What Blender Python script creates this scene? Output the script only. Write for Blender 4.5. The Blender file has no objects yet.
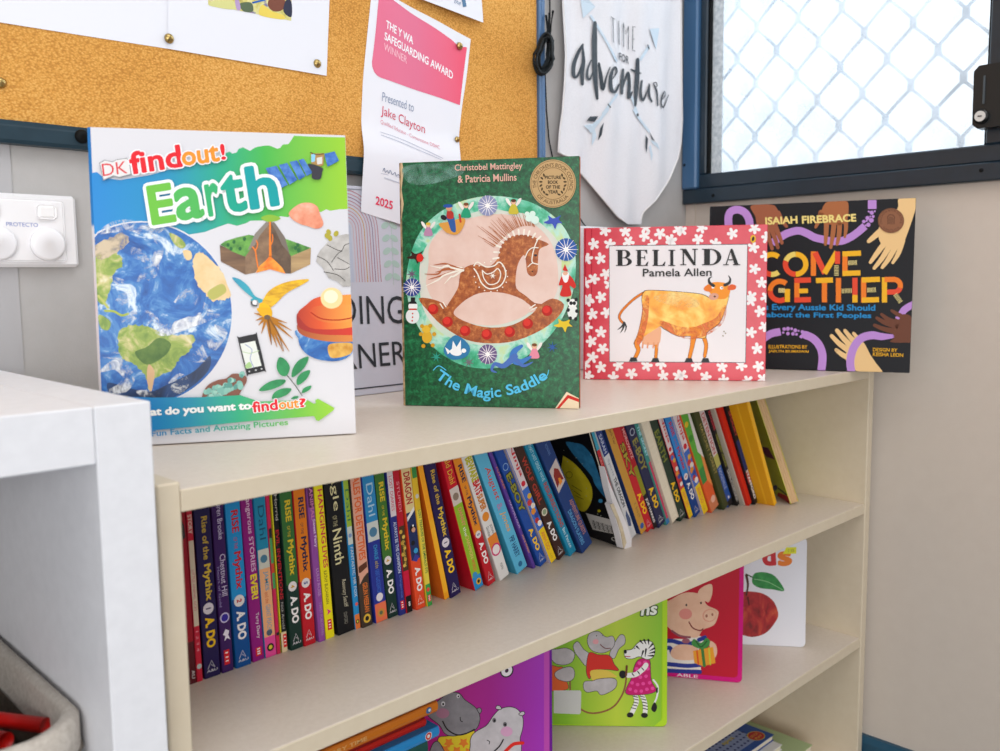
import bpy, math, random
from mathutils import Vector, Matrix
random.seed(7)
C = bpy.context.scene.collection
PI = math.pi
H0 = 0.704            # height of the bookcase top above the floor

# ------------------------------------------------------------------ camera frame
CAM = Vector((-0.27124, -0.59532, 0.14302 + H0))
CR = Vector((0.71380157, -0.70026797, -0.01058709)).normalized()
CU = Vector((0.08140736, 0.06794727, 0.99436211)).normalized()
CF = Vector((0.69560057, 0.71063911, -0.10550784)).normalized()
FPX = 902.59

def ray(px, py):
    return CF + CR * ((px - 500) / FPX) - CU * ((py - 375.5) / FPX)
def atz(px, py, z):
    d = ray(px, py); return CAM + d * ((z + H0 - CAM.z) / d.z)
def aty(px, py, y):
    d = ray(px, py); return CAM + d * ((y - CAM.y) / d.y)
def atx(px, py, x):
    d = ray(px, py); return CAM + d * ((x - CAM.x) / d.x)
def atplane(px, py, P, n):
    d = ray(px, py); return CAM + d * ((P - CAM).dot(n) / d.dot(n))

# ------------------------------------------------------------------ materials
def srgb(h):
    h = h.lstrip('#'); o = []
    for i in (0, 2, 4):
        c = int(h[i:i+2], 16) / 255
        o.append(c / 12.92 if c <= .04045 else ((c + .055) / 1.055) ** 2.4)
    return (*o, 1)
_m = {}
def flat(h, rough=.45, spec=.22, metal=0):
    k = (h, rough, spec, metal)
    if k in _m: return _m[k]
    m = bpy.data.materials.new('paint_' + h.strip('#')); m.use_nodes = True
    b = m.node_tree.nodes['Principled BSDF']
    b.inputs['Base Color'].default_value = srgb(h); b.inputs['Roughness'].default_value = rough
    b.inputs['Specular IOR Level'].default_value = spec; b.inputs['Metallic'].default_value = metal
    _m[k] = m; return m
def noisy(cols, scale, name='mottled', detail=6, rough=.5, bump=0, bscale=None, spec=.3, dist=0, stretch=None, rgh=.6):
    """cols: list of (position, hex) for a ramp driven by noise in object space"""
    k = (tuple(cols), scale, name, detail, rough, bump, bscale, stretch)
    if k in _m: return _m[k]
    m = bpy.data.materials.new(name); m.use_nodes = True; nt = m.node_tree; N = nt.nodes; L = nt.links
    b = N['Principled BSDF']; b.inputs['Roughness'].default_value = rough; b.inputs['Specular IOR Level'].default_value = spec
    tc = N.new('ShaderNodeTexCoord'); mp = N.new('ShaderNodeMapping'); L.new(tc.outputs['Object'], mp.inputs[0])
    if stretch: mp.inputs['Scale'].default_value = stretch
    n = N.new('ShaderNodeTexNoise'); n.inputs['Scale'].default_value = scale; n.inputs['Detail'].default_value = detail
    n.inputs['Roughness'].default_value = rgh; n.inputs['Distortion'].default_value = dist
    L.new(mp.outputs[0], n.inputs['Vector'])
    r = N.new('ShaderNodeValToRGB'); e = r.color_ramp.elements
    while len(e) < len(cols): e.new(.5)
    for q, (p, c) in zip(e, sorted(cols)): q.position = p; q.color = srgb(c)
    L.new(n.outputs[0], r.inputs[0]); L.new(r.outputs[0], b.inputs['Base Color'])
    if bump:
        n2 = N.new('ShaderNodeTexNoise'); n2.inputs['Scale'].default_value = bscale or scale * 3; n2.inputs['Detail'].default_value = 3
        L.new(tc.outputs['Object'], n2.inputs['Vector'])
        bp = N.new('ShaderNodeBump'); bp.inputs['Strength'].default_value = bump; bp.inputs['Distance'].default_value = .001
        L.new(n2.outputs[0], bp.inputs['Height']); L.new(bp.outputs[0], b.inputs['Normal'])
    _m[k] = m; return m
def wispy(col, scale, lo=.42, hi=.6, name='wispy_print', detail=8, dist=.6, rough=.4):
    m = bpy.data.materials.new(name); m.use_nodes = True; nt = m.node_tree; N = nt.nodes; L = nt.links
    b = N['Principled BSDF']; b.inputs['Base Color'].default_value = srgb(col); b.inputs['Roughness'].default_value = rough
    tc = N.new('ShaderNodeTexCoord'); n = N.new('ShaderNodeTexNoise'); n.inputs['Scale'].default_value = scale; n.inputs['Detail'].default_value = detail; n.inputs['Distortion'].default_value = dist; n.inputs['Roughness'].default_value = .68
    L.new(tc.outputs['Object'], n.inputs['Vector']); mr = N.new('ShaderNodeMapRange'); mr.inputs['From Min'].default_value = lo; mr.inputs['From Max'].default_value = hi
    L.new(n.outputs[0], mr.inputs['Value']); L.new(mr.outputs[0], b.inputs['Alpha']); return m
def gradient(cols, x0, x1, axis=0, rough=.4, name='printed_gradient'):
    m = bpy.data.materials.new(name); m.use_nodes = True; nt = m.node_tree; N = nt.nodes; L = nt.links
    b = N['Principled BSDF']; b.inputs['Roughness'].default_value = rough; b.inputs['Specular IOR Level'].default_value = .35
    tc = N.new('ShaderNodeTexCoord'); s = N.new('ShaderNodeSeparateXYZ'); L.new(tc.outputs['Object'], s.inputs[0])
    mr = N.new('ShaderNodeMapRange'); mr.inputs['From Min'].default_value = x0; mr.inputs['From Max'].default_value = x1
    L.new(s.outputs[axis], mr.inputs['Value'])
    r = N.new('ShaderNodeValToRGB'); e = r.color_ramp.elements
    while len(e) < len(cols): e.new(.5)
    for q, (p, c) in zip(e, sorted(cols)): q.position = p; q.color = srgb(c)
    L.new(mr.outputs[0], r.inputs[0]); L.new(r.outputs[0], b.inputs['Base Color']); return m

# ------------------------------------------------------------------ mesh helpers
def obj(name, verts, faces, mats, parent=None, mi=None, smooth=False):
    me = bpy.data.meshes.new(name); me.from_pydata([tuple(v) for v in verts], [], faces)
    if not isinstance(mats, (list, tuple)): mats = [mats]
    for m in mats: me.materials.append(m)
    if mi:
        for p, i in zip(me.polygons, mi): p.material_index = i
    if smooth:
        for p in me.polygons: p.use_smooth = True
    me.update()
    o = bpy.data.objects.new(name, me); C.objects.link(o)
    if parent is not None: o.parent = parent
    return o
def empty(name, M):
    o = bpy.data.objects.new(name, None); C.objects.link(o); o.empty_display_size = .02
    o.matrix_world = M if isinstance(M, Matrix) else Matrix.Translation(Vector(M)); return o
def tag(o, label, cat, group=None):
    o['label'] = label; o['category'] = cat
    if group: o['group'] = group
    return o
def struct(o):
    o['kind'] = 'structure'; return o
class MB:
    """collects boxes and tubes into one mesh"""
    def __init__(s): s.v = []; s.f = []; s.mi = []; s.m = 0
    def add(s, v, f):
        k = len(s.v); s.v += [Vector(q) for q in v]; s.f += [[i + k for i in q] for q in f]; s.mi += [s.m] * len(f); return s
    def box(s, x0, x1, y0, y1, z0, z1, b=0):
        if b <= 0:
            v = [(x, y, z) for z in (z0, z1) for y in (y0, y1) for x in (x0, x1)]
            return s.add(v, [[0,2,3,1],[4,5,7,6],[0,1,5,4],[2,6,7,3],[0,4,6,2],[1,3,7,5]])
        # chamfered box
        vs = []; idx = {}
        X = (x0, x1); Y = (y0, y1); Z = (z0, z1)
        for i in (0,1):
            for j in (0,1):
                for k in (0,1):
                    sx, sy, sz = (1,-1)[i], (1,-1)[j], (1,-1)[k]
                    for a, q in enumerate(((0,b,b),(b,0,b),(b,b,0))):
                        idx[i,j,k,a] = len(vs); vs.append((X[i]+sx*q[0], Y[j]+sy*q[1], Z[k]+sz*q[2]))
        f = []
        for i in (0,1): f.append([idx[i,j,k,0] for j,k in ((0,0),(1,0),(1,1),(0,1))][::(-1 if i==0 else 1)])
        for j in (0,1): f.append([idx[i,j,k,1] for i,k in ((0,0),(1,0),(1,1),(0,1))][::(1 if j==0 else -1)])
        for k in (0,1): f.append([idx[i,j,k,2] for i,j in ((0,0),(1,0),(1,1),(0,1))][::(-1 if k==0 else 1)])
        for i in (0,1):
            for j in (0,1): f.append([idx[i,j,0,0], idx[i,j,1,0], idx[i,j,1,1], idx[i,j,0,1]][::(1 if i!=j else -1)])
        for i in (0,1):
            for k in (0,1): f.append([idx[i,0,k,0], idx[i,1,k,0], idx[i,1,k,2], idx[i,0,k,2]][::(-1 if i!=k else 1)])
        for j in (0,1):
            for k in (0,1): f.append([idx[0,j,k,1], idx[1,j,k,1], idx[1,j,k,2], idx[0,j,k,2]][::(1 if j!=k else -1)])
        for i in (0,1):
            for j in (0,1):
                for k in (0,1): f.append([idx[i,j,k,0], idx[i,j,k,1], idx[i,j,k,2]][::(1 if (i+j+k)%2==0 else -1)])
        return s.add(vs, f)
    def prism(s, pts, axis, a0, a1):
        """extrude 2D polygon pts along axis 0/1/2 (the other two coordinates in order)"""
        n = len(pts); v = []
        for a in (a0, a1):
            for p in pts:
                q = list(p); q.insert(axis, a); v.append(q)
        f = [list(range(n))[::-1], list(range(n, 2*n))] + [[i, (i+1)%n, n+(i+1)%n, n+i] for i in range(n)]
        return s.add(v, f)
    def tube(s, pts, r, n=8, cap=True):
        pts = [Vector(p) for p in pts]; rings = []; up = Vector((.3,.2,1)).normalized()
        R = r if isinstance(r, (list, tuple)) else [r]*len(pts)
        for i, p in enumerate(pts):
            d = (pts[min(i+1,len(pts)-1)] - pts[max(i-1,0)]).normalized()
            a = d.cross(up)
            if a.length < .1: a = d.cross(Vector((1,0,0)))
            a.normalize(); b = d.cross(a)
            rings.append([p + (a*math.cos(t)+b*math.sin(t))*R[i] for t in [2*PI*k/n for k in range(n)]])
        v = [q for g in rings for q in g]; f = []
        for i in range(len(pts)-1):
            for k in range(n): f.append([i*n+k, i*n+(k+1)%n, (i+1)*n+(k+1)%n, (i+1)*n+k])
        if cap: f += [list(range(n)), list(range((len(pts)-1)*n, len(pts)*n))[::-1]]
        return s.add(v, f)
    def lathe(s, prof, c, axis=2, n=24):
        """prof: list of (radius, along); axis index; c centre"""
        v = []; f = []
        for (r, h) in prof:
            for k in range(n):
                t = 2*PI*k/n; q = [r*math.cos(t), r*math.sin(t)]; q.insert(axis, h); v.append(Vector(q)+Vector(c))
        for i in range(len(prof)-1):
            for k in range(n): f.append([i*n+k, i*n+(k+1)%n, (i+1)*n+(k+1)%n, (i+1)*n+k])
        f += [list(range(n))[::-1], list(range((len(prof)-1)*n, len(prof)*n))]
        return s.add(v, f)
    def build(s, name, mats, parent=None, smooth=False):
        return obj(name, s.v, s.f, mats, parent, s.mi, smooth)

def spline(pts, closed=False, n=6):
    P = [Vector((*p[:2],)) for p in pts]; o = []; m = len(P)
    rng = range(m if closed else m-1)
    for i in rng:
        if closed: a,b,c,d = P[(i-1)%m],P[i],P[(i+1)%m],P[(i+2)%m]
        else: a,b,c,d = P[max(i-1,0)],P[i],P[i+1],P[min(i+2,m-1)]
        for k in range(n):
            t = k/n
            o.append(.5*((2*b)+(-a+c)*t+(2*a-5*b+4*c-d)*t*t+(-a+3*b-3*c+d)*t**3))
    if not closed: o.append(P[-1])
    return [(q.x, q.y) for q in o]
def ragged(pts, amp, seed=1, n=6):
    r = random.Random(seed); return [(x+r.uniform(-amp, amp), y+r.uniform(-amp, amp)) for x, y in spline(pts, True, n)]
def cc(x0, y0, s, pts):            # coordinates read off an enlarged detail -> photo frame
    return [(x0 + p[0]/s, y0 + p[1]/s) for p in pts]

_t = {}
def textgeo(s, off=0.0, shear=0.0):
    k = (s, round(off,4), shear)
    if k in _t: return _t[k]
    cu = bpy.data.curves.new('lettering', 'FONT'); cu.body = s; cu.offset = off; cu.resolution_u = 3; cu.shear = shear
    ob = bpy.data.objects.new('lettering', cu); C.objects.link(ob)
    bpy.context.view_layer.update()
    dg = bpy.context.evaluated_depsgraph_get(); me = ob.evaluated_get(dg).to_mesh()
    v = [(q.co.x, q.co.y) for q in me.vertices]; f = [list(p.vertices) for p in me.polygons]
    ob.evaluated_get(dg).to_mesh_clear(); bpy.data.objects.remove(ob); bpy.data.curves.remove(cu)
    _t[k] = (v, f); return _t[k]
def textbox(s, shear=0):
    v, f = textgeo(s, 0, shear)
    if not v: return (0,0,1,1)
    xs = [q[0] for q in v]; ys = [q[1] for q in v]
    return min(xs), min(ys), max(xs), max(ys)

class Art:
    """flat printed shapes laid on one surface.  to3: (u,v,layer)->local point; mp: drawing coords->(u,v)"""
    STEP = 1.3e-5
    def __init__(s, mp, to3, layer=None):
        s.mp = mp; s.to3 = to3; s.v = []; s.f = []; s.mi = []; s.mats = []; s.layer = layer if layer is not None else [4]
    held = False
    def hold(s, on=True):
        s.layer[0] += 1; s.held = on
    def m(s, mat):
        if isinstance(mat, str): mat = flat(mat)
        if mat not in s.mats: s.mats.append(mat)
        return s.mats.index(mat)
    jc = 0
    def raw(s, pts, faces, mat, bump=True, eps=None):
        if bump and not s.held: s.layer[0] += 1
        k = len(s.v); i = s.m(mat); s.jc += 1
        j = eps if eps is not None else ((s.jc % 9)*1e-6 if (s.held or not bump) else 0)
        for n_, p in enumerate(pts):
            u, v = s.mp(p); s.v.append(s.to3(u, v, s.layer[0]*s.STEP + (j[n_] if isinstance(j, list) else j)))
        for f in faces: s.f.append([q+k for q in f]); s.mi.append(i)
    def poly(s, pts, mat, sm=False):
        if sm: pts = spline(pts, True, 5)
        s.raw(pts, [list(range(len(pts)))], mat); return s
    def ell(s, cx, cy, rx, ry, mat, rot=0, n=28, a0=0, a1=360):
        c, q = math.cos(math.radians(rot)), math.sin(math.radians(rot)); P = []
        full = abs(a1-a0) >= 360
        for k in range(n if full else n+1):
            t = math.radians(a0+(a1-a0)*k/n); x = rx*math.cos(t); y = ry*math.sin(t); P.append((cx+x*c-y*q, cy+x*q+y*c))
        return s.poly(P, mat)
    def stroke(s, pts, w, mat, sm=True, cap=True, n=5):
        """w: width or list of widths"""
        if sm and len(pts) > 2:
            m = len(pts); W = w if isinstance(w, (list, tuple)) else [w]*m
            P = spline(pts, False, n); W = [W[min(int(i/n), m-1)]*(1-(i/n-int(i/n))) + W[min(int(i/n)+1, m-1)]*(i/n-int(i/n)) for i in range(len(P))]
        else:
            P = pts; W = w if isinstance(w, (list, tuple)) else [w]*len(P)
        Lf, Rt = [], []
        for i in range(len(P)):
            a = P[max(i-1,0)]; b = P[min(i+1,len(P)-1)]; dx, dy = b[0]-a[0], b[1]-a[1]; l = math.hypot(dx,dy) or 1
            nx, ny = -dy/l*W[i]/2, dx/l*W[i]/2
            Lf.append((P[i][0]+nx, P[i][1]+ny)); Rt.append((P[i][0]-nx, P[i][1]-ny))
        k = len(P); s.raw(Lf+Rt, [[i, i+1, k+i+1, k+i] for i in range(k-1)], mat)
        if cap:
            lay = s.layer[0]
            for e in (0, -1):
                if W[e] > .3 or True:
                    s.layer[0] = lay
                    c = P[e]; r = W[e]/2
                    s.raw([(c[0]+r*math.cos(t*PI/5), c[1]+r*math.sin(t*PI/5)) for t in range(10)], [list(range(10))], mat, bump=False)
        return s
    def ring(s, cx, cy, r0, r1, mat, a0=0, a1=360, n=32, ry=1):
        P = []; 
        for k in range(n+1):
            t = math.radians(a0+(a1-a0)*k/n); P.append((cx+r0*math.cos(t), cy+r0*ry*math.sin(t)))
        for k in range(n+1):
            t = math.radians(a0+(a1-a0)*k/n); P.append((cx+r1*math.cos(t), cy+r1*ry*math.sin(t)))
        s.raw(P, [[k, k+1, n+1+k+1, n+1+k] for k in range(n)], mat); return s
    def star(s, cx, cy, r, ri, n, mat, rot=0):
        P = []
        for k in range(2*n):
            q = r if k % 2 == 0 else ri; t = PI*k/n + rot; P.append((cx+q*math.cos(t), cy+q*math.sin(t)))
        return s.poly(P, mat)
    def text(s, st, path, h, mat, bold=.0, shear=0, outline=None, up=None, yup=-1):
        """path = baseline points (left..right), h = height of the text's own box.  yup=-1: y grows downwards in drawing coords"""
        x0, y0, x1, y1 = textbox(st, shear)
        path = spline(path, False, 8) if len(path) > 2 else list(path)
        seg = [0]
        for a, b in zip(path, path[1:]): seg.append(seg[-1] + math.hypot(b[0]-a[0], b[1]-a[1]))
        T = seg[-1]
        def f(x, y):
            d = (x-x0)/(x1-x0)*T; i = 0
            while i < len(seg)-2 and seg[i+1] < d: i += 1
            a, b = path[i], path[i+1]; l = (seg[i+1]-seg[i]) or 1; t = (d-seg[i])/l
            dx, dy = (b[0]-a[0])/l, (b[1]-a[1])/l
            nx, ny = (dy, -dx) if yup < 0 else (-dy, dx)
            if up: nx, ny = up
            q = (y-y0)/(y1-y0)*h
            return (a[0]+(b[0]-a[0])*t + nx*q, a[1]+(b[1]-a[1])*t + ny*q)
        for o, mm in (([(outline[0], outline[1])] if outline else []) + [(bold, mat)]):
            v, fc = textgeo(st, 0 if o > .022 else o, shear)
            s.raw([f(*q) for q in v], fc, mm, eps=(1.05e-5 if o > .022 else 0))
            if o > .022:       # thicken evenly along every outline edge
                cnt = {}
                for q in fc:
                    for a, b in zip(q, q[1:]+q[:1]): cnt[frozenset((a, b))] = cnt.get(frozenset((a, b)), 0) + 1
                V = []; F = []; seen = set(); Z = []; kc = 0
                for e, n_ in cnt.items():
                    if n_ != 1: continue
                    a, b = tuple(e); (x_, y_), (z_, w_) = v[a], v[b]; l = math.hypot(z_-x_, w_-y_) or 1e-9; nx, ny = -(w_-y_)/l*o, (z_-x_)/l*o
                    k = len(V); V += [(x_+nx, y_+ny), (z_+nx, w_+ny), (z_-nx, w_-ny), (x_-nx, y_-ny)]; F.append([k, k+1, k+2, k+3]); Z += [(kc % 9)*1.1e-6]*4; kc += 1
                    for c in (a, b):
                        if c in seen: continue
                        seen.add(c); k = len(V); V += [(v[c][0]+o*math.cos(t*PI/4), v[c][1]+o*math.sin(t*PI/4)) for t in range(8)]; F.append(list(range(k, k+8))); Z += [(kc % 9)*1.1e-6]*8; kc += 1
                s.raw([f(*q) for q in V], F, mm, bump=False, eps=Z)
        return s
    def build(s, name, parent):
        return obj(name, s.v, s.f, s.mats, parent, s.mi)
# ================================================================== ROOM
XW = 1.1487; YD = 0.3621
wall_m = noisy([(0, '#afadab'), (1, '#b8b6b5')], 60, 'painted_wall', 4, .6, .15, 500)
wallr_m = noisy([(0, '#cabfb4'), (1, '#d1c7bc')], 40, 'painted_window_wall', 4, .5, .12, 500)
mb = MB(); mb.box(-2.2, XW+.12, YD, YD+.1, 0, 2.5); struct(mb.build('wall_back', wall_m))
mb = MB(); W0, W1 = -0.75, YD      # window opening y range
SZ = .2793 + H0
mb.box(XW, XW+.12, -2.4, YD, 0, SZ); mb.box(XW, XW+.12, -2.4, W0, SZ, 2.5); mb.box(XW, XW+.12, W0, YD, 2.05, 2.5)
struct(mb.build('wall_right', wallr_m))
carpet = noisy([(.3, '#3c4650'), (.7, '#56616c')], 300, 'carpet', 4, .95, .6, 900)
mb = MB(); mb.box(-2.2, XW+.12, -2.4, YD+.1, -.05, 0); struct(mb.build('floor', carpet))
skirt_m = noisy([(0, '#20445a'), (1, '#2c566e')], 30, 'blue_skirting_paint', 3, .4)
mb = MB(); mb.prism([(XW, 0), (XW-.012, 0), (XW-.012, .085), (XW-.008, .095), (XW, .095)], 1, -2.4, YD-.012); struct(mb.build('baseboard_right', skirt_m))
mb = MB(); mb.box(-2.2, XW, YD-.012, YD, 0, .095, .003); struct(mb.build('baseboard_back', skirt_m))
# joint strip between wall sheets and corner trim below the window
mb = MB(); mb.box(-.010, .012, YD-.0015, YD, .095, 1.0); struct(mb.build('trim_1', flat('#b2b1b3', .5)))
mb = MB(); mb.box(XW-.003, XW, YD-.020, YD-.0005, .095, SZ-.001); struct(mb.build('trim_2', wallr_m))

# ------------------------------------------------------------------ window
frame_m = noisy([(0, '#162530'), (1, '#1d3140')], 50, 'dark_powder_coated_aluminium', 3, .32, 0, None, .6)
rub_m = flat('#07090b', .7); steel_m = flat('#d4d4d2', .3, .6)
win = struct(empty('window_1', (XW, -.19, SZ)))
def wpart(name, mb, m, par=None, smooth=False):
    o = mb.build(name, m, None, smooth); o.parent = par or win; o.matrix_parent_inverse = (par or win).matrix_world.inverted(); return o
X0 = XW - .016; X1 = XW + .055
bpy.context.view_layer.update()
mb = MB()
mb.box(X0, X1, W0, YD-.001, SZ-.004, SZ+.022, .002)                 # lower frame member
mb.box(X0, X1, W0, YD-.001, 1.98, 2.05, .002)
mb.box(X0, X1, W0, W0+.03, SZ+.022, 1.98, .002)
wpart('window_frame', mb, frame_m)
mb = MB(); mb.box(X0-.004, X1, YD-.032, YD-.001, SZ+.0222, 1.98, .003); wpart('corner_jamb', mb, flat('#3f658c', .35, .6))  # dark metal jamb; the window's bluish sheen is put into its colour
mb = MB()
ZS = .3267 + H0
mb.box(X0+.006, X0+.032, W0+.03, YD-.032, SZ+.022, ZS, .002)        # sash rail
mb.box(X0+.006, X0+.032, -.172, -.1445, ZS, 1.98, .002)             # meeting stile
mb.box(X0+.006, X0+.032, YD-.046, YD-.032, ZS, 1.98, .002)
mb.box(X0+.006, X0+.032, W0+.03, YD-.032, 1.95, 1.98, .002)
wpart('sash', mb, frame_m)
mb = MB(); mb.box(X0+.010, X0+.026, YD-.050, YD-.0455, ZS, 1.95); mb.box(X0+.010, X0+.026, -.1445, -.142, ZS, 1.95)
wpart('rubber_seal', mb, rub_m)
# hazy glass
g = bpy.data.materials.new('hazy_glass'); g.use_nodes = True; nt = g.node_tree; N = nt.nodes; L = nt.links
N.remove(N['Principled BSDF']); out = N['Material Output']
tr = N.new('ShaderNodeBsdfTransparent'); tr.inputs[0].default_value = (.93, .96, .98, 1)
tl = N.new('ShaderNodeBsdfTranslucent'); tl.inputs[0].default_value = (.80, .86, .92, 1)
gl = N.new('ShaderNodeBsdfGlossy'); gl.inputs['Roughness'].default_value = .05
m1 = N.new('ShaderNodeMixShader'); m2 = N.new('ShaderNodeMixShader'); m2.inputs[0].default_value = .04
tc = N.new('ShaderNodeTexCoord'); nz = N.new('ShaderNodeTexNoise'); nz.inputs['Scale'].default_value = 14; nz.inputs['Detail'].default_value = 6
rp = N.new('ShaderNodeMapRange'); rp.inputs['From Min'].default_value = .3; rp.inputs['From Max'].default_value = .7; rp.inputs['To Min'].default_value = .20; rp.inputs['To Max'].default_value = .42
L.new(tc.outputs['Object'], nz.inputs['Vector']); L.new(nz.outputs[0], rp.inputs['Value']); L.new(rp.outputs[0], m1.inputs[0])
L.new(tr.outputs[0], m1.inputs[1]); L.new(tl.outputs[0], m1.inputs[2]); L.new(m1.outputs[0], m2.inputs[1]); L.new(gl.outputs[0], m2.inputs[2]); L.new(m2.outputs[0], out.inputs[0])
mb = MB(); mb.box(XW+.004, XW+.0055, -.147, YD-.040, ZS-.002, 1.96); wpart('pane', mb, g)
mb = MB(); mb.box(XW+.004, XW+.0055, W0+.03, -.170, ZS-.002, 1.96); wpart('pane', mb, g)
# frosted strip of old film along the left of the glass
fr = noisy([(.35, '#aebac2'), (.7, '#dfe6ea')], 120, 'old_film_strip', 5, .7)
mb = MB(); mb.box(XW+.002, XW+.0037, .2915, .312, ZS, 1.95); wpart('film_strip', mb, fr)
# expanded-metal diamond grille outside the glass
gm = flat('#76889a', .6); mb = MB(); GX = XW+.030; dy, dz = .0378, .0464
y00, z00 = .242, .4792 + H0
for r in range(-5, 19):
    for c in range(-28, 6):
        if (r + c) % 2: continue
        y = y00 + c*dy; z = z00 + r*dz
        if not (W0 < y < YD-.03 and SZ+.03 < z < 1.98): continue
        mb.prism([(y-.0050, z-.005), (y, z-.0095), (y+.0050, z-.005), (y+.0050, z+.005), (y, z+.0095), (y-.0050, z+.005)], 0, GX-.0016, GX+.0016)
        for s in (1, -1):
            # gently bowed strand up to the next node
            P = [(y+s*.0012, z+.006), (y+s*dy*.30, z+dz*.36), (y+s*dy*.68, z+dz*.66), (y+s*(dy-.0012), z+dz-.006)]
            P = spline(P, False, 3)
            for a, b in zip(P, P[1:]):
                ddx, ddz = b[0]-a[0], b[1]-a[1]; l = math.hypot(ddx, ddz); nx, nz_ = -ddz/l*.0023, ddx/l*.0023
                if b[1] > 1.98 or not (W0 < b[0] < YD-.03): continue
                mb.prism([(a[0]-nx, a[1]-nz_), (b[0]-nx, b[1]-nz_), (b[0]+nx, b[1]+nz_), (a[0]+nx, a[1]+nz_)], 0, GX-.001, GX+.001)
wpart('security_grille', mb, gm)
# latch on the meeting stile
lt = empty('latch', (X0, -.15, .40+H0)); lt.parent = win; lt.matrix_parent_inverse = win.matrix_world.inverted(); bpy.context.view_layer.update()
mb = MB(); P = [(-.138, .3560), (-.131, .3500), (-.176, .3500), (-.176, .4360), (-.136, .4360), (-.1275, .4290), (-.1265, .362)]
P = [(-.140, .3470), (-.1335, .3530), (-.1327, .4260), (-.1395, .4330), (-.178, .4330), (-.178, .3470)]
mb.prism([(a, b+H0) for a, b in P], 0, X0-.016, X0+.006)
wpart('latch_body', mb, flat('#10161a', .4, .5), lt)
mb = MB(); mb.box(X0-.0175, X0-.016, -.1485, -.1460, .3800+H0, .4180+H0); wpart('slot', mb, flat('#4d565c', .4), lt)
mb = MB(); mb.lathe([(.0, -.0065), (.0095, -.0065), (.0102, 0), (.0102, .004)], (X0-.016, -.1455, .3625+H0), 0, 20); wpart('lock_bezel', mb, flat('#0a0c0d', .3, .6), lt, True)
mb = MB(); mb.lathe([(.0, -.001), (.0072, -.001), (.0072, .002)], (X0-.0225, -.1455, .3625+H0), 0, 20); wpart('lock_cylinder', mb, steel_m, lt)
mb = MB(); mb.box(X0-.0245, X0-.0234, -.1480, -.1430, .3618+H0, .3632+H0); wpart('keyhole', mb, rub_m, lt)
for (yy, zz) in ((.296, .2870), (-.143, .2905), (-.45, .2880)):
    mb = MB(); mb.lathe([(0, -.0018), (.0026, -.0012), (.0032, 0.0005)], (X0, yy, zz+H0), 0, 12); wpart('screw', mb, rub_m)
mb = MB(); mb.lathe([(0, -.0018), (.0022, -.0012), (.0028, 0.0005)], (X0-.004, YD-.008, .345+H0), 0, 12); wpart('screw', mb, rub_m)

# ------------------------------------------------------------------ pinboard
def felt():
    m = bpy.data.materials.new('orange_hessian'); m.use_nodes = True; nt = m.node_tree; N = nt.nodes; L = nt.links
    b = N['Principled BSDF']; b.inputs['Roughness'].default_value = .95; b.inputs['Specular IOR Level'].default_value = .1
    tc = N.new('ShaderNodeTexCoord'); mp = N.new('ShaderNodeMapping'); mp.inputs['Scale'].default_value = (1, 1, 1.5); L.new(tc.outputs['Object'], mp.inputs[0])
    v = N.new('ShaderNodeTexVoronoi'); v.inputs['Scale'].default_value = 360; L.new(mp.outputs[0], v.inputs['Vector'])
    n = N.new('ShaderNodeTexNoise'); n.inputs['Scale'].default_value = 700; n.inputs['Detail'].default_value = 2; L.new(tc.outputs['Object'], n.inputs['Vector'])
    n3 = N.new('ShaderNodeTexNoise'); n3.inputs['Scale'].default_value = 6; L.new(tc.outputs['Object'], n3.inputs['Vector'])
    a = N.new('ShaderNodeMath'); a.operation = 'MULTIPLY_ADD'; a.inputs[1].default_value = -.85; L.new(v.outputs['Distance'], a.inputs[0]); 
    a2 = N.new('ShaderNodeMath'); a2.operation = 'ADD'; L.new(n.outputs[0], a2.inputs[0]); L.new(n3.outputs[0], a2.inputs[1])
    a3 = N.new('ShaderNodeMath'); a3.operation = 'MULTIPLY'; a3.inputs[1].default_value = .75; L.new(a2.outputs[0], a3.inputs[0]); L.new(a3.outputs[0], a.inputs[2])
    r = N.new('ShaderNodeValToRGB'); e = r.color_ramp.elements; e[0].position = .0; e[0].color = srgb('#bb8240'); e[1].position = .80; e[1].color = srgb('#e8b76e')
    q = e.new(.36); q.color = srgb('#d69c4e')
    L.new(a.outputs[0], r.inputs[0]); L.new(r.outputs[0], b.inputs['Base Color'])
    bp = N.new('ShaderNodeBump'); bp.inputs['Strength'].default_value = .45; bp.inputs['Distance'].default_value = .0012; L.new(a.outputs[0], bp.inputs['Height']); L.new(bp.outputs[0], b.inputs['Normal'])
    return m
pb = empty('pinboard', (.2, YD, 1.3)); bpy.context.view_layer.update()
tag(pb, 'large orange hessian pinboard with dark edging on the back wall', 'pinboard')
def kid(par, name, mb, m, smooth=False):
    o = mb.build(name, m, None, smooth); o.parent = par; o.matrix_parent_inverse = par.matrix_world.inverted(); return o
XP = .7395; ZP = .2977 + H0
mb = MB(); mb.box(-1.4, XP, YD-.010, YD-.0005, ZP, 2.0); kid(pb, 'fabric_panel', mb, felt())
mb = MB(); mb.prism([(YD-.0005, ZP-.0215), (YD-.013, ZP-.0215), (YD-.015, ZP-.018), (YD-.015, ZP-.006), (YD-.0135, ZP-.004), (YD-.0135, ZP), (YD-.0005, ZP)], 0, -1.4, XP+.017)
kid(pb, 'bottom_edging', mb, noisy([(0, '#1d303b'), (1, '#28404d')], 40, 'dark_edging', 3, .4))
mb = MB(); mb.box(XP, XP+.0060, YD-.0150, YD-.0005, ZP, 2.0, .001); mb.box(XP+.0062, XP+.017, YD-.0130, YD-.0005, ZP, 2.0, .002)
kid(pb, 'side_edging', mb, flat('#3f648f', .35, .5))
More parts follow.
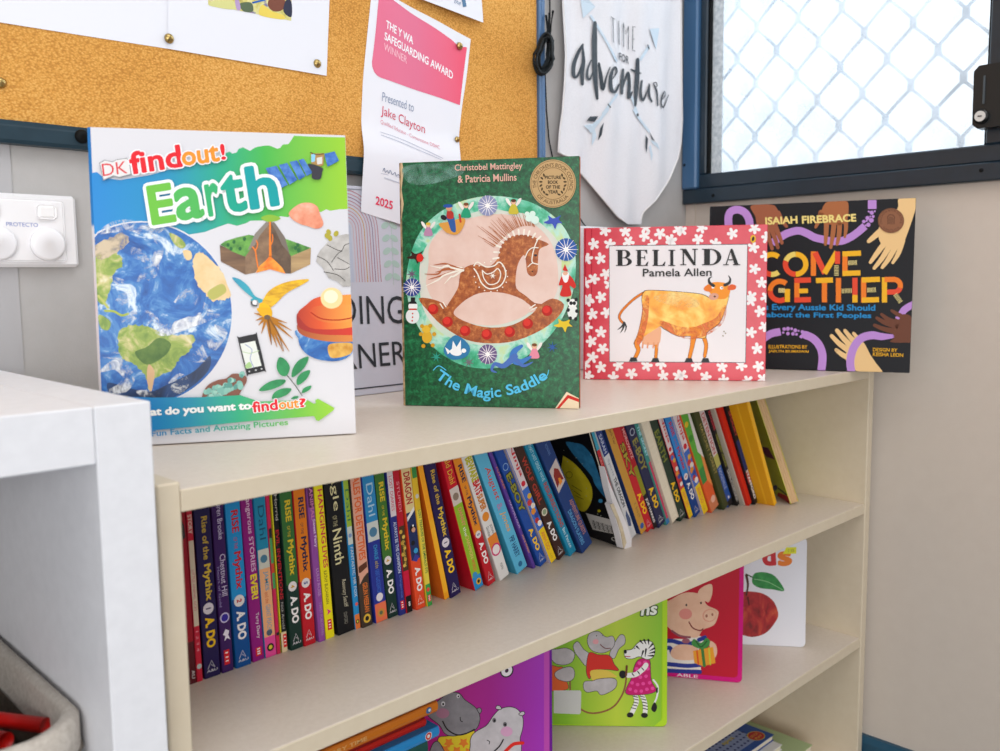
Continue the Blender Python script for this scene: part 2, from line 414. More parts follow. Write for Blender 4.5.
mb = MB(); mb.lathe([(0, -.006), (.005, -.006), (.0068, -.002), (.0068, .002)], (.0745, YD-.015, .2885+H0), 1, 16); kid(pb, 'edging_plug', mb, rub_m, True)

# ------------------------------------------------------------------ power outlet
wp = flat('#e9e8ea', .3, .5); ol = empty('power_outlet', (0, YD, .195+H0)); bpy.context.view_layer.update()
tag(ol, 'white double power outlet with plug covers on the wall below the pinboard', 'power outlet')
mb = MB(); mb.box(-.052, .0668, YD-.011, YD-.0005, .1600+H0, .2300+H0, .003); kid(ol, 'face_plate', mb, wp)
mb = MB(); mb.box(-.042, .054, YD-.0135, YD-.011, .1650+H0, .2245+H0, .0018); kid(ol, 'raised_panel', mb, flat('#efeef0', .3, .5))
for xx in (-.013, .0372):
    mb = MB(); mb.box(xx-.0088, xx+.0088, YD-.0170, YD-.0135, .2060+H0, .2200+H0, .0028); kid(ol, 'rocker_switch', mb, flat('#f4f3f4', .2, .6))
for xx in (-.0075, .0365):
    mb = MB(); mb.lathe([(0, -.0055), (.0135, -.0055), (.0158, -.004), (.0160, 0)], (xx, YD-.0135, .1820+H0), 1, 32); kid(ol, 'socket_cover', mb, flat('#f1f0f3', .25, .5), True)
A = Art(lambda p: (p[0], p[1]), lambda u, v, l: (u, YD-.0136-l, v+H0))
A.text('PROTECTO', [(.001, .1985), (.029, .1985)], .0038, '#7686c4', 0.0, yup=1)
A.ell(-.0075, .1835, .0045, .0045, '#e9e8ea')
o = A.build('printed_word', None); o.parent = ol; o.matrix_parent_inverse = ol.matrix_world.inverted()

# ------------------------------------------------------------------ white cable duct / board behind
mb = MB(); mb.box(.62, 1.06, .3235, .3325, H0+.0003, .2245+H0, .0025)
tag(mb.build('display_board', flat('#dfe0e4', .5)), 'plain white board standing at the back, behind the green and the red covered books', 'board')
# dark cord bundle beside the pinboard
ct = flat('#14191c', .5); cb = empty('coiled_cord', (.765, YD-.02, .46+H0)); bpy.context.view_layer.update()
tag(cb, 'black cord bundled in loops hanging between pinboard and white banner', 'cord')
mb = MB()
def wp_(px, py, y=YD-.018): p = aty(px, py, y); return (p.x, p.y, p.z)
for k in range(7):
    cx, cy = 544.0+.9*(k % 3), 54; w_ = 4.0+1.0*k; h_ = 13.5+1.2*k
    pts = []
    for t in range(25):
        a = 2*PI*t/24; p = aty(cx + w_*math.sin(a)*(.75 if math.cos(a) > 0 else 1) + 2.5*math.cos(a), cy - h_*math.cos(a), YD-.019-.003*k*(.5+.5*math.sin(a+k))); pts.append(p)
    mb.tube(pts, .0021, 6, False)
kid(cb, 'loops', mb, ct, True)
mb = MB()
for k in range(3):
    mb.tube([aty(545+2*k, 42, YD-.018-.004*k), aty(548+1.2*k, 30, YD-.018-.003*k), aty(546+3.5*k, 15-2*k, YD-.0175)], .0018, 6)
mb.tube([aty(540, 40, YD-.018), aty(547, 37, YD-.034), aty(553, 41, YD-.018)], .0022, 6)
kid(cb, 'tie', mb, ct, True)
mb = MB()
mb.tube([aty(x, y, YD-.004) for x, y in ((549, -60), (549.5, -20), (550, 18), (548, 40))], .0011, 6)
mb.tube([aty(x, y, YD-.004) for x, y in ((545, 72), (546.5, 110), (549, 140), (556, 175), (570, 203), (584, 224.5), (592, 232))], .0011, 6)
kid(cb, 'hanging_lead', mb, ct, True)

# ================================================================== FURNITURE
cream = noisy([(.3, '#d9cdbf'), (.7, '#e0d5c8')], 180, 'cream_laminate', 5, .38, .08, 900, .4)
edge = noisy([(.3, '#d1c3ab'), (.7, '#d5c8b1')], 60, 'cream_edge_band', 4, .4)
bc = empty('bookcase', (.558, .17, 0)); bpy.context.view_layer.update()
tag(bc, 'long low cream laminate bookcase with open shelves along the back wall', 'bookcase')
WB = 1.1164; T = .0157; S = .0169; DB = .335
for x0 in (-S, WB):
    mb = MB(); mb.box(x0, x0+S, 0, DB, 0, H0+.006, .0012); kid(bc, 'side_panel', mb, edge)
def shelf(name, ztop, y0=0, y1=DB-.006):
    mb = MB(); mb.box(.0001, WB-.0001, y0+.0016, y1, ztop-T+H0, ztop+H0, .0006); sb = kid(bc, name, mb, cream)
    mb = MB(); mb.box(.0001, WB-.0001, y0, y0+.0014, ztop-T+H0, ztop+H0, .0006); o = mb.build('edge_band', edge); o.parent = sb; bpy.context.view_layer.update(); o.matrix_parent_inverse = sb.matrix_world.inverted()
shelf('top_board', 0); shelf('shelf_board', -.21574, .001); shelf('shelf_board', -.43545, .001); shelf('bottom_board', -.655, .001)
mb = MB(); mb.box(.0001, WB-.0001, .02, .035, 0, H0-.655-T); kid(bc, 'plinth', mb, edge)
mb = MB(); mb.box(0, WB, DB-.006, DB, .03, H0); kid(bc, 'back_panel', mb, cream)

# white cube unit on the left
wh = noisy([(.3, '#e2e3e8'), (.7, '#e8e9ee')], 90, 'white_foil_board', 3, .45, 0, None, .35)
ku = empty('cube_shelf_unit', (-.4, .17, 0)); bpy.context.view_layer.update()
tag(ku, 'white square-cornered cube shelving unit standing left of the cream bookcase', 'shelf unit')
KR, KL, KY, KT = -.0238, -.0601, -.0137, .0661+H0; KX = KR-.77; KD = YD-.02
for a, b in ((KL, KR), (KX, KX+.0363)):
    mb = MB(); mb.box(a, b, KY, KD, 0, KT, .0008); kid(ku, 'side_panel', mb, wh)
mb = MB(); mb.box(KX+.0367, KL-.0004, KY, KD, KT-.0368, KT, .0008); kid(ku, 'top_board', mb, wh)
mb = MB(); mb.box(KX+.0367, KL-.0004, KY, KD, 0, .0368, .0008); kid(ku, 'bottom_board', mb, wh)
mb = MB(); mb.box(KX+.0367, KL-.0004, KY+.002, KD, .376, .392); kid(ku, 'middle_shelf', mb, wh)
mx = (KL+KX+.0363)/2
for z0, z1 in ((.0369, .3759), (.3921, KT-.0369)):
    mb = MB(); mb.box(mx-.008, mx+.008, KY+.002, KD, z0, z1); kid(ku, 'divider', mb, wh)

# grey felt storage basket in the right-hand cube
fb = noisy([(.25, '#b3aa9f'), (.75, '#d0c9c0')], 260, 'grey_beige_felt', 5, .95, .6, 700, .1)
bk = empty('storage_basket', (-.2, .16, .393)); bpy.context.view_layer.update()
tag(bk, 'soft grey-beige felt storage basket inside the white cube unit', 'basket')
def rr(x0, x1, y0, y1, r, n=7):
    P = []
    for (cx, cy, a) in ((x1-r, y1-r, 0), (x0+r, y1-r, 90), (x0+r, y0+r, 180), (x1-r, y0+r, 270)):
        for k in range(n+1):
            t = math.radians(a+90*k/n); P.append((cx+r*math.cos(t), cy+r*math.sin(t)))
    return P
def ringmesh(levels, r, closeb=True):
    """levels: (x0,x1,y0,y1,z,sag)"""
    v = []; f = []
    for (x0, x1, y0, y1, z, sg) in levels:
        P = rr(x0, x1, y0, y1, r); 
        for (x, y) in P:
            w = max(0, 1-((x-(x0+x1)/2)/((x1-x0)/2))**2); v.append((x, y, z - sg*w))
    n = len(P)
    for i in range(len(levels)-1):
        for k in range(n): f.append([i*n+k, i*n+(k+1)%n, (i+1)*n+(k+1)%n, (i+1)*n+k])
    if closeb: f.append(list(range(n))[::-1]); f.append([(len(levels)-1)*n+k for k in range(n)])
    return v, f
bx0, bx1, by0, by1 = -.362, -.0614, .016, .325
zb = .393; zr = H0-.149
lv = [(bx0+.012, bx1-.012, by0+.012, by1-.012, zb, 0), (bx0+.006, bx1-.006, by0+.006, by1-.006, zb+.06, 0), (bx0+.004, bx1-.004, by0+.004, by1-.004, zr-.035, .006),
      (bx0, bx1, by0, by1, zr-.033, .006), (bx0-.000, bx1, by0, by1, zr-.004, .008), (bx0+.003, bx1-.003, by0+.003, by1-.003, zr, .008),
      (bx0+.008, bx1-.008, by0+.008, by1-.008, zr-.001, .008), (bx0+.010, bx1-.010, by0+.010, by1-.010, zr-.005, .008), (bx0+.010, bx1-.010, by0+.010, by1-.010, zr-.026, .006), (bx0+.013, bx1-.013, by0+.013, by1-.013, zr-.0275, .006), (bx0+.015, bx1-.015, by0+.015, by1-.015, zb+.006, 0)]
v, f = ringmesh(lv, .032); o = obj('basket_body', v, f, fb, None, None, True); o.parent = bk; o.matrix_parent_inverse = bk.matrix_world.inverted()
seam = [(x, y, z) for (x, y), z in [((p[0], p[1]), zr-.026) for p in rr(bx0-.0004, bx1+.0004, by0-.0004, by1+.0004, .032)]]
mb = MB(); mb.tube([(x, y, z-.006*max(0, 1-((x+.213)/.149)**2)) for x, y, z in seam]+[seam[0]], .0009, 5, False); kid(bk, 'stitching', mb, flat('#7c746b', .9))
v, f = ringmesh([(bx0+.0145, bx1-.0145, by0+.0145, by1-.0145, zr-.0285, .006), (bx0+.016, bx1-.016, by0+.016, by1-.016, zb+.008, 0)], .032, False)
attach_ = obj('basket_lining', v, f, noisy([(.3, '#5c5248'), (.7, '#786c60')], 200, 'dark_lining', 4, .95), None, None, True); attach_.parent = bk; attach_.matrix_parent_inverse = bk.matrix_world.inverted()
# red toy rods lying in the basket
red = flat('#d3110c', .35, .5)
mb = MB(); pa = atz(46, 725.5, -.170); pb_ = atz(-40, 715, -.174); mb.tube([pa, pa.lerp(pb_, .5), pb_], .0056, 12)
tag(mb.build('toy_rod', red, None, True), 'long red plastic rod lying across the basket, the one further back', 'toy')
mb = MB(); pa = atz(6, 741, -.172); pb_ = atz(-60, 728, -.178); mb.tube([pa, pa.lerp(pb_, .5), pb_], .0062, 12)
tag(mb.build('toy_rod', red, None, True), 'red plastic rod lying at the front rim of the basket', 'toy')
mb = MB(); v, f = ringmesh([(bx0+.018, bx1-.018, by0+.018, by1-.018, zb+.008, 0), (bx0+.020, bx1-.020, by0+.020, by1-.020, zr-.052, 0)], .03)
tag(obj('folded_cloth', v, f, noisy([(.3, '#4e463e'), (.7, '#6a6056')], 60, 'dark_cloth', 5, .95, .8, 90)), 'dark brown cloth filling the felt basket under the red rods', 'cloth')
# ================================================================== THINGS PINNED TO THE WALL
def curl(fn): return fn
def sheet(root, name, quad, n, mat, off, th=.0003):
    """grid sheet between 4 photo-frame corners (tl,tr,br,bl) on the wall plane; off(u,v)-> distance from wall"""
    v = []; f = []
    c = [aty(*q, YD-.010) for q in quad]
    for j in range(n+1):
        for i in range(n+1):
            a, b = i/n, j/n
            p = (c[0]*(1-a)+c[1]*a)*(1-b) + (c[3]*(1-a)+c[2]*a)*b
            v.append((p.x, YD-.0102-off(p.x, p.z-H0), p.z))
    for j in range(n):
        for i in range(n):
            k = j*(n+1)+i; f.append([k, k+n+1, k+n+2, k+1])
    o = obj(name, v, f, mat, None, None, True); o.parent = root; o.matrix_parent_inverse = root.matrix_world.inverted(); return o
def wart(off, base=.0103):
    mp = lambda p: (lambda q: (q.x, q.z-H0))(aty(p[0], p[1], YD-.011))
    return Art(mp, lambda u, v, l: (u, YD-base-off(u, v)-l, v+H0))
def attach(o, root): o.parent = root; o.matrix_parent_inverse = root.matrix_world.inverted(); return o
paper = flat('#e6e8f0', .6, .2)
def tack(px, py, label, off=.0006, big=1):
    p = aty(px, py, YD-.012); mb = MB()
    mb.lathe([(0, -.0034*big), (.0030*big, -.0028*big), (.0048*big, -.0010*big), (.0052*big, .0004)], (p.x, YD-.0105-off, p.z), 1, 18)
    tag(mb.build('brass_drawing_pin', flat('#b39a62', .3, .5, 1.0), None, True), label, 'drawing pin')

# left newsletter sheets
def o1(x, z): return .0004 + .010*max(0, (.10-x))**2*8
root = empty('pinned_sheet', aty(60, 10, YD-.01)); bpy.context.view_layer.update(); tag(root, 'blank lower end of a white sheet pinned at the far left of the pinboard', 'paper')
sheet(root, 'paper', [(-120, -60), (178, -60), (178, 50.5), (-120, 4)], 8, paper, o1)
def o2(x, z): return .0012 + .003*max(0, z-.43)
root = empty('pinned_sheet', aty(240, 20, YD-.01)); bpy.context.view_layer.update(); tag(root, 'white sheet with a cropped colour photo, right of the blank sheet on the pinboard', 'paper')
sheet(root, 'paper', [(167, -60), (331, -60), (326, 76), (167.5, 49)], 8, paper, o2)
A = wart(o2, .0104)
ph = [cc(150, 0, 5.263, [(305, 25), (300, -130), (745, -130), (742, 110)])][0]
A.poly(ph, noisy([(.25, '#6d4a3c'), (.4, '#c9c06a'), (.55, '#dcd89a'), (.66, '#6f6f9c'), (.8, '#c58fa0')], 90, 'photo_print', 4, .4))
def P1(l): return cc(150, 0, 5.263, l)
A.poly(P1([(310, 20), (380, -10), (440, 10), (440, 50), (330, 35)]), '#d4d48e', True)
A.poly(P1([(570, 70), (590, 25), (640, 60), (700, 80), (700, 103), (600, 88)]), '#e6cf5e', True)
A.ell(*P1([(665, 20)])[0], 9, 8, '#7a4a3c')
A.poly(P1([(470, 20), (530, 15), (540, 60), (490, 60)]), '#5a6b52', True)
A.poly(P1([(445, 0), (465, 0), (475, 50), (455, 50)]), '#b59bc8', True)
A.poly(P1([(715, 0), (742, 10), (742, 90), (700, 60)]), '#33364a', True)
A.stroke(P1([(540, 15), (600, 0)]), 2, '#2a62b8')
attach(A.build('photo', None), root)
tack(169, 38.5, 'brass drawing pin holding the join of the two left sheets', .002)
tack(317.5, 63.5, 'brass drawing pin at the bottom right corner of the sheet with the colour photo', .0012)
tack(1.0, 82.5, 'brass drawing pin stuck in bare hessian at the far left of the pinboard')

# certificate
cq = [(372, -14), (470.5, 42), (452, 236), (357, 212)]
def oc(x, z):
    t_ = min(1, max(0, (.345-z)/.045)); return .0002 + .0084*t_*t_*(3-2*t_) + .0035*math.sin((x-.42)*38)**2*(.35+max(0, .42-z)*3)
root = empty('award_certificate', aty(415, 100, YD-.01)); bpy.context.view_layer.update()
tag(root, 'white award certificate with a pink heading block pinned to the orange board', 'certificate')
v = []; f = []; n = 44
Lp = spline([(372.5, -14), (371, 0), (367, 40), (363, 85), (360.5, 150), (358, 190), (357, 212)], False, 4); Rp = spline([(470.8, 39), (467, 75), (462, 110), (458, 150), (454, 200), (450, 243)], False, 4)
def alongp(P, t):
    k = t*(len(P)-1); i = min(int(k), len(P)-2); q = k-i; return (P[i][0]*(1-q)+P[i+1][0]*q, P[i][1]*(1-q)+P[i+1][1]*q)
for j in range(n+1):
    a, b = alongp(Lp, j/n), alongp(Rp, j/n)
    for i in range(n+1):
        t = i/n; p = aty(a[0]*(1-t)+b[0]*t, a[1]*(1-t)+b[1]*t, YD-.011); v.append((p.x, YD-.0101-oc(p.x, p.z-H0), p.z))
for j in range(n):
    for i in range(n): k = j*(n+1)+i; f.append([k, k+n+1, k+n+2, k+1])
attach(obj('paper', v, f, paper, None, None, True), root)
A = wart(oc, .0103); K = lambda l: cc(350, 0, 6.83, l)
pk0 = K([(195, -20), (300, 5), (310, 10), (700, 275), (750, 320), (800, 325), (752, 718), (210, 532), (150, 430)])
# subdivide the pink block as strips so that it follows the paper
Lb = K([(196, -25), (188, 60), (176, 200), (162, 330), (150, 425), (152, 455), (165, 492), (185, 517), (212, 533)])
Rb = K([(290, -2), (420, 90), (560, 180), (700, 275), (745, 318), (800, 322), (785, 440), (765, 600), (752, 718)])
m_ = 60; PV = []; PF = []
for j in range(m_+1):
    a, b = alongp(Lb, j/m_), alongp(Rb, j/m_)
    for i in range(25): t = i/24; PV.append((a[0]*(1-t)+b[0]*t, a[1]*(1-t)+b[1]*t))
for j in range(m_):
    for i in range(24): k = j*25+i; PF.append([k, k+25, k+26, k+1])
A.raw(PV, PF, gradient([(0, '#e2708f'), (.5, '#dd6f90'), (1, '#ea4f6c')], .42, .60, 0, .5, 'pink_print'))
attach(A.build('pink_block', None), root)
lay = A.layer
A = wart(oc, .0105); A.layer = lay
A.text('THE Y WA', K([(243, 190), (430, 303)]), 7.5, '#f2f2f6', .02, up=(.06, -1))
A.text('SAFEGUARDING AWARD', K([(232, 270), (700, 543)]), 7.5, '#f2f2f6', .02, up=(.06, -1))
A.text('WINNER', K([(228, 340), (388, 435)]), 7, '#f3c6d2', 0, up=(.06, -1))
A.text('Presented to', K([(215, 690), (435, 765)]) , 9, '#8f9bb4', 0, up=(.06, -1))
J = lambda l: cc(350, 90, 5.562, l)
A.text('Jake Clayton', J([(168, 150), (413, 258)]), 11.5, '#cf4a66', .0, up=(.06, -1))
A.text('Qualified Educator - Cornerstone OSHC', J([(166, 190), (480, 338)]), 4.6, '#d88a9c', 0, up=(.06, -1))
A.stroke(J([(162, 235), (330, 300), (490, 385)]), .5, '#a9afc4'); A.stroke(J([(162, 252), (330, 320), (480, 392)]), .5, '#a9afc4')
A.stroke(J([(157, 455), (165, 438), (170, 462), (180, 452), (188, 468), (196, 450), (205, 472), (214, 470), (222, 462), (228, 482), (240, 474), (250, 490), (262, 484)]), .6, '#6f7c98')
A.stroke(J([(148, 468), (255, 492)]), .45, '#a9afc4')
A.stroke(J([(165, 492), (205, 506), (245, 522)]), .9, '#bcc2d2')
A.text('2025', J([(120, 638), (206, 668)]), 8, '#e0345c', .02, up=(.06, -1))
attach(A.build('lettering', None), root)
tack(459.5, 46, 'brass drawing pin at the top right corner of the award certificate', .002)
tack(456.5, 139.5, 'brass drawing pin halfway down the right edge of the award certificate', .003, .8)
# sheet above it
def o3(x, z): return .008 + .01*max(0, .56-z)
root = empty('pinned_sheet', aty(450, -10, YD-.01)); bpy.context.view_layer.update(); tag(root, 'corner of a white sheet printed with a blue bar, above the award certificate', 'paper')
sheet(root, 'paper', [(400, -80), (473, -70), (479, 24), (413, -1)], 5, paper, o3)
A = wart(o3, .0107); A.stroke(K([(738, -60), (756, 55)]), 3.6, '#54799c', False, False); A.text('the', K([(680, 28), (725, 46)]), 4.4, '#6f86a6', 0)
attach(A.build('lettering', None), root)

# reading corner sign, leaning at the back of the bookcase top
SY = .3275
sg = empty('reading_corner_sign', (.36, SY, H0)); bpy.context.view_layer.update()
tag(sg, 'pale grey sign reading READING CORNER with a line rainbow, behind the white globe book', 'sign')
mb = MB(); mb.box(.215, .505, SY, SY+.006, H0+.0005, H0+.262, .001); attach(mb.build('board', flat('#c3c6d3', .5)), sg)
A = Art(lambda p: (p[0], p[1]), lambda u, v, l: (u, SY-.0001-l, v+H0))
q = lambda px, py: (lambda w: (w.x, w.z-H0))(aty(px, py, SY))
cx = q(353, 200)[0]; zc = q(353, 227)[1]; zb_ = q(355, 282)[1]
for k in range(10):
    r = .0095+.0042*k; col = ['#c9b0b8','#c08f98','#b98a94','#c08f98','#c89a4a','#b98a94','#b07c88','#8d6b88','#b98a94','#b07c88'][k]
    P = [(cx-r, zb_)] + [(cx+r*math.cos(t*PI/14), zc+r*math.sin(t*PI/14)) for t in range(14, -1, -1)] + [(cx+r, zb_)]
    A.stroke(P, .0011, col, False, False)
A.ell(cx, zc, .006, .006, '#b7c0d2'); A.poly([(cx-.006, zb_), (cx+.006, zb_), (cx+.006, zc), (cx-.006, zc)], '#b7c0d2')
lf = '#a9c3bb'
for sgn in (1, -1):
    bx_ = cx + sgn*.066
    A.stroke([(bx_-.004*sgn, zc+.036), (bx_+.003*sgn, zc+.008), (bx_+.001, zb_-.004)], .0009, lf)
    for k in range(6):
        zz = zc+.022-k*.0165
        for s2 in (1, -1): A.ell(bx_+s2*.0065, zz, .0068, .0040, lf, s2*-28)
A.text('READING', [(cx-.098, q(355, 320)[1]-.003), (cx+.0800, q(400, 324)[1])], .036, '#2d3238', 0, yup=1, outline=None)
A.text('CORNER', [(cx-.085, q(355, 368)[1]-.002), (cx+.0790, q(400, 365)[1])], .031, '#2d3238', 0, yup=1)
A.stroke([(.219, .0095), (.501, .0095)], .0016, '#3a4048', False, False); A.stroke([(.219, .2575), (.501, .2575)], .0012, '#8a8f9a', False, False)
attach(A.build('lettering', None), sg)

sg.rotation_euler = (-.072, 0, 0)
# fabric banner
def bl(y):   # left edge px at photo row y
    T_ = [(-200, 562), (0, 562), (54, 565), (80, 564), (113, 561.5), (130, 559), (153, 557.5), (156, 566.5), (165, 572), (176.7, 583), (196.7, 600), (216.7, 616.7), (224.2, 628)]
    for a, b in zip(T_, T_[1:]):
        if a[0] <= y <= b[0]: return a[1]+(b[1]-a[1])*(y-a[0])/(b[0]-a[0])
    return T_[-1][1]
def br_(y):
    T_ = [(-200, 680.5), (0, 681.7), (86, 682.5), (120, 683), (143, 681.7), (158, 679), (180, 670), (200, 656.7), (213, 643.3), (224.2, 641.3)]
    for a, b in zip(T_, T_[1:]):
        if a[0] <= y <= b[0]: return a[1]+(b[1]-a[1])*(y-a[0])/(b[0]-a[0])
    return T_[-1][1]
def ob(x, z):
    t = (x-.79)/.33
    return .010 + .0035*math.sin(t*17+z*5) + .0022*math.sin(t*31+1-z*9) + .010*max(0, t-.55)*math.sin(z*14+1)**2 + .004*math.sin(z*30+t*4)*.3
def onb(px, py):
    p = aty(px, py, YD-.018)
    for _ in range(6): p = aty(px, py, YD-.004-ob(p.x, p.z-H0))
    return p
bn = empty('fabric_banner', aty(620, 0, YD)); bpy.context.view_layer.update()
tag(bn, 'white pointed fabric banner lettered TIME FOR adventure hanging by the window', 'banner')
ys = [-200, -150, -100, -60] + [-40+3*k for k in range(65)] + [154.5, 156, 160, 165, 170, 176, 182, 188, 194, 200, 206, 212, 217, 221, 224.2]
v = []; f = []; n = 70
for y in ys:
    a, b = bl(y), br_(y)
    for i in range(n+1):
        p = onb(a+(b-a)*i/n, y); v.append(p)
for j in range(len(ys)-1):
    for i in range(n): k = j*(n+1)+i; f.append([k, k+n+1, k+n+2, k+1])
clo = noisy([(.3, '#dbdade'), (.7, '#e3e2e6')], 500, 'white_cotton', 3, .9, .25, 900, .1)
attach(obj('cloth', v, f, clo, None, None, True), bn)
# hem
hem = [(bl(y)+.9, y) for y in ys if y < 224] ; hem2 = [(br_(y)-.9, y) for y in ys if y < 224]
mb = MB()
for H_ in (hem, hem2):
    pts = []
    for (x, y) in H_:
        p = onb(x, y); pts.append((p.x, p.y-.0002, p.z))
    mb.tube(pts, .0014, 6)
attach(mb.build('hem', flat('#dcd9d8', .9), None, True), bn)
A = Art(lambda p: (lambda q: (q.x, q.z-H0))(onb(p[0], p[1])), lambda u, v, l: (u, YD-.0058-ob(u, v)-l, v+H0))
U = lambda l: cc(550, 0, 6.53, l); V = lambda l: cc(550, 110, 6.007, l)
ink = '#3a4148'; sky = '#c3d3e0'
A.poly(U([(195, 0), (230, -20), (290, 45), (210, 120)]), sky)
A.stroke(U([(262, 105), (330, 215), (380, 300), (430, 400)]), 2.2, sky, True)
A.stroke(U([(500, 540), (530, 640), (565, 740)]), 2.0, sky); A.stroke(V([(500, 0), (530, 50), (590, 130)]), 2.2, sky)
A.poly(U([(645, 190), (708, 185), (688, 325)]), sky)
A.stroke(U([(640, 305), (585, 390)]), 2.6, sky); A.stroke(U([(430, 620), (380, 690), (340, 745)]), 2.4, sky); A.stroke(V([(340, 0), (240, 130)]), 2.8, sky)
for l in ([(200, 95), (250, 85), (280, 60), (300, 60), (235, 130)], [(245, 215), (275, 160), (262, 110), (250, 130)], [(655, 240), (640, 200), (600, 180), (610, 200)], [(605, 310), (590, 220), (600, 210), (612, 270)]):
    A.poly(V(l), sky)
for l in ([(215, 65), (235, 40), (285, 38), (262, 72)], [(282, 185), (295, 110), (318, 75), (305, 150)], [(590, 130), (625, 190), (605, 175)], [(570, 150), (583, 175), (575, 260), (567, 220)]): A.poly(V(l), ink)
for l in ([(632, 297), (640, 320)], [(373, 682), (388, 702)]): A.stroke(U(l), 1.2, ink)
A.ell(*V([(521, 30)])[0], 1.1, 1.6, ink)
A.stroke(U([(393, 112), (418, 128)]), .55, ink); A.stroke(U([(405, 120), (408, 278)]), .6, ink)
A.stroke(U([(443, 140), (446, 292)]), .6, ink)
A.stroke(U([(475, 305), (473, 152), (490, 225), (506, 172), (505, 325)]), .6, ink, False)
A.stroke(U([(550, 178), (534, 172), (533, 330), (548, 335)]), .6, ink, False); A.stroke(U([(533, 255), (546, 258)]), .55, ink)
A.text('FOR', U([(446, 392), (508, 420)]), 7.4, ink, .01, up=(0, -1))
def br(l, w): A.stroke(U(l), [x/6.53 for x in w], ink, True, True, 5)
br([(208, 292), (180, 340), (150, 420), (148, 490), (170, 500), (200, 430), (214, 350)], [12, 22, 26, 24, 16, 12, 10])
br([(206, 300), (212, 400), (203, 480), (205, 550)], [10, 24, 26, 20])
br([(262, 395), (240, 450), (236, 500), (252, 520), (275, 470)], [8, 14, 18, 14, 8])
br([(287, 150), (284, 260), (285, 400), (290, 520), (302, 645)], [22, 34, 34, 30, 16])
br([(312, 415), (325, 500), (338, 585), (362, 500), (385, 440)], [14, 26, 22, 10, 6])
br([(395, 525), (430, 470), (415, 440), (390, 500), (392, 580), (420, 600), (445, 550)], [6, 10, 12, 24, 28, 18, 8])
br([(470, 455), (465, 530), (462, 610)], [14, 22, 18]); br([(464, 590), (490, 500), (505, 480), (510, 560), (508, 640), (530, 600)], [8, 14, 18, 24, 22, 8])
br([(565, 390), (563, 480), (556, 580), (550, 690)], [22, 30, 30, 14]); br([(522, 455), (560, 472), (585, 480)], [10, 16, 8])
br([(592, 530), (585, 610), (600, 655), (630, 590), (640, 550)], [13, 18, 16, 8, 7]); br([(642, 555), (640, 620), (658, 665)], [10, 16, 10])
br([(668, 548), (690, 600), (696, 690)], [6, 13, 9]); br([(668, 545), (685, 540), (692, 560), (680, 572)], [5, 5, 6, 4])
br([(722, 652), (745, 625), (740, 598), (724, 635), (720, 680), (736, 700), (766, 622)], [4, 5, 5, 8, 9, 7, 4])
attach(A.build('lettering', None), bn)
# ================================================================== BOOKS SHOWN COVER FORWARD
pages_m = noisy([(.3, '#d9cfb8'), (.7, '#e9e1cf')], 40, 'page_edges', 5, .9, 0, None, .1, 0, (1, 1, 30))
def tint(h, k):
    h = h.strip('#'); return '#' + ''.join('%02x' % max(0, min(255, int(int(h[i:i+2], 16)*k))) for i in (0, 2, 4))
def rrect(x0, x1, y0, y1, r, n=5):
    P = []
    for (cx, cy, a) in ((x1-r, y1-r, 0), (x0+r, y1-r, 90), (x0+r, y0+r, 180), (x1-r, y0+r, 270)):
        for k in range(n+1):
            t = math.radians(a+90*k/n); P.append((cx+r*math.cos(t), cy+r*math.sin(t)))
    return P
class Book:
    def __init__(s, name, x, y, z, yaw, lean, w, h, t, label, cat='book'):
        a = math.radians(yaw); l = math.radians(lean)
        s.u = Vector((math.cos(a), math.sin(a), 0)); b = Vector((-math.sin(a), math.cos(a), 0))
        s.v = math.cos(l)*Vector((0,0,1)) + math.sin(l)*b; s.n = -(s.u.cross(s.v))
        s.o = Vector((x, y, z + H0 + t*math.sin(l) + .0002)); s.w = w; s.h = h; s.t = t
        M = Matrix.Identity(4)
        for i, c in enumerate((s.u, s.n, s.v)):
            for j in range(3): M[j][i] = c[j]
        for j in range(3): M[j][3] = s.o[j]
        s.root = empty(name, M); tag(s.root, label, cat)
        s.layer = [3]
    def mp(s, p):
        q = atplane(p[0], p[1], s.o, s.n) - s.o
        return (min(max(q.dot(s.u), .0003), s.w-.0003), min(max(q.dot(s.v), .0003), s.h-.0003))
    def art(s): return Art(s.mp, lambda u, v, l: (u, -l, v), s.layer)
    def hard(s, cover, spine, back=None, ct=.0026, pages=pages_m, joint=True):
        w, h, t = s.w, s.h, s.t; g = lambda m: flat(m, .35) if isinstance(m, str) else m
        mb = MB(); mb.box(.0006, w, 0, ct, 0, h, .0006); s.root2 = mb.build('front_cover', g(cover), s.root)
        mb = MB(); mb.box(.0006, w, t-ct, t, 0, h, .0006); mb.build('back_cover', g(back or cover), s.root)
        mb = MB(); mb.prism([(.0006, .0004), (-.0012, .002), (-.0022, t*.3), (-.0025, t*.5), (-.0022, t*.7), (-.0012, t-.002), (.0006, t-.0004), (.003, t-.0006), (.003, .0006)], 2, 0, h)
        s.spine = mb.build('spine', g(spine), s.root)
        mb = MB(); mb.box(.003, w-.003, ct, t-ct, .003, h-.003); mb.build('page_block', pages, s.root)

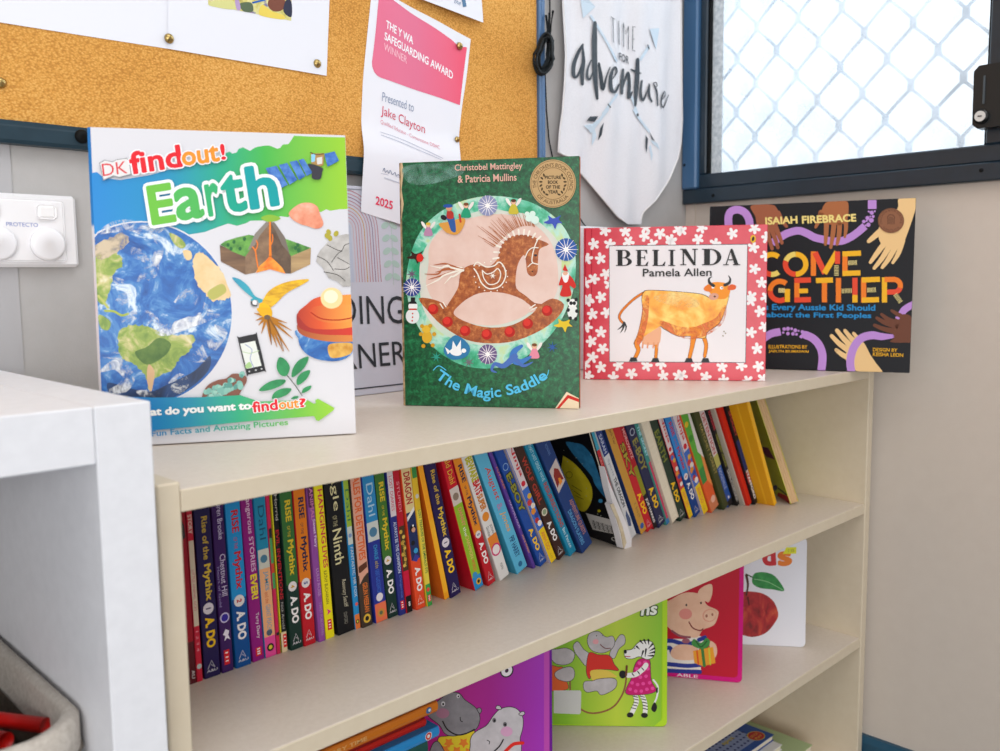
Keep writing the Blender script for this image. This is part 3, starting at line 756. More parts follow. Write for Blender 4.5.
# ------------------------------------------------------------------ globe book
e = Book('hardcover_book', .0246, .2022, 0, -28.76, 4.47, .2192, .2777, .011, 'large white hardcover with a blue globe and the title Earth on a green banner')
e.hard('#dadae0', gradient([(0, '#dadae0'), (.45, '#dccfd3'), (.69, '#dadae0'), (.70, '#1c7cc6'), (1, '#1b79c4')], 0, .2777, 2, .35, 'printed_spine'))
A = e.art()
c1 = lambda l: cc(90, 120, 7.143, l); c2 = lambda l: cc(210, 120, 7.143, l); c3 = lambda l: cc(90, 215, 3.34, l); c4 = lambda l: cc(210, 200, 6.667, l); c5 = lambda l: cc(200, 310, 5.775, l)
ban = gradient([(0, '#0b84cf'), (.28, '#0a8fbf'), (.5, '#18a884'), (.68, '#44b64b'), (1, '#97cf2f')], 0, .215)
A.poly([(89, 173), (97, 172), (104, 178), (120, 180), (150, 175), (185, 165), (215, 158)] + c1([(975, 235)]) + c2([(140, 225), (160, 240), (190, 232), (205, 205), (235, 195), (255, 205), (285, 220), (320, 198), (345, 190), (400, 182), (425, 183), (455, 195), (480, 205), (500, 200), (520, 175), (560, 172), (580, 145), (600, 112), (700, 118), (990, 125)]) + [(352, 140), (352, 208.8)]
       + c4([(925, 60), (860, 62), (800, 72), (775, 62), (740, 80), (690, 75), (560, 80), (520, 115), (470, 108), (430, 125), (400, 133), (340, 137), (270, 138), (240, 155), (180, 172), (120, 157), (60, 178), (0, 200)]) + [(205, 232), (180, 236), (89, 234)], ban)
globe = noisy([(.30, '#0d3f86'), (.46, '#1f66b4'), (.545, '#4a88c4'), (.62, '#d4e2ee'), (.8, '#eef2f6')], 30, 'globe_clouds', 9, .35, 0, None, .35, 1.6, None, .66)
land = noisy([(.3, '#4e7a2a'), (.5, '#93a94a'), (.62, '#cfc58c'), (.75, '#e8e6cc')], 60, 'globe_land', 8, .35, 0, None, .35, .6, None, .65)
sand = noisy([(.3, '#b7b565'), (.45, '#e3c48e'), (.7, '#f0dcb4')], 25, 'globe_desert', 6, .35)
G0 = []
for k in range(64):
    t = 2*PI*k/64; G0.append((141+92.2*math.cos(t), 313.5+92.5*math.sin(t)))
A.poly(G0, '#dcdce2'); A.poly([(141+(x-141)*.985, 313.5+(y-313.5)*.985) for x, y in G0], globe); cl = wispy('#eef2f6', 55, .46, .66, 'wispy_cloud', 9, 1.2)
dk = '#123a6e'
A.poly(c3([(60, 560), (120, 575), (200, 590), (270, 560), (350, 520), (400, 470), (395, 520), (330, 580), (250, 620), (150, 635), (70, 600)]), noisy([(.3, '#0b2548'), (.55, '#1c4277'), (.7, '#9fb2c8')], 30, 'globe_deep', 8, .35, 0, None, .35, 1.2), True)
A.poly(ragged(c3([(100, 385), (150, 368), (200, 375), (260, 400), (345, 402), (335, 450), (300, 480), (270, 520), (215, 545), (200, 590), (188, 545), (150, 500), (110, 480), (95, 440)]), 1.1), land)
A.poly(c3([(150, 460), (190, 440), (230, 410), (270, 430), (250, 470), (190, 500)]), noisy([(.3, '#2f5a1e'), (.7, '#6a8a3a')], 60, 'globe_forest', 6, .35), True)
A.poly(c3([(195, 500), (215, 520), (212, 560), (203, 590), (190, 550)]), '#d6b189', True)
A.poly(ragged(c3([(12, 150), (40, 120), (90, 125), (110, 165), (80, 200), (60, 260), (20, 250)]), 1.3, 5), land)
A.poly(ragged(c3([(12, 110), (60, 80), (110, 60), (130, 90), (80, 130), (30, 150)]), 1.2, 7), wispy('#c9b79a', 50, .36, .56, 'pale_land'))
A.poly(c3([(10, 250), (40, 240), (60, 265), (45, 300), (20, 280)]), land, True)
A.stroke(c3([(50, 320), (80, 322), (105, 335), (128, 330)]), 2.2, '#a9b84e'); A.stroke(c3([(28, 270), (45, 290), (60, 310)]), 2.5, '#b9bf6a'); A.poly(c3([(28, 335), (50, 340), (70, 360), (60, 385), (35, 375)]), land, True)
A.poly(c3([(265, 60), (300, 75), (320, 100), (305, 112), (280, 95)]), land, True)
A.poly(c3([(310, 120), (335, 120), (340, 145), (322, 150)]), sand, True)
A.poly(ragged(c3([(345, 150), (362, 125), (385, 135), (430, 175), (462, 240), (466, 275), (430, 285), (405, 285), (385, 262), (360, 235), (348, 195)]), .9, 3), sand)
A.poly(c3([(395, 255), (440, 230), (455, 255), (420, 280), (400, 280)]), '#b9b765', True)
wh_ = '#f2f6fa'
for l, w in (([(30, 60), (80, 40), (140, 35), (190, 55), (240, 50)], 5), ([(200, 60), (230, 90), (225, 140), (190, 190), (160, 220)], 4), ([(120, 110), (160, 130), (200, 160)], 5), ([(70, 210), (120, 240), (110, 280), (70, 310)], 5),
             ([(225, 140), (215, 190), (195, 215)], 4), ([(285, 290), (330, 260), (370, 300), (410, 320)], 4), ([(110, 355), (160, 330), (200, 345), (240, 385), (300, 370), (370, 345), (430, 335)], 5), ([(330, 480), (370, 470), (410, 430), (440, 420)], 6),
             ([(265, 560), (300, 540), (320, 560), (300, 585), (280, 575), (295, 562)], 3), ([(40, 520), (90, 500), (130, 540), (110, 575), (60, 590)], 5), ([(160, 590), (200, 600), (240, 580)], 5), ([(420, 370), (440, 395), (425, 440)], 5), ([(50, 475), (90, 470), (120, 490)], 4)):
    A.stroke(c3(l), [w*.6] + [w*2.3]*(len(l)-2) + [w*.6], cl)
# volcano block
A.poly(c4([(340, 118), (400, 98), (470, 120), (440, 140), (380, 145)]), '#8fbb3f', True)
A.poly(c4([(65, 300), (235, 378), (235, 497), (72, 410)]), noisy([(.3, '#5d4334'), (.7, '#8a6a4c')], 60, 'earth_layers', 4, .4, 0, None, .35, 0, (.3, 1, 3)))
A.poly(c4([(540, 375), (673, 320), (668, 430), (540, 490)]), noisy([(.3, '#9a7b55'), (.7, '#c0a172')], 60, 'earth_layers_light', 4, .4, 0, None, .35, 0, (.3, 1, 3)))
A.poly(c4([(235, 375), (300, 240), (380, 150), (398, 145), (400, 375), (300, 485), (235, 497)]), noisy([(.3, '#6d5240'), (.7, '#9b7d60')], 80, 'rock_cut', 4, .4))
A.poly(c4([(398, 145), (425, 160), (480, 270), (540, 375), (540, 490), (505, 490), (400, 375)]), noisy([(.3, '#4b3a30'), (.7, '#77604c')], 80, 'rock_cut_dark', 4, .4))
grs = noisy([(.35, '#3f7a37'), (.6, '#6fae4d'), (.8, '#8cc25e')], 90, 'grass_print', 5, .4)
A.poly(c4([(68, 298), (100, 275), (180, 250), (260, 232), (300, 240), (290, 300), (235, 378), (150, 345), (110, 320)]), grs)
A.poly(c4([(470, 250), (520, 265), (590, 290), (673, 320), (600, 350), (540, 375), (505, 320)]), grs)
A.poly(c4([(375, 145), (300, 225), (250, 340), (300, 300), (330, 240), (395, 160)]), '#8d857c'); A.poly(c4([(400, 145), (430, 150), (500, 250), (530, 355), (480, 300), (440, 210)]), '#7c7168')
for x, y in ((120, 300), (160, 280), (200, 325), (230, 260), (140, 325), (570, 320), (585, 300), (590, 335)): A.ell(*c4([(x, y)])[0], 1.6, 2.0, '#2d6b3c')
A.poly(c4([(305, 487), (330, 440), (370, 405), (400, 372), (440, 410), (480, 450), (505, 492), (400, 462)]), noisy([(.35, '#f06a1c'), (.6, '#f7a23a')], 120, 'lava', 4, .4))
A.stroke(c4([(400, 150), (400, 260), (402, 380)]), [1.8, 1.8, 2.6], '#f5842a', False); A.stroke(c4([(320, 450), (310, 390), (302, 340), (285, 315)]), 1.4, '#f08030'); A.stroke(c4([(302, 340), (318, 300), (308, 270)]), 1.1, '#f08030'); A.stroke(c4([(400, 310), (418, 270), (415, 230)]), 1.1, '#f08030')
# rocks, butterfly
A.poly(c4([(525, 90), (560, 50), (610, 22), (670, 20), (715, 45), (735, 100), (755, 150), (745, 180), (705, 192), (650, 175), (600, 160), (550, 130)]), noisy([(.3, '#d9714f'), (.55, '#efa183'), (.8, '#f8cdb8')], 60, 'pink_rock', 5, .4), True)
rk = noisy([(.3, '#9b9894'), (.7, '#cfccc9')], 60, 'grey_rock', 5, .4)
A.poly(c4([(780, 285), (850, 240), (905, 228), (960, 230), (960, 575), (885, 578), (850, 545), (790, 520), (750, 450), (708, 410), (715, 370), (735, 335)]), rk)
for l in ([(780, 300), (870, 340), (900, 300), (960, 285)], [(715, 375), (780, 410), (822, 470)], [(810, 415), (850, 360), (880, 340)], [(830, 460), (900, 462), (940, 440)], [(760, 480), (850, 500), (900, 540)], [(850, 385), (940, 430)]): A.stroke(c4(l), .7, '#3b3836')
for x, y in ((790, 215), (800, 255), (840, 225), (780, 240)): A.ell(*c4([(x, y)])[0], 3.0, 2.3, '#b3a93c', x)
# macaw
A.poly(c4([(148, 520), (200, 530), (255, 575), (300, 640), (355, 668), (335, 690), (275, 645), (215, 595)]), gradient([(0, '#2250a8'), (1, '#2fa3b8')], .085, .125), True)
A.poly(c4([(345, 690), (385, 615), (450, 570), (540, 540), (640, 528), (657, 538), (600, 572), (510, 622), (440, 690), (395, 725), (345, 760)]), noisy([(.35, '#c79116'), (.6, '#f0c022')], 90, 'yellow_feathers', 4, .4, 0, None, .3, 0, (1, 1, 3)), True)
A.poly(c4([(330, 690), (370, 690), (410, 730), (410, 780), (370, 790), (330, 750)]), '#f2bd1d', True)
A.ell(*c4([(296, 688)])[0], 4.0, 4.2, '#9c9c9e'); A.ell(*c4([(298, 685)])[0], 2.2, 2.6, '#eeeeee'); A.stroke(c4([(275, 680), (285, 700), (310, 705)]), 1.2, '#2b2b30'); A.stroke(c4([(275, 668), (290, 660), (310, 662)]), 1.6, '#2fa3b8')
for (x, y) in ((312, 18), (322, 60), (338, 88), (355, 135), (412, 200), (445, 215), (480, 240), (514, 238), (535, 165), (528, 118), (500, 75)): A.stroke(c5([(385, 35), ((385+x)/2, (38+y)/2), (x, y)]), [2.6, 2.4, .5], '#b4751c', False)
A.stroke(c5([(390, 40), (405, 120), (413, 198)]), [2, 1.6, .5], '#7a4a14', False); A.stroke(c5([(395, 40), (450, 130), (484, 238)]), [2, 1.4, .4], '#8a5a1a', False)
A.poly(c5([(330, -10), (395, -12), (412, 15), (400, 45), (365, 40), (340, 15)]), '#efb21c', True); A.ell(*c5([(388, 42)])[0], 3.2, 2.4, '#6b5a4a')
# cut-away earth
A.ell(*c5([(735, 165)])[0], 29, 22, globe, 0, 30, 0, 180); A.poly(c5([(565, 110), (600, 200), (650, 260), (740, 295), (840, 280), (920, 200), (920, 120)]), globe, True); A.poly(c5([(740, 205), (800, 190), (880, 195), (870, 250), (800, 275), (750, 270)]), noisy([(.35, '#c98a2c'), (.6, '#e6b85a')], 90, 'globe_land_orange', 5, .4), True)
A.poly(c5([(562, 85), (600, 110), (700, 135), (800, 138), (920, 130), (920, 175), (800, 185), (690, 175), (600, 150), (565, 120)]), gradient([(0, '#a8481c'), (1, '#e08a3c')], .17, .22), True)
A.poly(c5([(562, 20), (600, 70), (700, 100), (800, 105), (920, 95), (920, 140), (800, 145), (690, 140), (600, 118), (562, 85)]), gradient([(0, '#a01f12'), (1, '#d93520')], .17, .22), True)
A.poly(c4([(590, 745), (640, 700), (690, 660), (760, 640), (850, 635), (990, 650), (990, 830), (700, 860), (600, 790)]), gradient([(0, '#a8200e'), (.5, '#e0531c'), (1, '#f39a3a')], .165, .215), True)
A.poly(c5([(640, -5), (700, -25), (900, -25), (900, 50), (800, 75), (700, 65), (640, 30)]), gradient([(0, '#d2461a'), (1, '#f7a444')], .18, .22), True); A.stroke(c5([(640, 15), (700, 50), (800, 58), (900, 40)]), 1.2, '#b22c10')
A.ell(*c4([(810, 655)])[0], 11, 10.5, '#f9dca0'); A.ell(*c4([(805, 645)])[0], 7, 6.5, '#fdf0d0')
# phone
A.poly(spline(c5([(218, 165), (225, 158), (320, 138), (330, 145), (378, 345), (372, 352), (280, 373), (268, 368)]), True, 2), '#2b2c30'); A.poly(c5([(232, 195), (318, 178), (355, 322), (268, 340)]), '#e3e8e2')
A.stroke(c5([(262, 200), (300, 230), (290, 280), (310, 330)]), .8, '#98a5c8'); A.stroke(c5([(245, 240), (290, 250), (340, 235)]), .7, '#b8cfa6'); A.poly(c5([(262, 320), (285, 300), (300, 325), (270, 338)]), '#a9cf8e', True)
for x, y in ((285, 355), (322, 347), (355, 340)): A.ell(*c5([(x, y)])[0], 1, .8, '#bfc2c6')
# turquoise stone
tq = noisy([(.35, '#5b3c2e'), (.48, '#6fae9c'), (.7, '#a5d3c4')], 150, 'turquoise_lumps', 5, .4, 0, None, .35, .4)
A.poly(c5([(10, 510), (40, 440), (100, 405), (150, 395), (190, 368), (255, 375), (270, 410), (235, 470), (215, 515), (150, 530), (90, 535), (35, 550)]), '#86584a', True)
for i in range(46):
    random.seed(i); t = random.random(); x = 30+t*220; y = 505-t*100+random.uniform(-38, 32); r = random.uniform(2.0, 3.8); A.ell(*c5([(x, y)])[0], r, r*.85, ['#7fb9ae', '#9fd0c2', '#5f9e94', '#8cc4b6'][i % 4], i*20, 9)
# leaves
gl_ = noisy([(.3, '#1b7a48'), (.7, '#2f9a5c')], 80, 'leaf_green', 4, .4)
A.stroke(c5([(500, 375), (545, 430), (588, 492)]), .8, '#3a4a3a')
for l in ([(455, 275), (490, 285), (518, 330), (500, 378), (465, 375), (442, 330)], [(530, 388), (535, 340), (570, 290), (625, 270), (610, 320), (570, 365)], [(340, 465), (380, 425), (440, 402), (495, 405), (470, 435), (400, 462)],
          [(415, 512), (430, 475), (480, 452), (528, 455), (500, 490), (450, 508)], [(560, 432), (560, 395), (590, 360), (635, 348), (620, 390), (590, 420)], [(588, 480), (600, 450), (642, 436), (630, 462)], [(525, 512), (545, 497), (570, 498), (555, 512)]): A.poly(c5(l), gl_, True)
# arrow
arr = gradient([(0, '#1379c4'), (.25, '#1590b0'), (.5, '#1fae7e'), (.8, '#6cbf3c'), (1, '#97cf2f')], .03, .20)
A.poly([(128, 396.5), (155, 397.5), (205, 397), (240, 395)] + c5([(340, 528), (620, 520), (655, 540), (668, 538), (665, 520), (680, 512), (775, 565), (770, 578), (685, 640), (668, 635), (662, 618), (655, 612)]) + [(250, 421), (200, 426), (150, 430.5), (125, 432)], arr)
# satellite
for l in ([(397, 348), (473, 330), (555, 465), (480, 503)], [(490, 325), (550, 310), (622, 430), (568, 465)], [(568, 303), (620, 292), (680, 403), (635, 432)], [(630, 290), (668, 280), (730, 380), (690, 403)], [(815, 245), (888, 228), (920, 295), (838, 337)]):
    A.poly(c2(l), noisy([(.35, '#1f56b0'), (.65, '#5a8fd6')], 120, 'solar_panel_print', 4, .3))
A.poly(c2([(700, 315), (800, 345), (800, 375), (785, 425), (730, 420), (725, 370)]), '#3b3a44', True); A.poly(c2([(718, 242), (815, 240), (808, 325), (790, 335), (722, 315)]), '#b08a52'); A.poly(c2([(722, 250), (752, 245), (748, 300), (722, 305)]), '#8ed0ee'); A.poly(c2([(760, 275), (800, 265), (800, 315), (765, 322)]), '#dcd9d2'); A.stroke(c2([(715, 235), (760, 250), (810, 245)]), .8, '#46382c')
A.build('cover_picture', e.root2)
A = e.art()
A.poly(c1([(68, 310), (105, 288), (165, 300), (190, 285), (265, 275), (285, 300), (302, 395), (210, 418), (170, 405), (98, 437)]), '#8f9298', False); A.poly(c1([(75, 312), (110, 293), (165, 306), (190, 290), (262, 280), (280, 300), (292, 388), (208, 410), (170, 398), (100, 428)]), '#e3e2e2')
A.text('DK', c1([(96, 405), (272, 383)]), 12.2, '#d8424a', 0)
A.text('find', c1([(303, 388), (658, 333)]), 21.2, '#e2202e', .030, outline=(.075, '#ececf0')); A.text('out', c1([(668, 330), (925, 295)]), 15, '#f2932c', .030, outline=(.075, '#ececf0')); A.text('!', c1([(945, 287), (968, 284)]), 15, '#e2202e', .03, outline=(.07, '#ececf0'))
# title letters, each its own tone, with a thick pale outline
base = lambda a, b: [(152.5+(a-152.5), 224.5-(a-152.5)*.158), (152.5+(b-152.5), 224.5-(b-152.5)*.158)]
LT = [('E', 153.5, 175.5, 37, '#6fc045'), ('a', 179, 203.5, 29.5, '#52b85c'), ('r', 209.5, 221, 29.5, '#36b070'), ('t', 226, 246.5, 35, '#1aa68e'), ('h', 252, 278, 40.5, '#11a0a4')]
for ch, a, b, h, col in LT: A.text(ch, base(a, b), h, '#eef2f2', .085)
for ch, a, b, h, col in LT: A.text(ch, base(a, b), h, col, .028)
A.build('title_lettering', e.root2); A = e.art()
A.text('What do you want to', [(130, 419), (251, 411)], 9.3, '#f4f6f6', .045); A.text('find', c5([(308, 590), (448, 573)]), 10.2, '#e2202e', .03, outline=(.08, '#f0f0f3')); A.text('out', c5([(458, 572), (570, 562)]), 7.6, '#f2932c', .03, outline=(.08, '#f0f0f3')); A.text('?', c5([(580, 560), (610, 556)]), 8.4, '#e2202e', .03, outline=(.08, '#f0f0f3'))
A.text('Fun Facts and Amazing Pictures', [(152.5, 438), (288, 426.5)], 7.4, arr, .015)
A.build('caption_lettering', e.root2)
S_ = Art(lambda p: p, lambda u, v, l: (-.0026-l, .0055+u, v), [3]); S_.text('findout!', [(0, .190), (0, .110)], .004, '#d8424a', .01, up=(1, 0)); S_.build('spine_lettering', e.spine)

# ------------------------------------------------------------------ rocking-horse book
b = Book('picture_book', .3703, .2176, 0, -56.34, .73, .2020, .2745, .009, 'worn dark green picture book with a brown rocking horse in a ring of small toys')
grn = noisy([(.34, '#042e1c'), (.5, '#08552f'), (.66, '#1f8450')], 170, 'mottled_green_print', 8, .28, 0, None, .5, .5, None, .75)
b.hard(grn, noisy([(.4, '#c9ac84'), (.6, '#6f5a3c')], 60, 'worn_spine', 4, .8), '#bb5b48', .0016)
A = b.art(); k1 = lambda l: cc(380, 150, 2.782, l)
A.poly(k1([(55, 36), (62, 30), (66, 60), (60, 110), (66, 150), (58, 190), (50, 150)]), '#cdb28c')
A.poly(k1([(70, 45), (200, 40), (230, 66), (140, 95), (78, 90)]), wispy('#7fb0a0', 40, .4, .75, 'painted_sheen'), True)  # pale sheen painted onto the cover near its top left corner
A.poly(k1([(300, 128), (380, 135), (440, 155), (500, 200), (535, 260), (545, 320), (535, 400), (500, 480), (450, 540), (380, 590), (300, 608), (220, 595), (150, 550), (100, 480), (75, 400), (78, 320), (105, 240), (150, 185), (220, 145)]), noisy([(.36, '#1f9a6a'), (.46, '#58c09c'), (.55, '#b4e0d0'), (.66, '#c4d890')], 30, 'mint_wash', 6, .3, 0, None, .5, .4), True)
A.poly(k1([(300, 165), (360, 172), (410, 180), (460, 215), (500, 265), (505, 330), (500, 400), (490, 450), (430, 505), (370, 535), (300, 545), (220, 530), (160, 500), (120, 440), (110, 370), (115, 300), (150, 240), (220, 190)]), noisy([(.3, '#b9d8c8'), (.6, '#dcd6cc')], 20, 'pale_wash', 5, .3), True)
A.poly(k1([(300, 180), (380, 185), (440, 215), (480, 265), (495, 330), (490, 400), (440, 450), (300, 440), (170, 430), (130, 380), (135, 320), (140, 260), (190, 210)]), noisy([(.3, '#dcb8aa'), (.7, '#e8cdc2')], 30, 'pink_wash', 5, .3), True)
hr = noisy([(.34, '#84401a'), (.5, '#a85624'), (.66, '#cf8648')], 150, 'brown_sponge', 7, .35, 0, None, .4, .3, None, .7)
# rocker + body
A.poly(spline(k1([(108, 413), (150, 416), (185, 432), (205, 452), (250, 482), (310, 494), (370, 486), (420, 458), (445, 432), (480, 413), (512, 430), (495, 465), (450, 500), (380, 530), (310, 538), (240, 528), (175, 490), (135, 450)]), True, 3), hr)
A.poly(spline(k1([(222, 350), (232, 330), (262, 318), (300, 325), (325, 305), (335, 270), (352, 248), (380, 236), (420, 238), (440, 248), (470, 262), (445, 275), (440, 300), (438, 340), (425, 352), (410, 342), (406, 310), (400, 292), (385, 315), (378, 350), (380, 385), (405, 405), (430, 425), (455, 430), (440, 445), (415, 432), (395, 415), (345, 398), (290, 396), (250, 410), (225, 440), (205, 458), (185, 440), (205, 405), (218, 380)]), True, 3), hr)
A.poly(k1([(205, 455), (225, 428), (255, 408), (300, 398), (350, 401), (395, 418), (422, 440), (395, 465), (340, 484), (290, 488), (240, 478)]), noisy([(.3, '#dcb8aa'), (.7, '#e8cdc2')], 30, 'pink_wash', 5, .3), True)
for x, y in ((148, 443), (188, 478), (237, 503), (297, 513), (361, 506), (411, 483), (465, 447)): A.ell(*k1([(x, y)])[0], 5.3, 5.3, '#b5201a'); A.ell(*k1([(x-2, y-3)])[0], 3.6, 3.6, '#d8352a')
for x, y in ((330, 300), (332, 285), (336, 270), (343, 258), (352, 249), (362, 242), (374, 238), (387, 235), (400, 235), (412, 238), (425, 243), (437, 250)):
    dx, dy = (x-385)/60, (y-290)/60; A.stroke(k1([(x, y), (x+dx*14-2, y+dy*14)]), 1.9, '#f1e9dc', False)
random.seed(3); A.hold()
for i in range(44):
    t = i/43; x = 328+t*105; y = 285-55*math.sin(t*PI*.62)-8; L_ = random.uniform(30, 95)*(1-.55*t); a = math.radians(212+t*50+random.uniform(-6, 6)); A.stroke(k1([(x+math.cos(a)*12, y+math.sin(a)*12), (x+math.cos(a)*L_, y+math.sin(a)*L_)]), [.8, .3], '#b5714c', False, False)
A.hold(False)
for i, (x, y) in enumerate(((125, 345), (140, 322), (135, 360), (128, 378), (155, 340), (180, 372), (150, 320), (165, 330))):
    A.stroke(k1([(232, 328+i), ((232+x)/2, (330+y)/2-6+3*(i % 3)), ((232+x*2)/3, (330+y*2)/3+5-2*i), (x, y)]), [2.2, 1.8, 1.6, .5], ['#b0623a', '#f1e9dc'][i % 2])
A.stroke(k1([(262, 322), (272, 312), (295, 325), (318, 322), (332, 312), (345, 325), (350, 350), (335, 378), (305, 386), (283, 370), (272, 345), (262, 330)]), 1.3, '#f1e9dc'); A.stroke(k1([(285, 335), (298, 345), (315, 340), (328, 330), (336, 345), (328, 368), (305, 374), (290, 358), (285, 338)]), 1.1, '#f1e9dc')
A.hold()
for k in range(16):
    t = 2*PI*k/16; A.ell(*k1([(309+46*math.cos(t), 352+42*math.sin(t))])[0], .7, .7, '#f1e9dc', 0, 8)
A.hold(False); A.star(*k1([(314, 350)])[0], 3.6, 1.1, 6, '#f1e9dc')
A.stroke(k1([(438, 252), (432, 265), (425, 290), (424, 312), (440, 318)]), 1.1, '#f1e9dc'); A.stroke(k1([(404, 300), (412, 282), (425, 272), (440, 272)]), 1.0, '#f1e9dc'); A.stroke(k1([(412, 325), (424, 315), (438, 318)]), 1.0, '#f1e9dc')
A.ell(*k1([(433, 293)])[0], 1.5, 1.1, '#2a2b38'); A.ell(*k1([(424, 338)])[0], .8, .8, '#4a2414')
A.stroke(k1([(168, 428), (176, 440)]), 1.2, '#f1e9dc', False); A.stroke(k1([(176, 424), (184, 436)]), 1.2, '#f1e9dc', False); A.stroke(k1([(417, 440), (432, 430)]), 1.2, '#f1e9dc', False); A.stroke(k1([(420, 446), (436, 438)]), 1.2, '#f1e9dc', False)
def burst(x, y, r, col):
    c = k1([(x, y)])[0]; A.ell(*c, r/2.782, r*1.05/2.782, col)
    A.hold()
    for i in range(14):
        t = 2*PI*i/14; A.stroke([(c[0]+math.cos(t)*r*.35/2.78, c[1]+math.sin(t)*r*.35/2.78), (c[0]+math.cos(t)*r*1.12/2.78, c[1]+math.sin(t)*r*1.12/2.78)], [.9, .3], '#e9e4ea', False, False)
    A.hold(False); A.star(*c, r*.5/2.78, r*.2/2.78, 7, '#f6f3f3')
burst(300, 155, 27, '#8c92b8'); burst(518, 277, 30, '#2f5aa6'); burst(90, 382, 24, '#33458c'); burst(300, 568, 26, '#6c5a86')
def fairy(x, y, dress, hair, s=1):
    f = lambda l: k1([(x+a*s, y+b_*s) for a, b_ in l])
    A.poly(f([(-4, 0), (-14, -18), (-22, -20), (-18, -8), (-6, 4)]), '#f0ebe6', True); A.poly(f([(4, 0), (14, -18), (22, -20), (18, -8), (6, 4)]), '#e9e2dd', True)
    A.poly(f([(-5, -4), (5, -4), (14, 20), (0, 24), (-14, 20)]), dress, True); A.ell(*f([(0, -10)])[0], 2.4*s, 2.5*s, '#eab596'); A.ell(*f([(0, -14)])[0], 2.6*s, 1.6*s, hair)
fairy(135, 218, '#b786a8', '#d9b63a', .9); fairy(240, 165, '#1f9a72', '#7a4a2c'); fairy(372, 155, '#c9b83a', '#5c3220'); fairy(430, 556, '#e08aa0', '#7a4a2c')
# rider in a boat
A.poly(k1([(165, 205), (190, 200), (235, 190), (232, 215), (215, 235), (190, 232), (175, 220)]), '#d99a44', True); A.stroke(k1([(225, 200), (222, 180)]), 2, '#c23a2a'); A.poly(k1([(185, 180), (205, 182), (212, 225), (200, 226), (192, 205)]), '#2f5a9e', True); A.poly(k1([(188, 170), (203, 172), (205, 190), (188, 190)]), '#b5322c', True); A.ell(*k1([(193, 162)])[0], 3, 3, '#d99a78'); A.ell(*k1([(190, 156)])[0], 4.8, 1.8, '#2250a0'); A.ell(*k1([(178, 188)])[0], 3.2, 2.4, '#1d1c22', 30)
# rabbit, bluebird, santa, panda, gold bird
for x, y, r in ((415, 190, 3.5), (425, 178, 3), (432, 195, 4), (410, 178, 2.4)): A.ell(*k1([(x, y)])[0], r, r, '#d9efe4')
bird = lambda x, y, s, col: A.poly(spline(k1([(x+a*s, y+b_*s) for a, b_ in ((-26, 3), (-12, -3), (-14, -16), (-2, -8), (10, -10), (22, -16), (16, -4), (26, 6), (12, 6), (6, 22), (-2, 8), (-14, 8))]), True, 3), col)
bird(482, 198, 1, '#3f56b8'); bird(510, 485, 1, '#e2c22c'); bird(100, 296, .95, '#3a2018'); A.ell(*k1([(112, 300)])[0], 3.4, 4.2, '#d6281f')
A.poly(k1([(498, 375), (510, 345), (530, 350), (545, 375), (540, 385), (528, 378), (532, 405), (502, 405), (508, 378)]), '#cf2a22', True); A.poly(k1([(508, 335), (515, 318), (524, 338)]), '#cf2a22'); A.poly(k1([(507, 342), (526, 342), (522, 366), (512, 366)]), '#f1eeee', True); A.ell(*k1([(516, 343)])[0], 2.5, 2, '#e8b296')
A.ell(*k1([(536, 450)])[0], 5, 7.5, '#e6e8e6'); A.ell(*k1([(536, 426)])[0], 4.6, 4.2, '#eeeeec')
for x, y in ((524, 418), (546, 416), (532, 426), (541, 426), (524, 445), (548, 448), (530, 468), (545, 470)): A.ell(*k1([(x, y)])[0], 1.7, 1.9, '#1d1c20')
# seahorse, dove, teddy, snowman, stars
A.stroke(k1([(395, 545), (375, 560), (372, 580), (390, 590), (420, 575)]), [3, 6, 8, 6, 2], '#3f78c2'); A.stroke(k1([(375, 575), (345, 600), (320, 595), (312, 612), (325, 618)]), [7, 5, 3.5, 2.5, 1], '#4a6fb8'); A.stroke(k1([(380, 585), (400, 600), (425, 590)]), [4, 3, 1], '#4a6fb8')
A.poly(k1([(178, 555), (210, 515), (250, 545), (240, 575), (200, 582)]), '#2f78a8', True); A.ell(*k1([(212, 562)])[0], 6, 3.6, '#eef0f2', 10); A.poly(k1([(200, 560), (204, 530), (214, 548), (226, 528), (226, 562)]), '#eef0f2'); A.ell(*k1([(234, 558)])[0], 2.4, 2.2, '#eef0f2'); A.poly(k1([(198, 560), (182, 548), (190, 568)]), '#eef0f2')
A.ell(*k1([(132, 520)])[0], 5.0, 6.2, '#d8a92c'); A.ell(*k1([(130, 498)])[0], 4.4, 4.0, '#e0b536')
for x, y in ((118, 490), (141, 489), (115, 512), (152, 512), (122, 545), (148, 543)): A.ell(*k1([(x, y)])[0], 2.0, 2.0, '#c9971f')
A.ell(*k1([(92, 462)])[0], 6.8, 7.5, '#e4e8e8'); A.ell(*k1([(93, 435)])[0], 4.6, 4.8, '#eff1f1'); A.poly(k1([(82, 428), (104, 428), (102, 422), (99, 421), (99, 410), (87, 410), (87, 421), (81, 423)]), '#17181c'); A.stroke(k1([(84, 443), (102, 443)]), 1.6, '#c9382a')
for x, y in ((92, 455), (92, 465), (91, 475)): A.ell(*k1([(x, y)])[0], .8, .8, '#c9382a')
for x, y, c in ((158, 575, '#2f9a86'), (248, 590, '#6f6a72'), (480, 548, '#2f5aa0'), (90, 345, '#6f5a72')): A.star(*k1([(x, y)])[0], 6, 1.6, 7, c, .3)
A.build('cover_picture', b.root2)
A = b.art()
c = k1([(482, 94)])[0]; A.ell(c[0], c[1], 23.0, 24.0, '#c2a070', 0, 48); A.ring(c[0], c[1], 21.8, 22.2, '#6e5734', ry=1.04); A.ring(c[0], c[1], 15.0, 15.5, '#6e5734', ry=1.04)
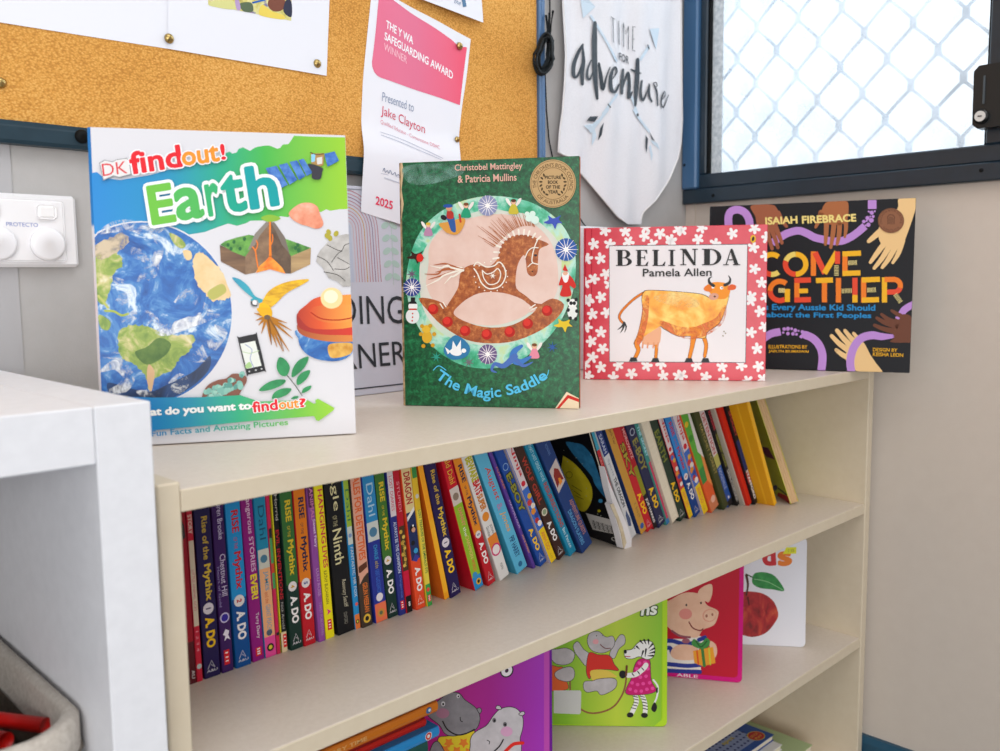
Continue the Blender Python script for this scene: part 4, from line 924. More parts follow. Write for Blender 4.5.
def ringtext(s, c, r, a0, a1, h, col, inv=False):
    pts = [(c[0]+r*math.cos(math.radians(a0+(a1-a0)*k/8)), c[1]+r*math.sin(math.radians(a0+(a1-a0)*k/8))) for k in range(9)]; A.text(s, pts, h, col, .005)
ringtext("THE CHILDREN'S BOOK COUNCIL", c, 16.8, 165, 385, 3.8, '#5c4728'); ringtext('OF AUSTRALIA', c, 20.6, 142, 40, 3.6, '#5c4728')
for i, s_ in enumerate(('PICTURE', 'BOOK', 'OF THE', 'YEAR')): A.text(s_, [(c[0]-[8, 5, 7, 5][i], c[1]-4.6+i*4.8), (c[0]+[8, 5, 7, 5][i], c[1]-4.6+i*4.8)], 3.2, '#33291a', .03)
for s_ in (-1, 1):
    for i in range(7): t = math.radians(90+s_*(30+i*17)); A.ell(c[0]+12.2*math.cos(t), c[1]+12.6*math.sin(t), 1.7, .9, '#4a3a20', i*40+20)
A.build('award_seal', b.root2)
A = b.art()
A.text('Christobel Mattingley', k1([(210, 64), (397, 58)]), 8.2, '#e3b3a4', .012); A.text('& Patricia Mullins', k1([(218, 92), (381, 86)]), 7.2, '#e3b3a4', .012)
A.build('author_lettering', b.root2); A = b.art()
A.text('The Magic Saddle', k1([(150, 640), (200, 672), (285, 697), (360, 690), (420, 672), (472, 642)]), 13.5, '#55bfe8', .022)
A.stroke(k1([(150, 612), (165, 600), (185, 612)]), .9, '#55bfe8'); A.stroke(k1([(445, 640), (465, 628), (470, 612)]), .8, '#55bfe8')
A.build('title_lettering', b.root2)
A = b.art(); A.poly(k1([(488, 725), (520, 672), (560, 690), (565, 730)]), '#e6d3b4'); A.poly(k1([(492, 722), (523, 680), (560, 692), (560, 701), (525, 690), (500, 722)]), '#c8281e'); A.build('folded_corner', b.root2)

# ------------------------------------------------------------------ cow book
b = Book('picture_book', .7112, .2355, 0, -55.14, 2.88, .2486, .2141, .006, 'red picture book with white flowers framing an orange cow, left of the black covered book')
b.hard(noisy([(.3, '#c8283c'), (.7, '#da4456')], 18, 'red_watercolour', 5, .3, 0, None, .4), '#c02438', None, .0012)
A = b.art(); q1 = lambda l: cc(580, 222, 9.05, l); q2 = lambda l: cc(670, 222, 9.05, l); q3 = lambda l: cc(580, 300, 8.84, l); q4 = lambda l: cc(670, 300, 8.84, l)
A.stroke([(591.5, 229), (591.5, 379)], 1.0, '#b32236', False, False)
FL = q1([(225, 80), (410, 85), (585, 125), (440, 180), (270, 200), (125, 200), (725, 105), (820, 160), (595, 50), (660, 205), (890, 70), (65, 330), (185, 330), (235, 470), (125, 515), (45, 550), (190, 680), (70, 700), (268, 565)]) \
   + q2([(105, 75), (255, 155), (285, 55), (15, 165), (565, 105), (765, 60), (755, 230), (875, 140), (870, 305), (765, 425), (830, 550), (735, 675), (870, 680), (410, 195)]) \
   + q3([(110, 125), (235, 110), (60, 240), (185, 285), (100, 365), (200, 430), (110, 505), (185, 595), (45, 570), (70, 670), (295, 685), (340, 575), (455, 650), (590, 580), (735, 670), (720, 565), (75, 10), (870, 670)]) \
   + q4([(795, 100), (835, 235), (715, 285), (770, 430), (785, 585), (630, 580), (460, 590), (235, 580), (105, 665), (315, 680), (475, 710), (685, 715), (820, 700), (715, 5)])
fw = flat('#f0edee', .4); A.hold()
for i, (x, y) in enumerate(FL):
    r0 = i*.9
    for k in range(5):
        t = r0 + 2*PI*k/5; rr_ = [4.6, 4.0, 4.4][k % 3]; P = [(x+math.cos(t)*.2, y+math.sin(t)*.2)]
        A.stroke([(x, y), (x+math.cos(t)*rr_*.55, y+math.sin(t)*rr_*.55), (x+math.cos(t)*rr_, y+math.sin(t)*rr_)], [1.2, 3.0, 3.3], fw, False)
A.hold(False)
A.poly([(609.0, 245.4), (747.8, 243.9), (745.8, 362.9), (609.3, 362.2)], '#50525a'); A.poly([(609.5, 246.1), (747.2, 244.6), (745.2, 362.2), (609.8, 361.5)], '#e9e6e9')
w1 = lambda l: cc(570, 190, 2.778, l)
cow = noisy([(.34, '#e58420'), (.48, '#f2a82a'), (.64, '#fbd870')], 30, 'cow_watercolour', 5, .35, 0, None, .35, .5)
O_ = '#3a2a22'
A.stroke(w1([(215, 282), (200, 288), (175, 305), (145, 335), (137, 355), (150, 372)]), 2.7, O_); A.stroke(w1([(215, 282), (200, 288), (175, 305), (145, 335), (137, 355), (150, 372)]), 2.0, '#e07a1c')
for l in ([(150, 368), (156, 380), (152, 395)], [(150, 370), (143, 380), (132, 388)], [(152, 370), (147, 385), (140, 397)]): A.stroke(w1(l), [2.0, 1.6, .5], '#2b2e33')
body = [(205, 284), (225, 279), (300, 283), (365, 290), (392, 300), (440, 285), (430, 335), (415, 368), (398, 382), (380, 395), (375, 410), (350, 410), (335, 405), (300, 405), (262, 385), (252, 378), (240, 385), (205, 408), (190, 430), (178, 425), (190, 395), (202, 340), (200, 305)]
leg = lambda l, w: (A.stroke(w1(l), [x+.7 for x in w], O_), A.stroke(w1(l), w, '#e88a20'))
leg([(234, 415), (240, 435), (238, 468)], [3, 3, 2.6]); leg([(368, 400), (378, 430), (374, 462)], [4, 3.4, 2.8])
A.poly(spline(w1([(x + (1.5 if x > 320 else -1.5), y + (1.5 if y > 350 else -1.5)) for x, y in body]), True, 3), O_)
A.poly(w1([(205, 405), (215, 390), (250, 380), (252, 410), (245, 428), (215, 430), (200, 425)]), '#eab08a', True)
for x in (203, 217, 233, 245): A.stroke(w1([(x, 425), (x-2, 438)]), 1.6, '#e09a72')
A.poly(spline(w1(body), True, 3), cow)
leg([(195, 410), (186, 430), (190, 445), (180, 468)], [6, 4.6, 3.6, 3.0]); leg([(345, 395), (340, 430), (332, 466)], [6.5, 4, 3.0]); A.poly(w1([(330, 380), (370, 380), (360, 405), (335, 405)]), '#f0a030')
for x, y in ((176, 470), (237, 472), (330, 472), (376, 472)): A.poly(w1([(x-12, y+6), (x-7, y-5), (x+8, y-5), (x+12, y+6)]), '#2c3236')
A.poly(w1([(378, 268), (400, 256), (435, 260), (445, 282), (432, 302), (400, 300), (392, 290)]), '#f09428', True)
for a, c_ in (([(372, 272), (382, 264), (395, 268), (392, 282), (375, 280)], '#e67a24'), ([(438, 270), (448, 262), (461, 266), (458, 276), (440, 278)], '#e0602c')): A.poly(w1(a), c_, True)
A.stroke(w1([(255, 370), (300, 392), (340, 398), (380, 385), (415, 362), (430, 325)]), [5, 10, 12, 12, 9, 4], wispy('#dd6a10', 40, .40, .62, 'cow_shade')); A.stroke(w1([(212, 300), (208, 350), (200, 390), (190, 425)]), [6, 7, 7, 4], wispy('#dd6a10', 40, .38, .6, 'cow_shade')); A.stroke(w1([(240, 300), (300, 305), (350, 315)]), [5, 16, 8], wispy('#fce08a', 30, .42, .66, 'cow_light'))
A.ell(*w1([(399, 296)])[0], 5.0, 3.4, '#d9a08a', -10); A.ell(*w1([(402, 296)])[0], 1.2, .9, '#4a2a20'); A.ell(*w1([(421, 272)])[0], 1.6, 1.5, '#ffffff'); A.ell(*w1([(397, 270)])[0], 1.4, 1.3, '#ffffff'); A.ell(*w1([(422, 272)])[0], .6, .6, '#111111')
A.stroke(w1([(399, 266), (388, 258), (386, 247), (394, 241)]), [3, 2.8, 1.8, .5], '#2b2e33'); A.stroke(w1([(430, 264), (442, 258), (445, 247), (440, 238)]), [3, 2.8, 1.8, .5], '#2b2e33')
for x, y in ((428, 393), (432, 398), (425, 405)): A.ell(*w1([(x, y)])[0], .8, .6, '#8a7a52', 30, 8)
A.build('cover_picture', b.root2)
# serif capitals drawn stroke by stroke
A = b.art(); bk_ = flat('#1c1c1e', .4)
def serif(ch, x0, x1, y0, y1, sk=0):
    P = lambda a, c_: (x0+(x1-x0)*a, y1+(y0-y1)*c_)
    R = lambda a0, a1, c0, c1: A.poly([P(a0, c0), P(a1, c0), P(a1, c1), P(a0, c1)], bk_)
    th = .055
    if ch in 'BDELI':
        s0, s1 = (.11, .41) if ch != 'I' else (.28, .72)
        R(s0, s1, 0, 1); R(0, s1+.1 if ch != 'I' else 1, 0, th); R(0, s1+.1 if ch != 'I' else 1, 1-th, 1)
    if ch == 'B':
        for (c0, c1, w) in ((0, .53, 1.0), (.48, 1, .9)):
            o = []; i_ = []
            for k in range(11):
                t = -PI/2+PI*k/10; o.append(P(.5+(w-.5)*math.cos(t), (c0+c1)/2+(c1-c0)/2*math.sin(t))); i_.append(P(.5+(w-.5-.24)*math.cos(t), (c0+c1)/2+((c1-c0)/2-.05)*math.sin(t)))
            A.poly([P(.3, c0)]+o+[P(.3, c1), P(.3, c1-.05)]+i_[::-1]+[P(.3, c0+.05)], bk_)
    if ch == 'D':
        o = []; i_ = []
        for k in range(15):
            t = -PI/2+PI*k/14; o.append(P(.42+.58*math.cos(t), .5+.5*math.sin(t))); i_.append(P(.42+.36*math.cos(t), .5+.45*math.sin(t)))
        A.poly([P(.3, 0)]+o+[P(.3, 1), P(.3, .95)]+i_[::-1]+[P(.3, .05)], bk_)
    if ch in 'EL':
        R(.3, .95, 0, th); A.poly([P(.9, 0), P(1.0, .26), P(.93, .26), P(.72, .04)], bk_)
    if ch == 'E':
        R(.3, .9, 1-th, 1); A.poly([P(.88, 1), P(.92, .76), P(.86, .76), P(.7, .96)], bk_); R(.3, .72, .48, .54); R(.68, .74, .38, .64)
    if ch == 'N':
        R(.14, .22, 0, .95); R(.79, .87, .1, 1); R(0, .34, 0, th); R(0, .3, 1-th, 1); R(.68, 1, 1-th, 1); A.poly([P(.06, 1), P(.34, 1), P(.89, .02), P(.89, 0), P(.74, 0)], bk_)
    if ch == 'A':
        A.poly([P(.45, 1), P(.55, 1), P(.92, 0), P(.68, 0), P(.44, .80), P(.20, 0), P(.13, 0)], bk_); R(.0, .34, 0, th); R(.58, 1, 0, th); R(.25, .72, .30, .36)
for ch, a0, a1 in (('B', 325, 470), ('E', 505, 620), ('L', 655, 775), ('I', 800, 862)): serif(ch, 580+a0/9.05, 580+a1/9.05, 222+252/9.05, 222+398/9.05)
for ch, a0, a1 in (('N', 92, 252), ('D', 290, 465), ('A', 480, 635)): serif(ch, 670+a0/9.05, 670+a1/9.05, 222+243/9.05, 222+391/9.05)
A.build('title_lettering', b.root2); A = b.art()
A.text('Pamela Allen', [(643, 276.5), (711.5, 276)], 7.6, bk_, .012)
A.build('author_lettering', b.root2)
A = b.art(); A.ell(753, 239, 2.8, 4, '#e6b422'); A.ell(753, 239, 1.3, 2.4, '#26241c', 15); A.build('publisher_badge', b.root2)

# ------------------------------------------------------------------ black book with hands
b = Book('hardcover_book', .9682, .1985, 0, -68.45, 3.48, .2950, .2545, .010, 'black hardcover with painted hands and orange title, overhanging the right end of the top')
b.hard(flat('#18191e', .45, .2), '#202127', None, .0028)
A = b.art(); r1 = lambda l: cc(705, 195, 8.345, l); r2 = lambda l: cc(810, 190, 7.91, l); r3 = lambda l: cc(760, 280, 7.51, l); r4 = lambda l: cc(825, 280, 7.51, l)
pu = '#b98ad2'; br1 = '#9a5a3e'; br2 = '#a8663c'; br3 = '#6b3d2a'; tan = '#e9c389'
A.stroke([(716.5, 208), (716.5, 372)], .8, '#17181c', False, False)
A.stroke(r1([(198, 262), (195, 190), (215, 140), (270, 122), (330, 145), (365, 200), (375, 262), (380, 330)]), 7.8, pu)
A.stroke(r1([(560, 400), (640, 345), (700, 315), (780, 298), (850, 320), (918, 355)])+r2([(110, 392), (180, 405), (260, 400), (350, 355), (435, 285)]), 7.6, pu, True, False)
A.stroke(r2([(492, 80), (492, 150)]), 8.6, pu, False, False)
for x, y, r in ((488, 180, 2.1), (465, 170, 1), (512, 168, 1), (455, 222, 2.1), (485, 240, 2.4), (478, 210, 1.0), (500, 210, 1.5), (426, 250, 1.8), (462, 275, 2.2), (448, 245, 1), (440, 280, 1)): A.ell(*r2([(x, y)])[0], r, r, pu, 0, 12)
hand = lambda palm, fs, col: (A.poly(palm, col, True), [A.stroke(f_, w_, col, True) for f_, w_ in fs])
hand(r1([(385, 88), (560, 82), (610, 130), (640, 190), (600, 260), (560, 300), (500, 300), (440, 270), (420, 180)]), [(r1([(610, 150), (640, 210), (680, 262)]), [5, 4.5, 3]), (r1([(590, 270), (615, 330), (642, 400)]), [5, 4.4, 3.4]), (r1([(550, 280), (580, 350), (608, 438)]), [5, 4.4, 3.4]), (r1([(510, 280), (535, 360), (560, 448)]), [5, 4.4, 3.4]), (r1([(480, 260), (500, 320), (520, 380)]), [5, 4.4, 3])], br1)
hand(r2([(140, 92), (285, 85), (305, 160), (290, 240), (250, 270), (150, 270), (100, 230), (90, 170)]), [(r2([(90, 180), (70, 240), (45, 295)]), [6, 4.5, 2.6]), (r2([(130, 260), (128, 340), (122, 430)]), [5, 4.6, 3]), (r2([(190, 265), (180, 360), (165, 455)]), [5, 4.6, 3]), (r2([(235, 260), (230, 350), (215, 430)]), [5, 4.6, 3]), (r2([(280, 230), (285, 300), (275, 372)]), [4.6, 4, 2.4])], br2)
hand(r2([(705, 65), (845, 65), (835, 150), (790, 290), (740, 420), (700, 450), (580, 440), (540, 360), (560, 270), (690, 150)]), [(r2([(600, 290), (530, 350), (465, 405)]), [6.4, 6, 4]), (r2([(590, 420), (530, 500), (478, 572)]), [6, 5, 3.4]), (r2([(630, 440), (570, 540), (508, 618)]), [6, 5, 3.4]), (r2([(680, 440), (625, 540), (572, 612)]), [6, 5, 3.4]), (r2([(730, 400), (700, 500), (655, 575)]), [6, 4.6, 3])], tan)
A.stroke(r3([(20, 445), (80, 405), (155, 388)]), 7.6, pu, True, False); A.stroke(r3([(340, 412), (400, 440), (450, 500), (470, 580), (458, 700)]), 8, pu)
for x, y, r in ((182, 368, 1.8), (210, 366, 2), (238, 366, 1.4), (265, 378, 2), (290, 382, 1), (318, 390, 1.8), (175, 395, 1.2), (210, 402, 1.8), (248, 404, 1.8), (275, 408, 1.4), (310, 425, 1.8)): A.ell(*r3([(x, y)])[0], r, r, pu, 0, 12)
hand(r4([(200, 470), (230, 440), (290, 470), (340, 560), (380, 620), (430, 705), (270, 705), (200, 640), (150, 580)]), [(r4([(200, 500), (140, 440), (90, 378)]), [6, 5, 3.8]), (r4([(180, 530), (110, 480), (50, 420)]), [6, 5, 3.8]), (r4([(190, 590), (130, 560), (85, 525)]), [6, 5, 3.6]), (r4([(230, 470), (190, 430), (150, 380)]), [6, 4.8, 3.4]), (r4([(265, 450), (240, 430), (215, 400)]), [5, 4, 3])], tan)
A.stroke(r4([(200, 700), (190, 610), (215, 510), (270, 440), (350, 415), (430, 425), (520, 422)]), [8, 8, 8, 8, 8, 7, 3], pu); A.stroke(r4([(570, 265), (600, 220), (670, 180)]), 7, pu)
hand(r4([(520, 300), (560, 260), (650, 280), (655, 450), (600, 470), (490, 465), (520, 430), (500, 380)]), [(r4([(560, 330), (480, 300), (425, 258)]), [6, 4.8, 3]), (r4([(550, 350), (450, 320), (390, 285)]), [6, 4.8, 3.2]), (r4([(550, 390), (450, 370), (372, 340)]), [6, 4.8, 3.2]), (r4([(600, 290), (550, 260), (500, 230)]), [6, 4.4, 2.6])], br3)
A.ell(542/1 and r4([(545, 270)])[0][0], r4([(545, 285)])[0][1], 2.4, 1.2, pu, 20)
A.build('cover_picture', b.root2)
A = b.art(); yl = '#f0b41e'; orr = '#ee7d22'; rd = '#e2492c'; ye2 = '#e8d26a'
A.text('ISAIAH', r1([(508, 247), (770, 235)]), 7.0, '#ecd884', .035); A.text('FIREBRACE', [(802.5, 223.5), (856, 221.3)], 7.2, '#ecd884', .035)
A.build('author_lettering', b.root2); A = b.art()
S2 = lambda l, c_, w=5.2: A.stroke(l, w, c_, True, False)
def arc(cx, cy, r, a0, a1, c_, w=5.2): S2([(cx+r*math.cos(math.radians(a0+(a1-a0)*k/8)), cy+r*.98*math.sin(math.radians(a0+(a1-a0)*k/8))) for k in range(9)], c_, w)
arc(772, 264.5, 10.2, -50, -180, yl); arc(772, 264.5, 10.2, 180, 95, rd); arc(772, 264.5, 10.2, 95, 50, ye2)
arc(795.7, 264.3, 10.2, -90, 90, yl); arc(795.7, 264.3, 10.2, 90, 200, rd); arc(795.7, 264.3, 10.2, 200, 270, ye2)
def dash(l, w=4.6):
    a, b_ = l; n = 7; A.hold()
    for k in range(n):
        t = (k+.5)/n; x = a[0]+(b_[0]-a[0])*t; y = a[1]+(b_[1]-a[1])*t; dx, dy = (b_[0]-a[0]), (b_[1]-a[1]); L_ = math.hypot(dx, dy); nx, ny = -dy/L_*w/2, dx/L_*w/2; A.stroke([(x-nx, y-ny), (x+nx, y+ny)], .7, '#e8d890', False, False)
    A.hold(False)
bar = lambda a, b_, c_, w=5.2: A.stroke([a, b_], w, c_, False, False)
bar((813.5, 275.9), (813.5, 251.5), orr); bar((815, 252.5), (825, 273.5), rd, 5.6); bar((837, 252), (824.5, 273.5), yl, 5.6); bar((837.5, 251.5), (837.5, 264), rd); dash([(836.5, 265), (836.5, 276)])
bar((845, 275.9), (845, 251.5), orr); bar((842.5, 254), (861, 253.2), yl); bar((842.5, 273.5), (860.5, 272.9), yl); dash([(848, 263), (857, 262.5)])
bar((737, 256), (737, 300), orr); bar((731, 281), (744, 281), yl)
arc(780, 291, 9.8, -50, -180, orr); arc(780, 291, 9.8, 180, 60, rd); bar((787.5, 289), (787.5, 302), yl); dash([(778.5, 290.5), (785, 290.5)])
bar((797, 302.3), (797, 278.5), orr); bar((794.5, 280.5), (811, 280), rd); bar((799, 291), (808, 290.8), yl, 4.6); bar((794.5, 300), (811, 299.6), rd)
bar((824.5, 302.3), (824.5, 282), orr); bar((816, 280.6), (833, 280), yl)
bar((838.5, 302.5), (838.5, 278), orr); bar((855, 295), (855, 277.8), rd); bar((855, 302.5), (855, 295), yl); dash([(841.5, 291), (852, 290.6)])
bar((863.7, 302.5), (863.7, 277.6), orr); bar((862, 280), (880, 279.3), yl); bar((862, 300.2), (879, 299.6), yl); dash([(867, 290.2), (876, 289.8)])
bar((884.5, 302.5), (884.5, 277.4), yl); bar((884.5, 279.6), (895, 279.4), orr); arc(894, 285.8, 6.4, -90, 20, orr); arc(894, 285.8, 6.4, 20, 90, rd); bar((887, 292.2), (895, 292), rd); dash([(895, 294), (901, 302.5)])
bl_ = '#1f86c4'
A.build('title_lettering', b.root2); A = b.art()
A.text('Things Every Aussie Kid Should', [(741, 311.5), (875, 312.5)], 7.6, bl_, .03); A.text('Know about the First Peoples', [(737, 318.3), (871, 319.5)], 6.4, bl_, .03)
A.build('subtitle_lettering', b.root2); A = b.art()
A.text('ILLUSTRATIONS BY', r3([(66, 513), (355, 515)]), 3.4, yl, .012); A.text('JAELYN BIUMAIWAI', r3([(66, 548), (365, 552)]), 3.2, yl, .012)
A.build('credit_lettering', b.root2); A = b.art()
A.text('DESIGN BY', r4([(360, 535), (542, 540)]), 3.4, yl, .012); A.text('KEISHA LEON', r4([(360, 570), (586, 578)]), 3.6, yl, .012)
A.build('credit_lettering', b.root2)
A = b.art(); c = r2([(641, 243)])[0]; A.ell(c[0], c[1], 13.1, 12.4, '#8a5a3e', 0, 40); A.ring(c[0], c[1], 12.2, 12.6, '#5e3824', ry=.95); ringtext('CHILDRENS BOOK COUNCIL', c, 9.3, 160, 380, 2.0, '#5e3824'); ringtext('SHORTLISTED BOOK', c, 11.0, 140, 40, 2.0, '#5e3824')
for x0 in (-3.0, -1.0, 1.0, 3.0): A.stroke([(c[0]+x0, c[1]+3.4), (c[0]+x0, c[1]-4+abs(x0)*.6)], .7, '#4a2c1c', False)
A.ring(c[0], c[1]-2.2, 3.4, 4.0, '#4a2c1c', 180, 360, 12); A.build('award_seal', b.root2)
# ================================================================== BOARD BOOKS ON THE LOWER SHELF
ZM = -.43545; ZS2 = -.21574
def board(name, br_, yaw, w, h, t, label, col, rimc, edgec):
    a = math.radians(yaw); bk2 = Book(name, br_[0]-w*math.cos(a), br_[1]-w*math.sin(a), ZM, yaw, 2.5, w, h, t, label, 'board book')
    P = rrect(0, w, 0, h, .007)
    mb = MB(); mb.prism([(x, z) for x, z in P], 1, 0, .0022); bk2.root2 = mb.build('front_cover', flat(rimc, .3), bk2.root)
    mb = MB(); mb.prism([(x, z) for x, z in rrect(.0006, w-.0006, .0006, h-.0006, .007)], 1, .0022, t-.0022); mb.build('page_block', noisy([(.35, tint(edgec, .8)), (.65, edgec)], 60, 'board_page_edges', 3, .6), bk2.root)
    mb = MB(); mb.prism([(x, z) for x, z in P], 1, t-.0022, t); mb.build('back_cover', flat(rimc, .3), bk2.root)
    A = bk2.art(); k = len(A.mats)
    A.mp = lambda p: p; A.poly(rrect(0.0005, w-.006, .0065, h-.0065, .006), col); A.mp = bk2.mp
    return bk2, A
# white book with an apple
b, A = board('board_book', (1.0196, .0461), -52.7, .165, .1735, .010, 'white board book with a red apple, rightmost on the lower shelf', '#dcdde4', '#dcdde4', '#d8d8de')
w2 = lambda l: cc(660, 545, 5.006, l)
A.poly(w2([(350, 250), (400, 238), (450, 232), (520, 245), (570, 285), (592, 345), (575, 390), (530, 440), (470, 460), (420, 452), (370, 430), (335, 350)]), noisy([(.3, '#6e1a1c'), (.5, '#a3262a'), (.68, '#bd4a34'), (.8, '#c98a4a')], 70, 'apple_print', 6, .35, 0, None, .3, .8, (1, 1, .5)), True)
A.stroke(w2([(432, 250), (440, 200), (432, 150)]), [1.6, 2.2, 2.8], '#4a2a20'); A.stroke(w2([(440, 150), (460, 160), (480, 165)]), 1.2, '#2f5a2c')
A.poly(w2([(462, 165), (478, 140), (530, 137), (580, 160), (622, 228), (560, 222), (500, 215), (465, 195)]), noisy([(.3, '#1e6a34'), (.7, '#3f9a4c')], 70, 'leaf_print', 4, .35), True); A.stroke(w2([(470, 170), (540, 185), (615, 225)]), .6, '#8fc48c')
A.stroke(w2([(440, 262), (445, 300)]), 1.6, '#5a1a1a')
A.build('cover_picture', b.root2); A = b.art()
A.text('d', w2([(520, 100), (576, 96)]), 18, '#c02f36', .05); A.text('s', w2([(600, 102), (655, 96)]), 12.5, '#dc7a2c', .05)
A.build('title_lettering', b.root2); A = b.art(); A.poly(w2([(632, 12), (683, 10), (682, 43), (615, 45)]), '#d8d930'); A.text('7.95', w2([(640, 38), (672, 34)]), 3, '#8a8c3a', 0); A.build('price_sticker', b.root2)
# crimson pig book
b, A = board('board_book', (.8395, .0507), -57.8, .19, .188, .012, 'crimson board book with a pig holding a gift, between the green and white board books', '#b8122c', '#c81478', '#a86a7a')
pg = noisy([(.3, '#d9a98e'), (.7, '#e6bfa4')], 40, 'pig_print', 4, .35)
A.poly(w2([(20, 480), (60, 470), (120, 470), (200, 455), (235, 470), (200, 500), (190, 560), (205, 600), (205, 640), (20, 632)]), '#e3ddd6')
for l in ([(20, 482), (60, 480), (120, 495), (170, 490)], [(20, 520), (50, 515), (60, 540)], [(30, 595), (80, 600), (140, 605), (200, 600)], [(30, 628), (100, 632), (200, 635)], [(195, 475), (225, 462)]): A.stroke(w2(l), 4.2, '#26358c')
A.poly(w2([(20, 300), (60, 270), (120, 240), (180, 240), (215, 260), (235, 300), (285, 325), (292, 350), (270, 400), (215, 425), (190, 460), (150, 462), (90, 450), (50, 420), (20, 380)]), pg, True)
A.poly(w2([(190, 262), (200, 220), (255, 195), (262, 240), (245, 285), (225, 280)]), pg, True); A.ell(*w2([(248, 352)])[0], 7.2, 6.4, '#d99a86', -20); A.ell(*w2([(250, 352)])[0], 6.2, 5.4, pg, -20)
A.ell(*w2([(233, 355)])[0], 1.2, 1.6, '#9a5a4c'); A.ell(*w2([(262, 348)])[0], 1.0, 1.4, '#9a5a4c'); A.ell(*w2([(128, 345)])[0], 6.5, 5.5, '#d98a80'); A.ell(*w2([(132, 300)])[0], .9, 1.3, '#2a2020'); A.ell(*w2([(205, 290)])[0], .9, 1.3, '#2a2020')
A.stroke(w2([(145, 385), (165, 415), (200, 428), (215, 420)]), 1.3, '#7a2a2a'); A.stroke(w2([(60, 430), (100, 455), (150, 462)]), 2.2, '#8a4a5a'); A.ell(*w2([(130, 480)])[0], 4, 2.6, '#9a5a6a')
A.poly(w2([(55, 530), (90, 500), (150, 500), (190, 520), (180, 570), (100, 575), (60, 560)]), pg, True); A.poly(w2([(250, 480), (280, 500), (285, 545), (265, 570), (250, 520)]), pg, True)
A.poly(w2([(165, 530), (265, 510), (278, 590), (215, 607), (172, 590)]), '#e39a2c'); A.stroke(w2([(212, 522), (222, 604)]), 3, '#3f7a3a', False); A.stroke(w2([(185, 530), (192, 596)]), 1.6, '#d8521f', False); A.stroke(w2([(245, 515), (252, 598)]), 1.6, '#c9c83a', False)
A.poly(w2([(205, 520), (160, 500), (170, 470), (205, 490), (230, 465), (250, 480), (240, 510)]), '#3f8a42', True); A.stroke(w2([(180, 480), (205, 510), (235, 480)]), 1, '#1d4a24')
A.build('cover_picture', b.root2); A = b.art(); A.mp = lambda p: p; A.ell(.150, .176, .0022, .0030, '#e8e4e4'); A.text('ABLE', [(.098, .0012), (.128, .0012)], .0045, '#e8d4dc', .01, yup=1); A.build('title_lettering', b.root2)
# green book with hippos and zebra
b, A = board('board_book', (.6590, .0529), -47.1, .19, .190, .012, 'lime green board book with skipping hippos and a zebra in a pink dress', '#8fbf1e', '#a9cf2c', '#c9d84a')
x1 = lambda l: cc(550, 595, 5.368, l)
A.poly([(540, 590), (662, 590), (661, 720), (654, 727), (540, 724)], gradient([(0, '#7fb524'), (.5, '#b5cc3a'), (1, '#7cb82c')], .06, .19))
gy = noisy([(.3, '#a9a3a6'), (.7, '#c2bdc0')], 60, 'hippo_grey', 4, .35); ol_ = '#3a3634'
def op(l, m, w=.9):
    P = spline(l, True, 5); A.poly(P, m); A.stroke(P+[P[0]], .55, ol_, False, False)
A.stroke(x1([(108, 430), (110, 520), (140, 590), (200, 630), (270, 630), (340, 600), (385, 540), (405, 480), (410, 420)]), 1.8, '#8a5a3a')
op(x1([(-10, 300), (40, 290), (90, 285), (130, 310), (125, 350), (100, 370), (60, 375), (20, 360)]), gy); op(x1([(-20, 380), (40, 385), (70, 390), (80, 440), (95, 505), (-20, 505)]), '#d8602c'); op(x1([(25, 420), (60, 395), (110, 385), (132, 410), (125, 450), (90, 465), (40, 450)]), gy)
A.poly(x1([(20, 512), (160, 512), (168, 520), (165, 632), (158, 640), (20, 634)]), '#c5c6c4')
op(x1([(125, 270), (150, 250), (180, 290), (215, 320), (215, 370), (190, 380), (150, 330), (135, 310)]), gy); op(x1([(320, 320), (340, 270), (375, 215), (400, 220), (402, 260), (370, 290), (345, 340)]), gy)
op(x1([(195, 385), (210, 310), (260, 320), (320, 325), (345, 370), (368, 405), (310, 400), (230, 405), (215, 450), (198, 430)]), '#cf2f26'); A.poly(x1([(222, 405), (300, 402), (350, 430), (355, 440), (300, 445), (240, 465), (220, 440)]), '#dcc050', True)
op(x1([(180, 500), (185, 465), (230, 460), (260, 450), (330, 445), (358, 460), (350, 500), (300, 530), (270, 535), (250, 515), (200, 522)]), gy); op(x1([(200, 240), (215, 205), (260, 195), (300, 225), (335, 220), (348, 250), (335, 285), (290, 310), (240, 305), (210, 280)]), gy)
A.ell(*x1([(245, 250)])[0], 3, 2.6, '#d99aa0'); A.stroke(x1([(270, 265), (295, 285), (325, 285)]), .9, '#6a2a2a'); A.ell(*x1([(250, 218)])[0], .5, .7, '#222222'); A.ell(*x1([(283, 215)])[0], .5, .7, '#222222')
# zebra
wz = '#e6e4e2'; kz = '#1c1a1c'
for l in ([(455, 530), (465, 570), (450, 610), (435, 640)], [(490, 530), (510, 580), (510, 640)]): A.stroke(x1(l), 4.6, wz)
for x, y in ((458, 545), (462, 560), (460, 577), (456, 592), (448, 607), (495, 545), (503, 560), (508, 577), (511, 594), (511, 610)): A.stroke(x1([(x-12, y-3), (x+12, y+3)]), .9, kz, False)
A.ell(*x1([(430, 643)])[0], 3.4, 2.6, kz); A.ell(*x1([(507, 645)])[0], 3.4, 2.6, kz)
A.stroke(x1([(555, 455), (578, 490), (575, 540), (560, 580)]), 1.8, wz); A.stroke(x1([(575, 500), (574, 520)]), 1.8, kz, False); A.poly(x1([(560, 575), (575, 600), (562, 628), (543, 610)]), kz, True)
op(x1([(470, 350), (505, 340), (535, 350), (540, 400), (545, 460), (568, 515), (490, 535), (405, 525), (440, 440), (450, 390)]), '#c2186a')
A.hold()
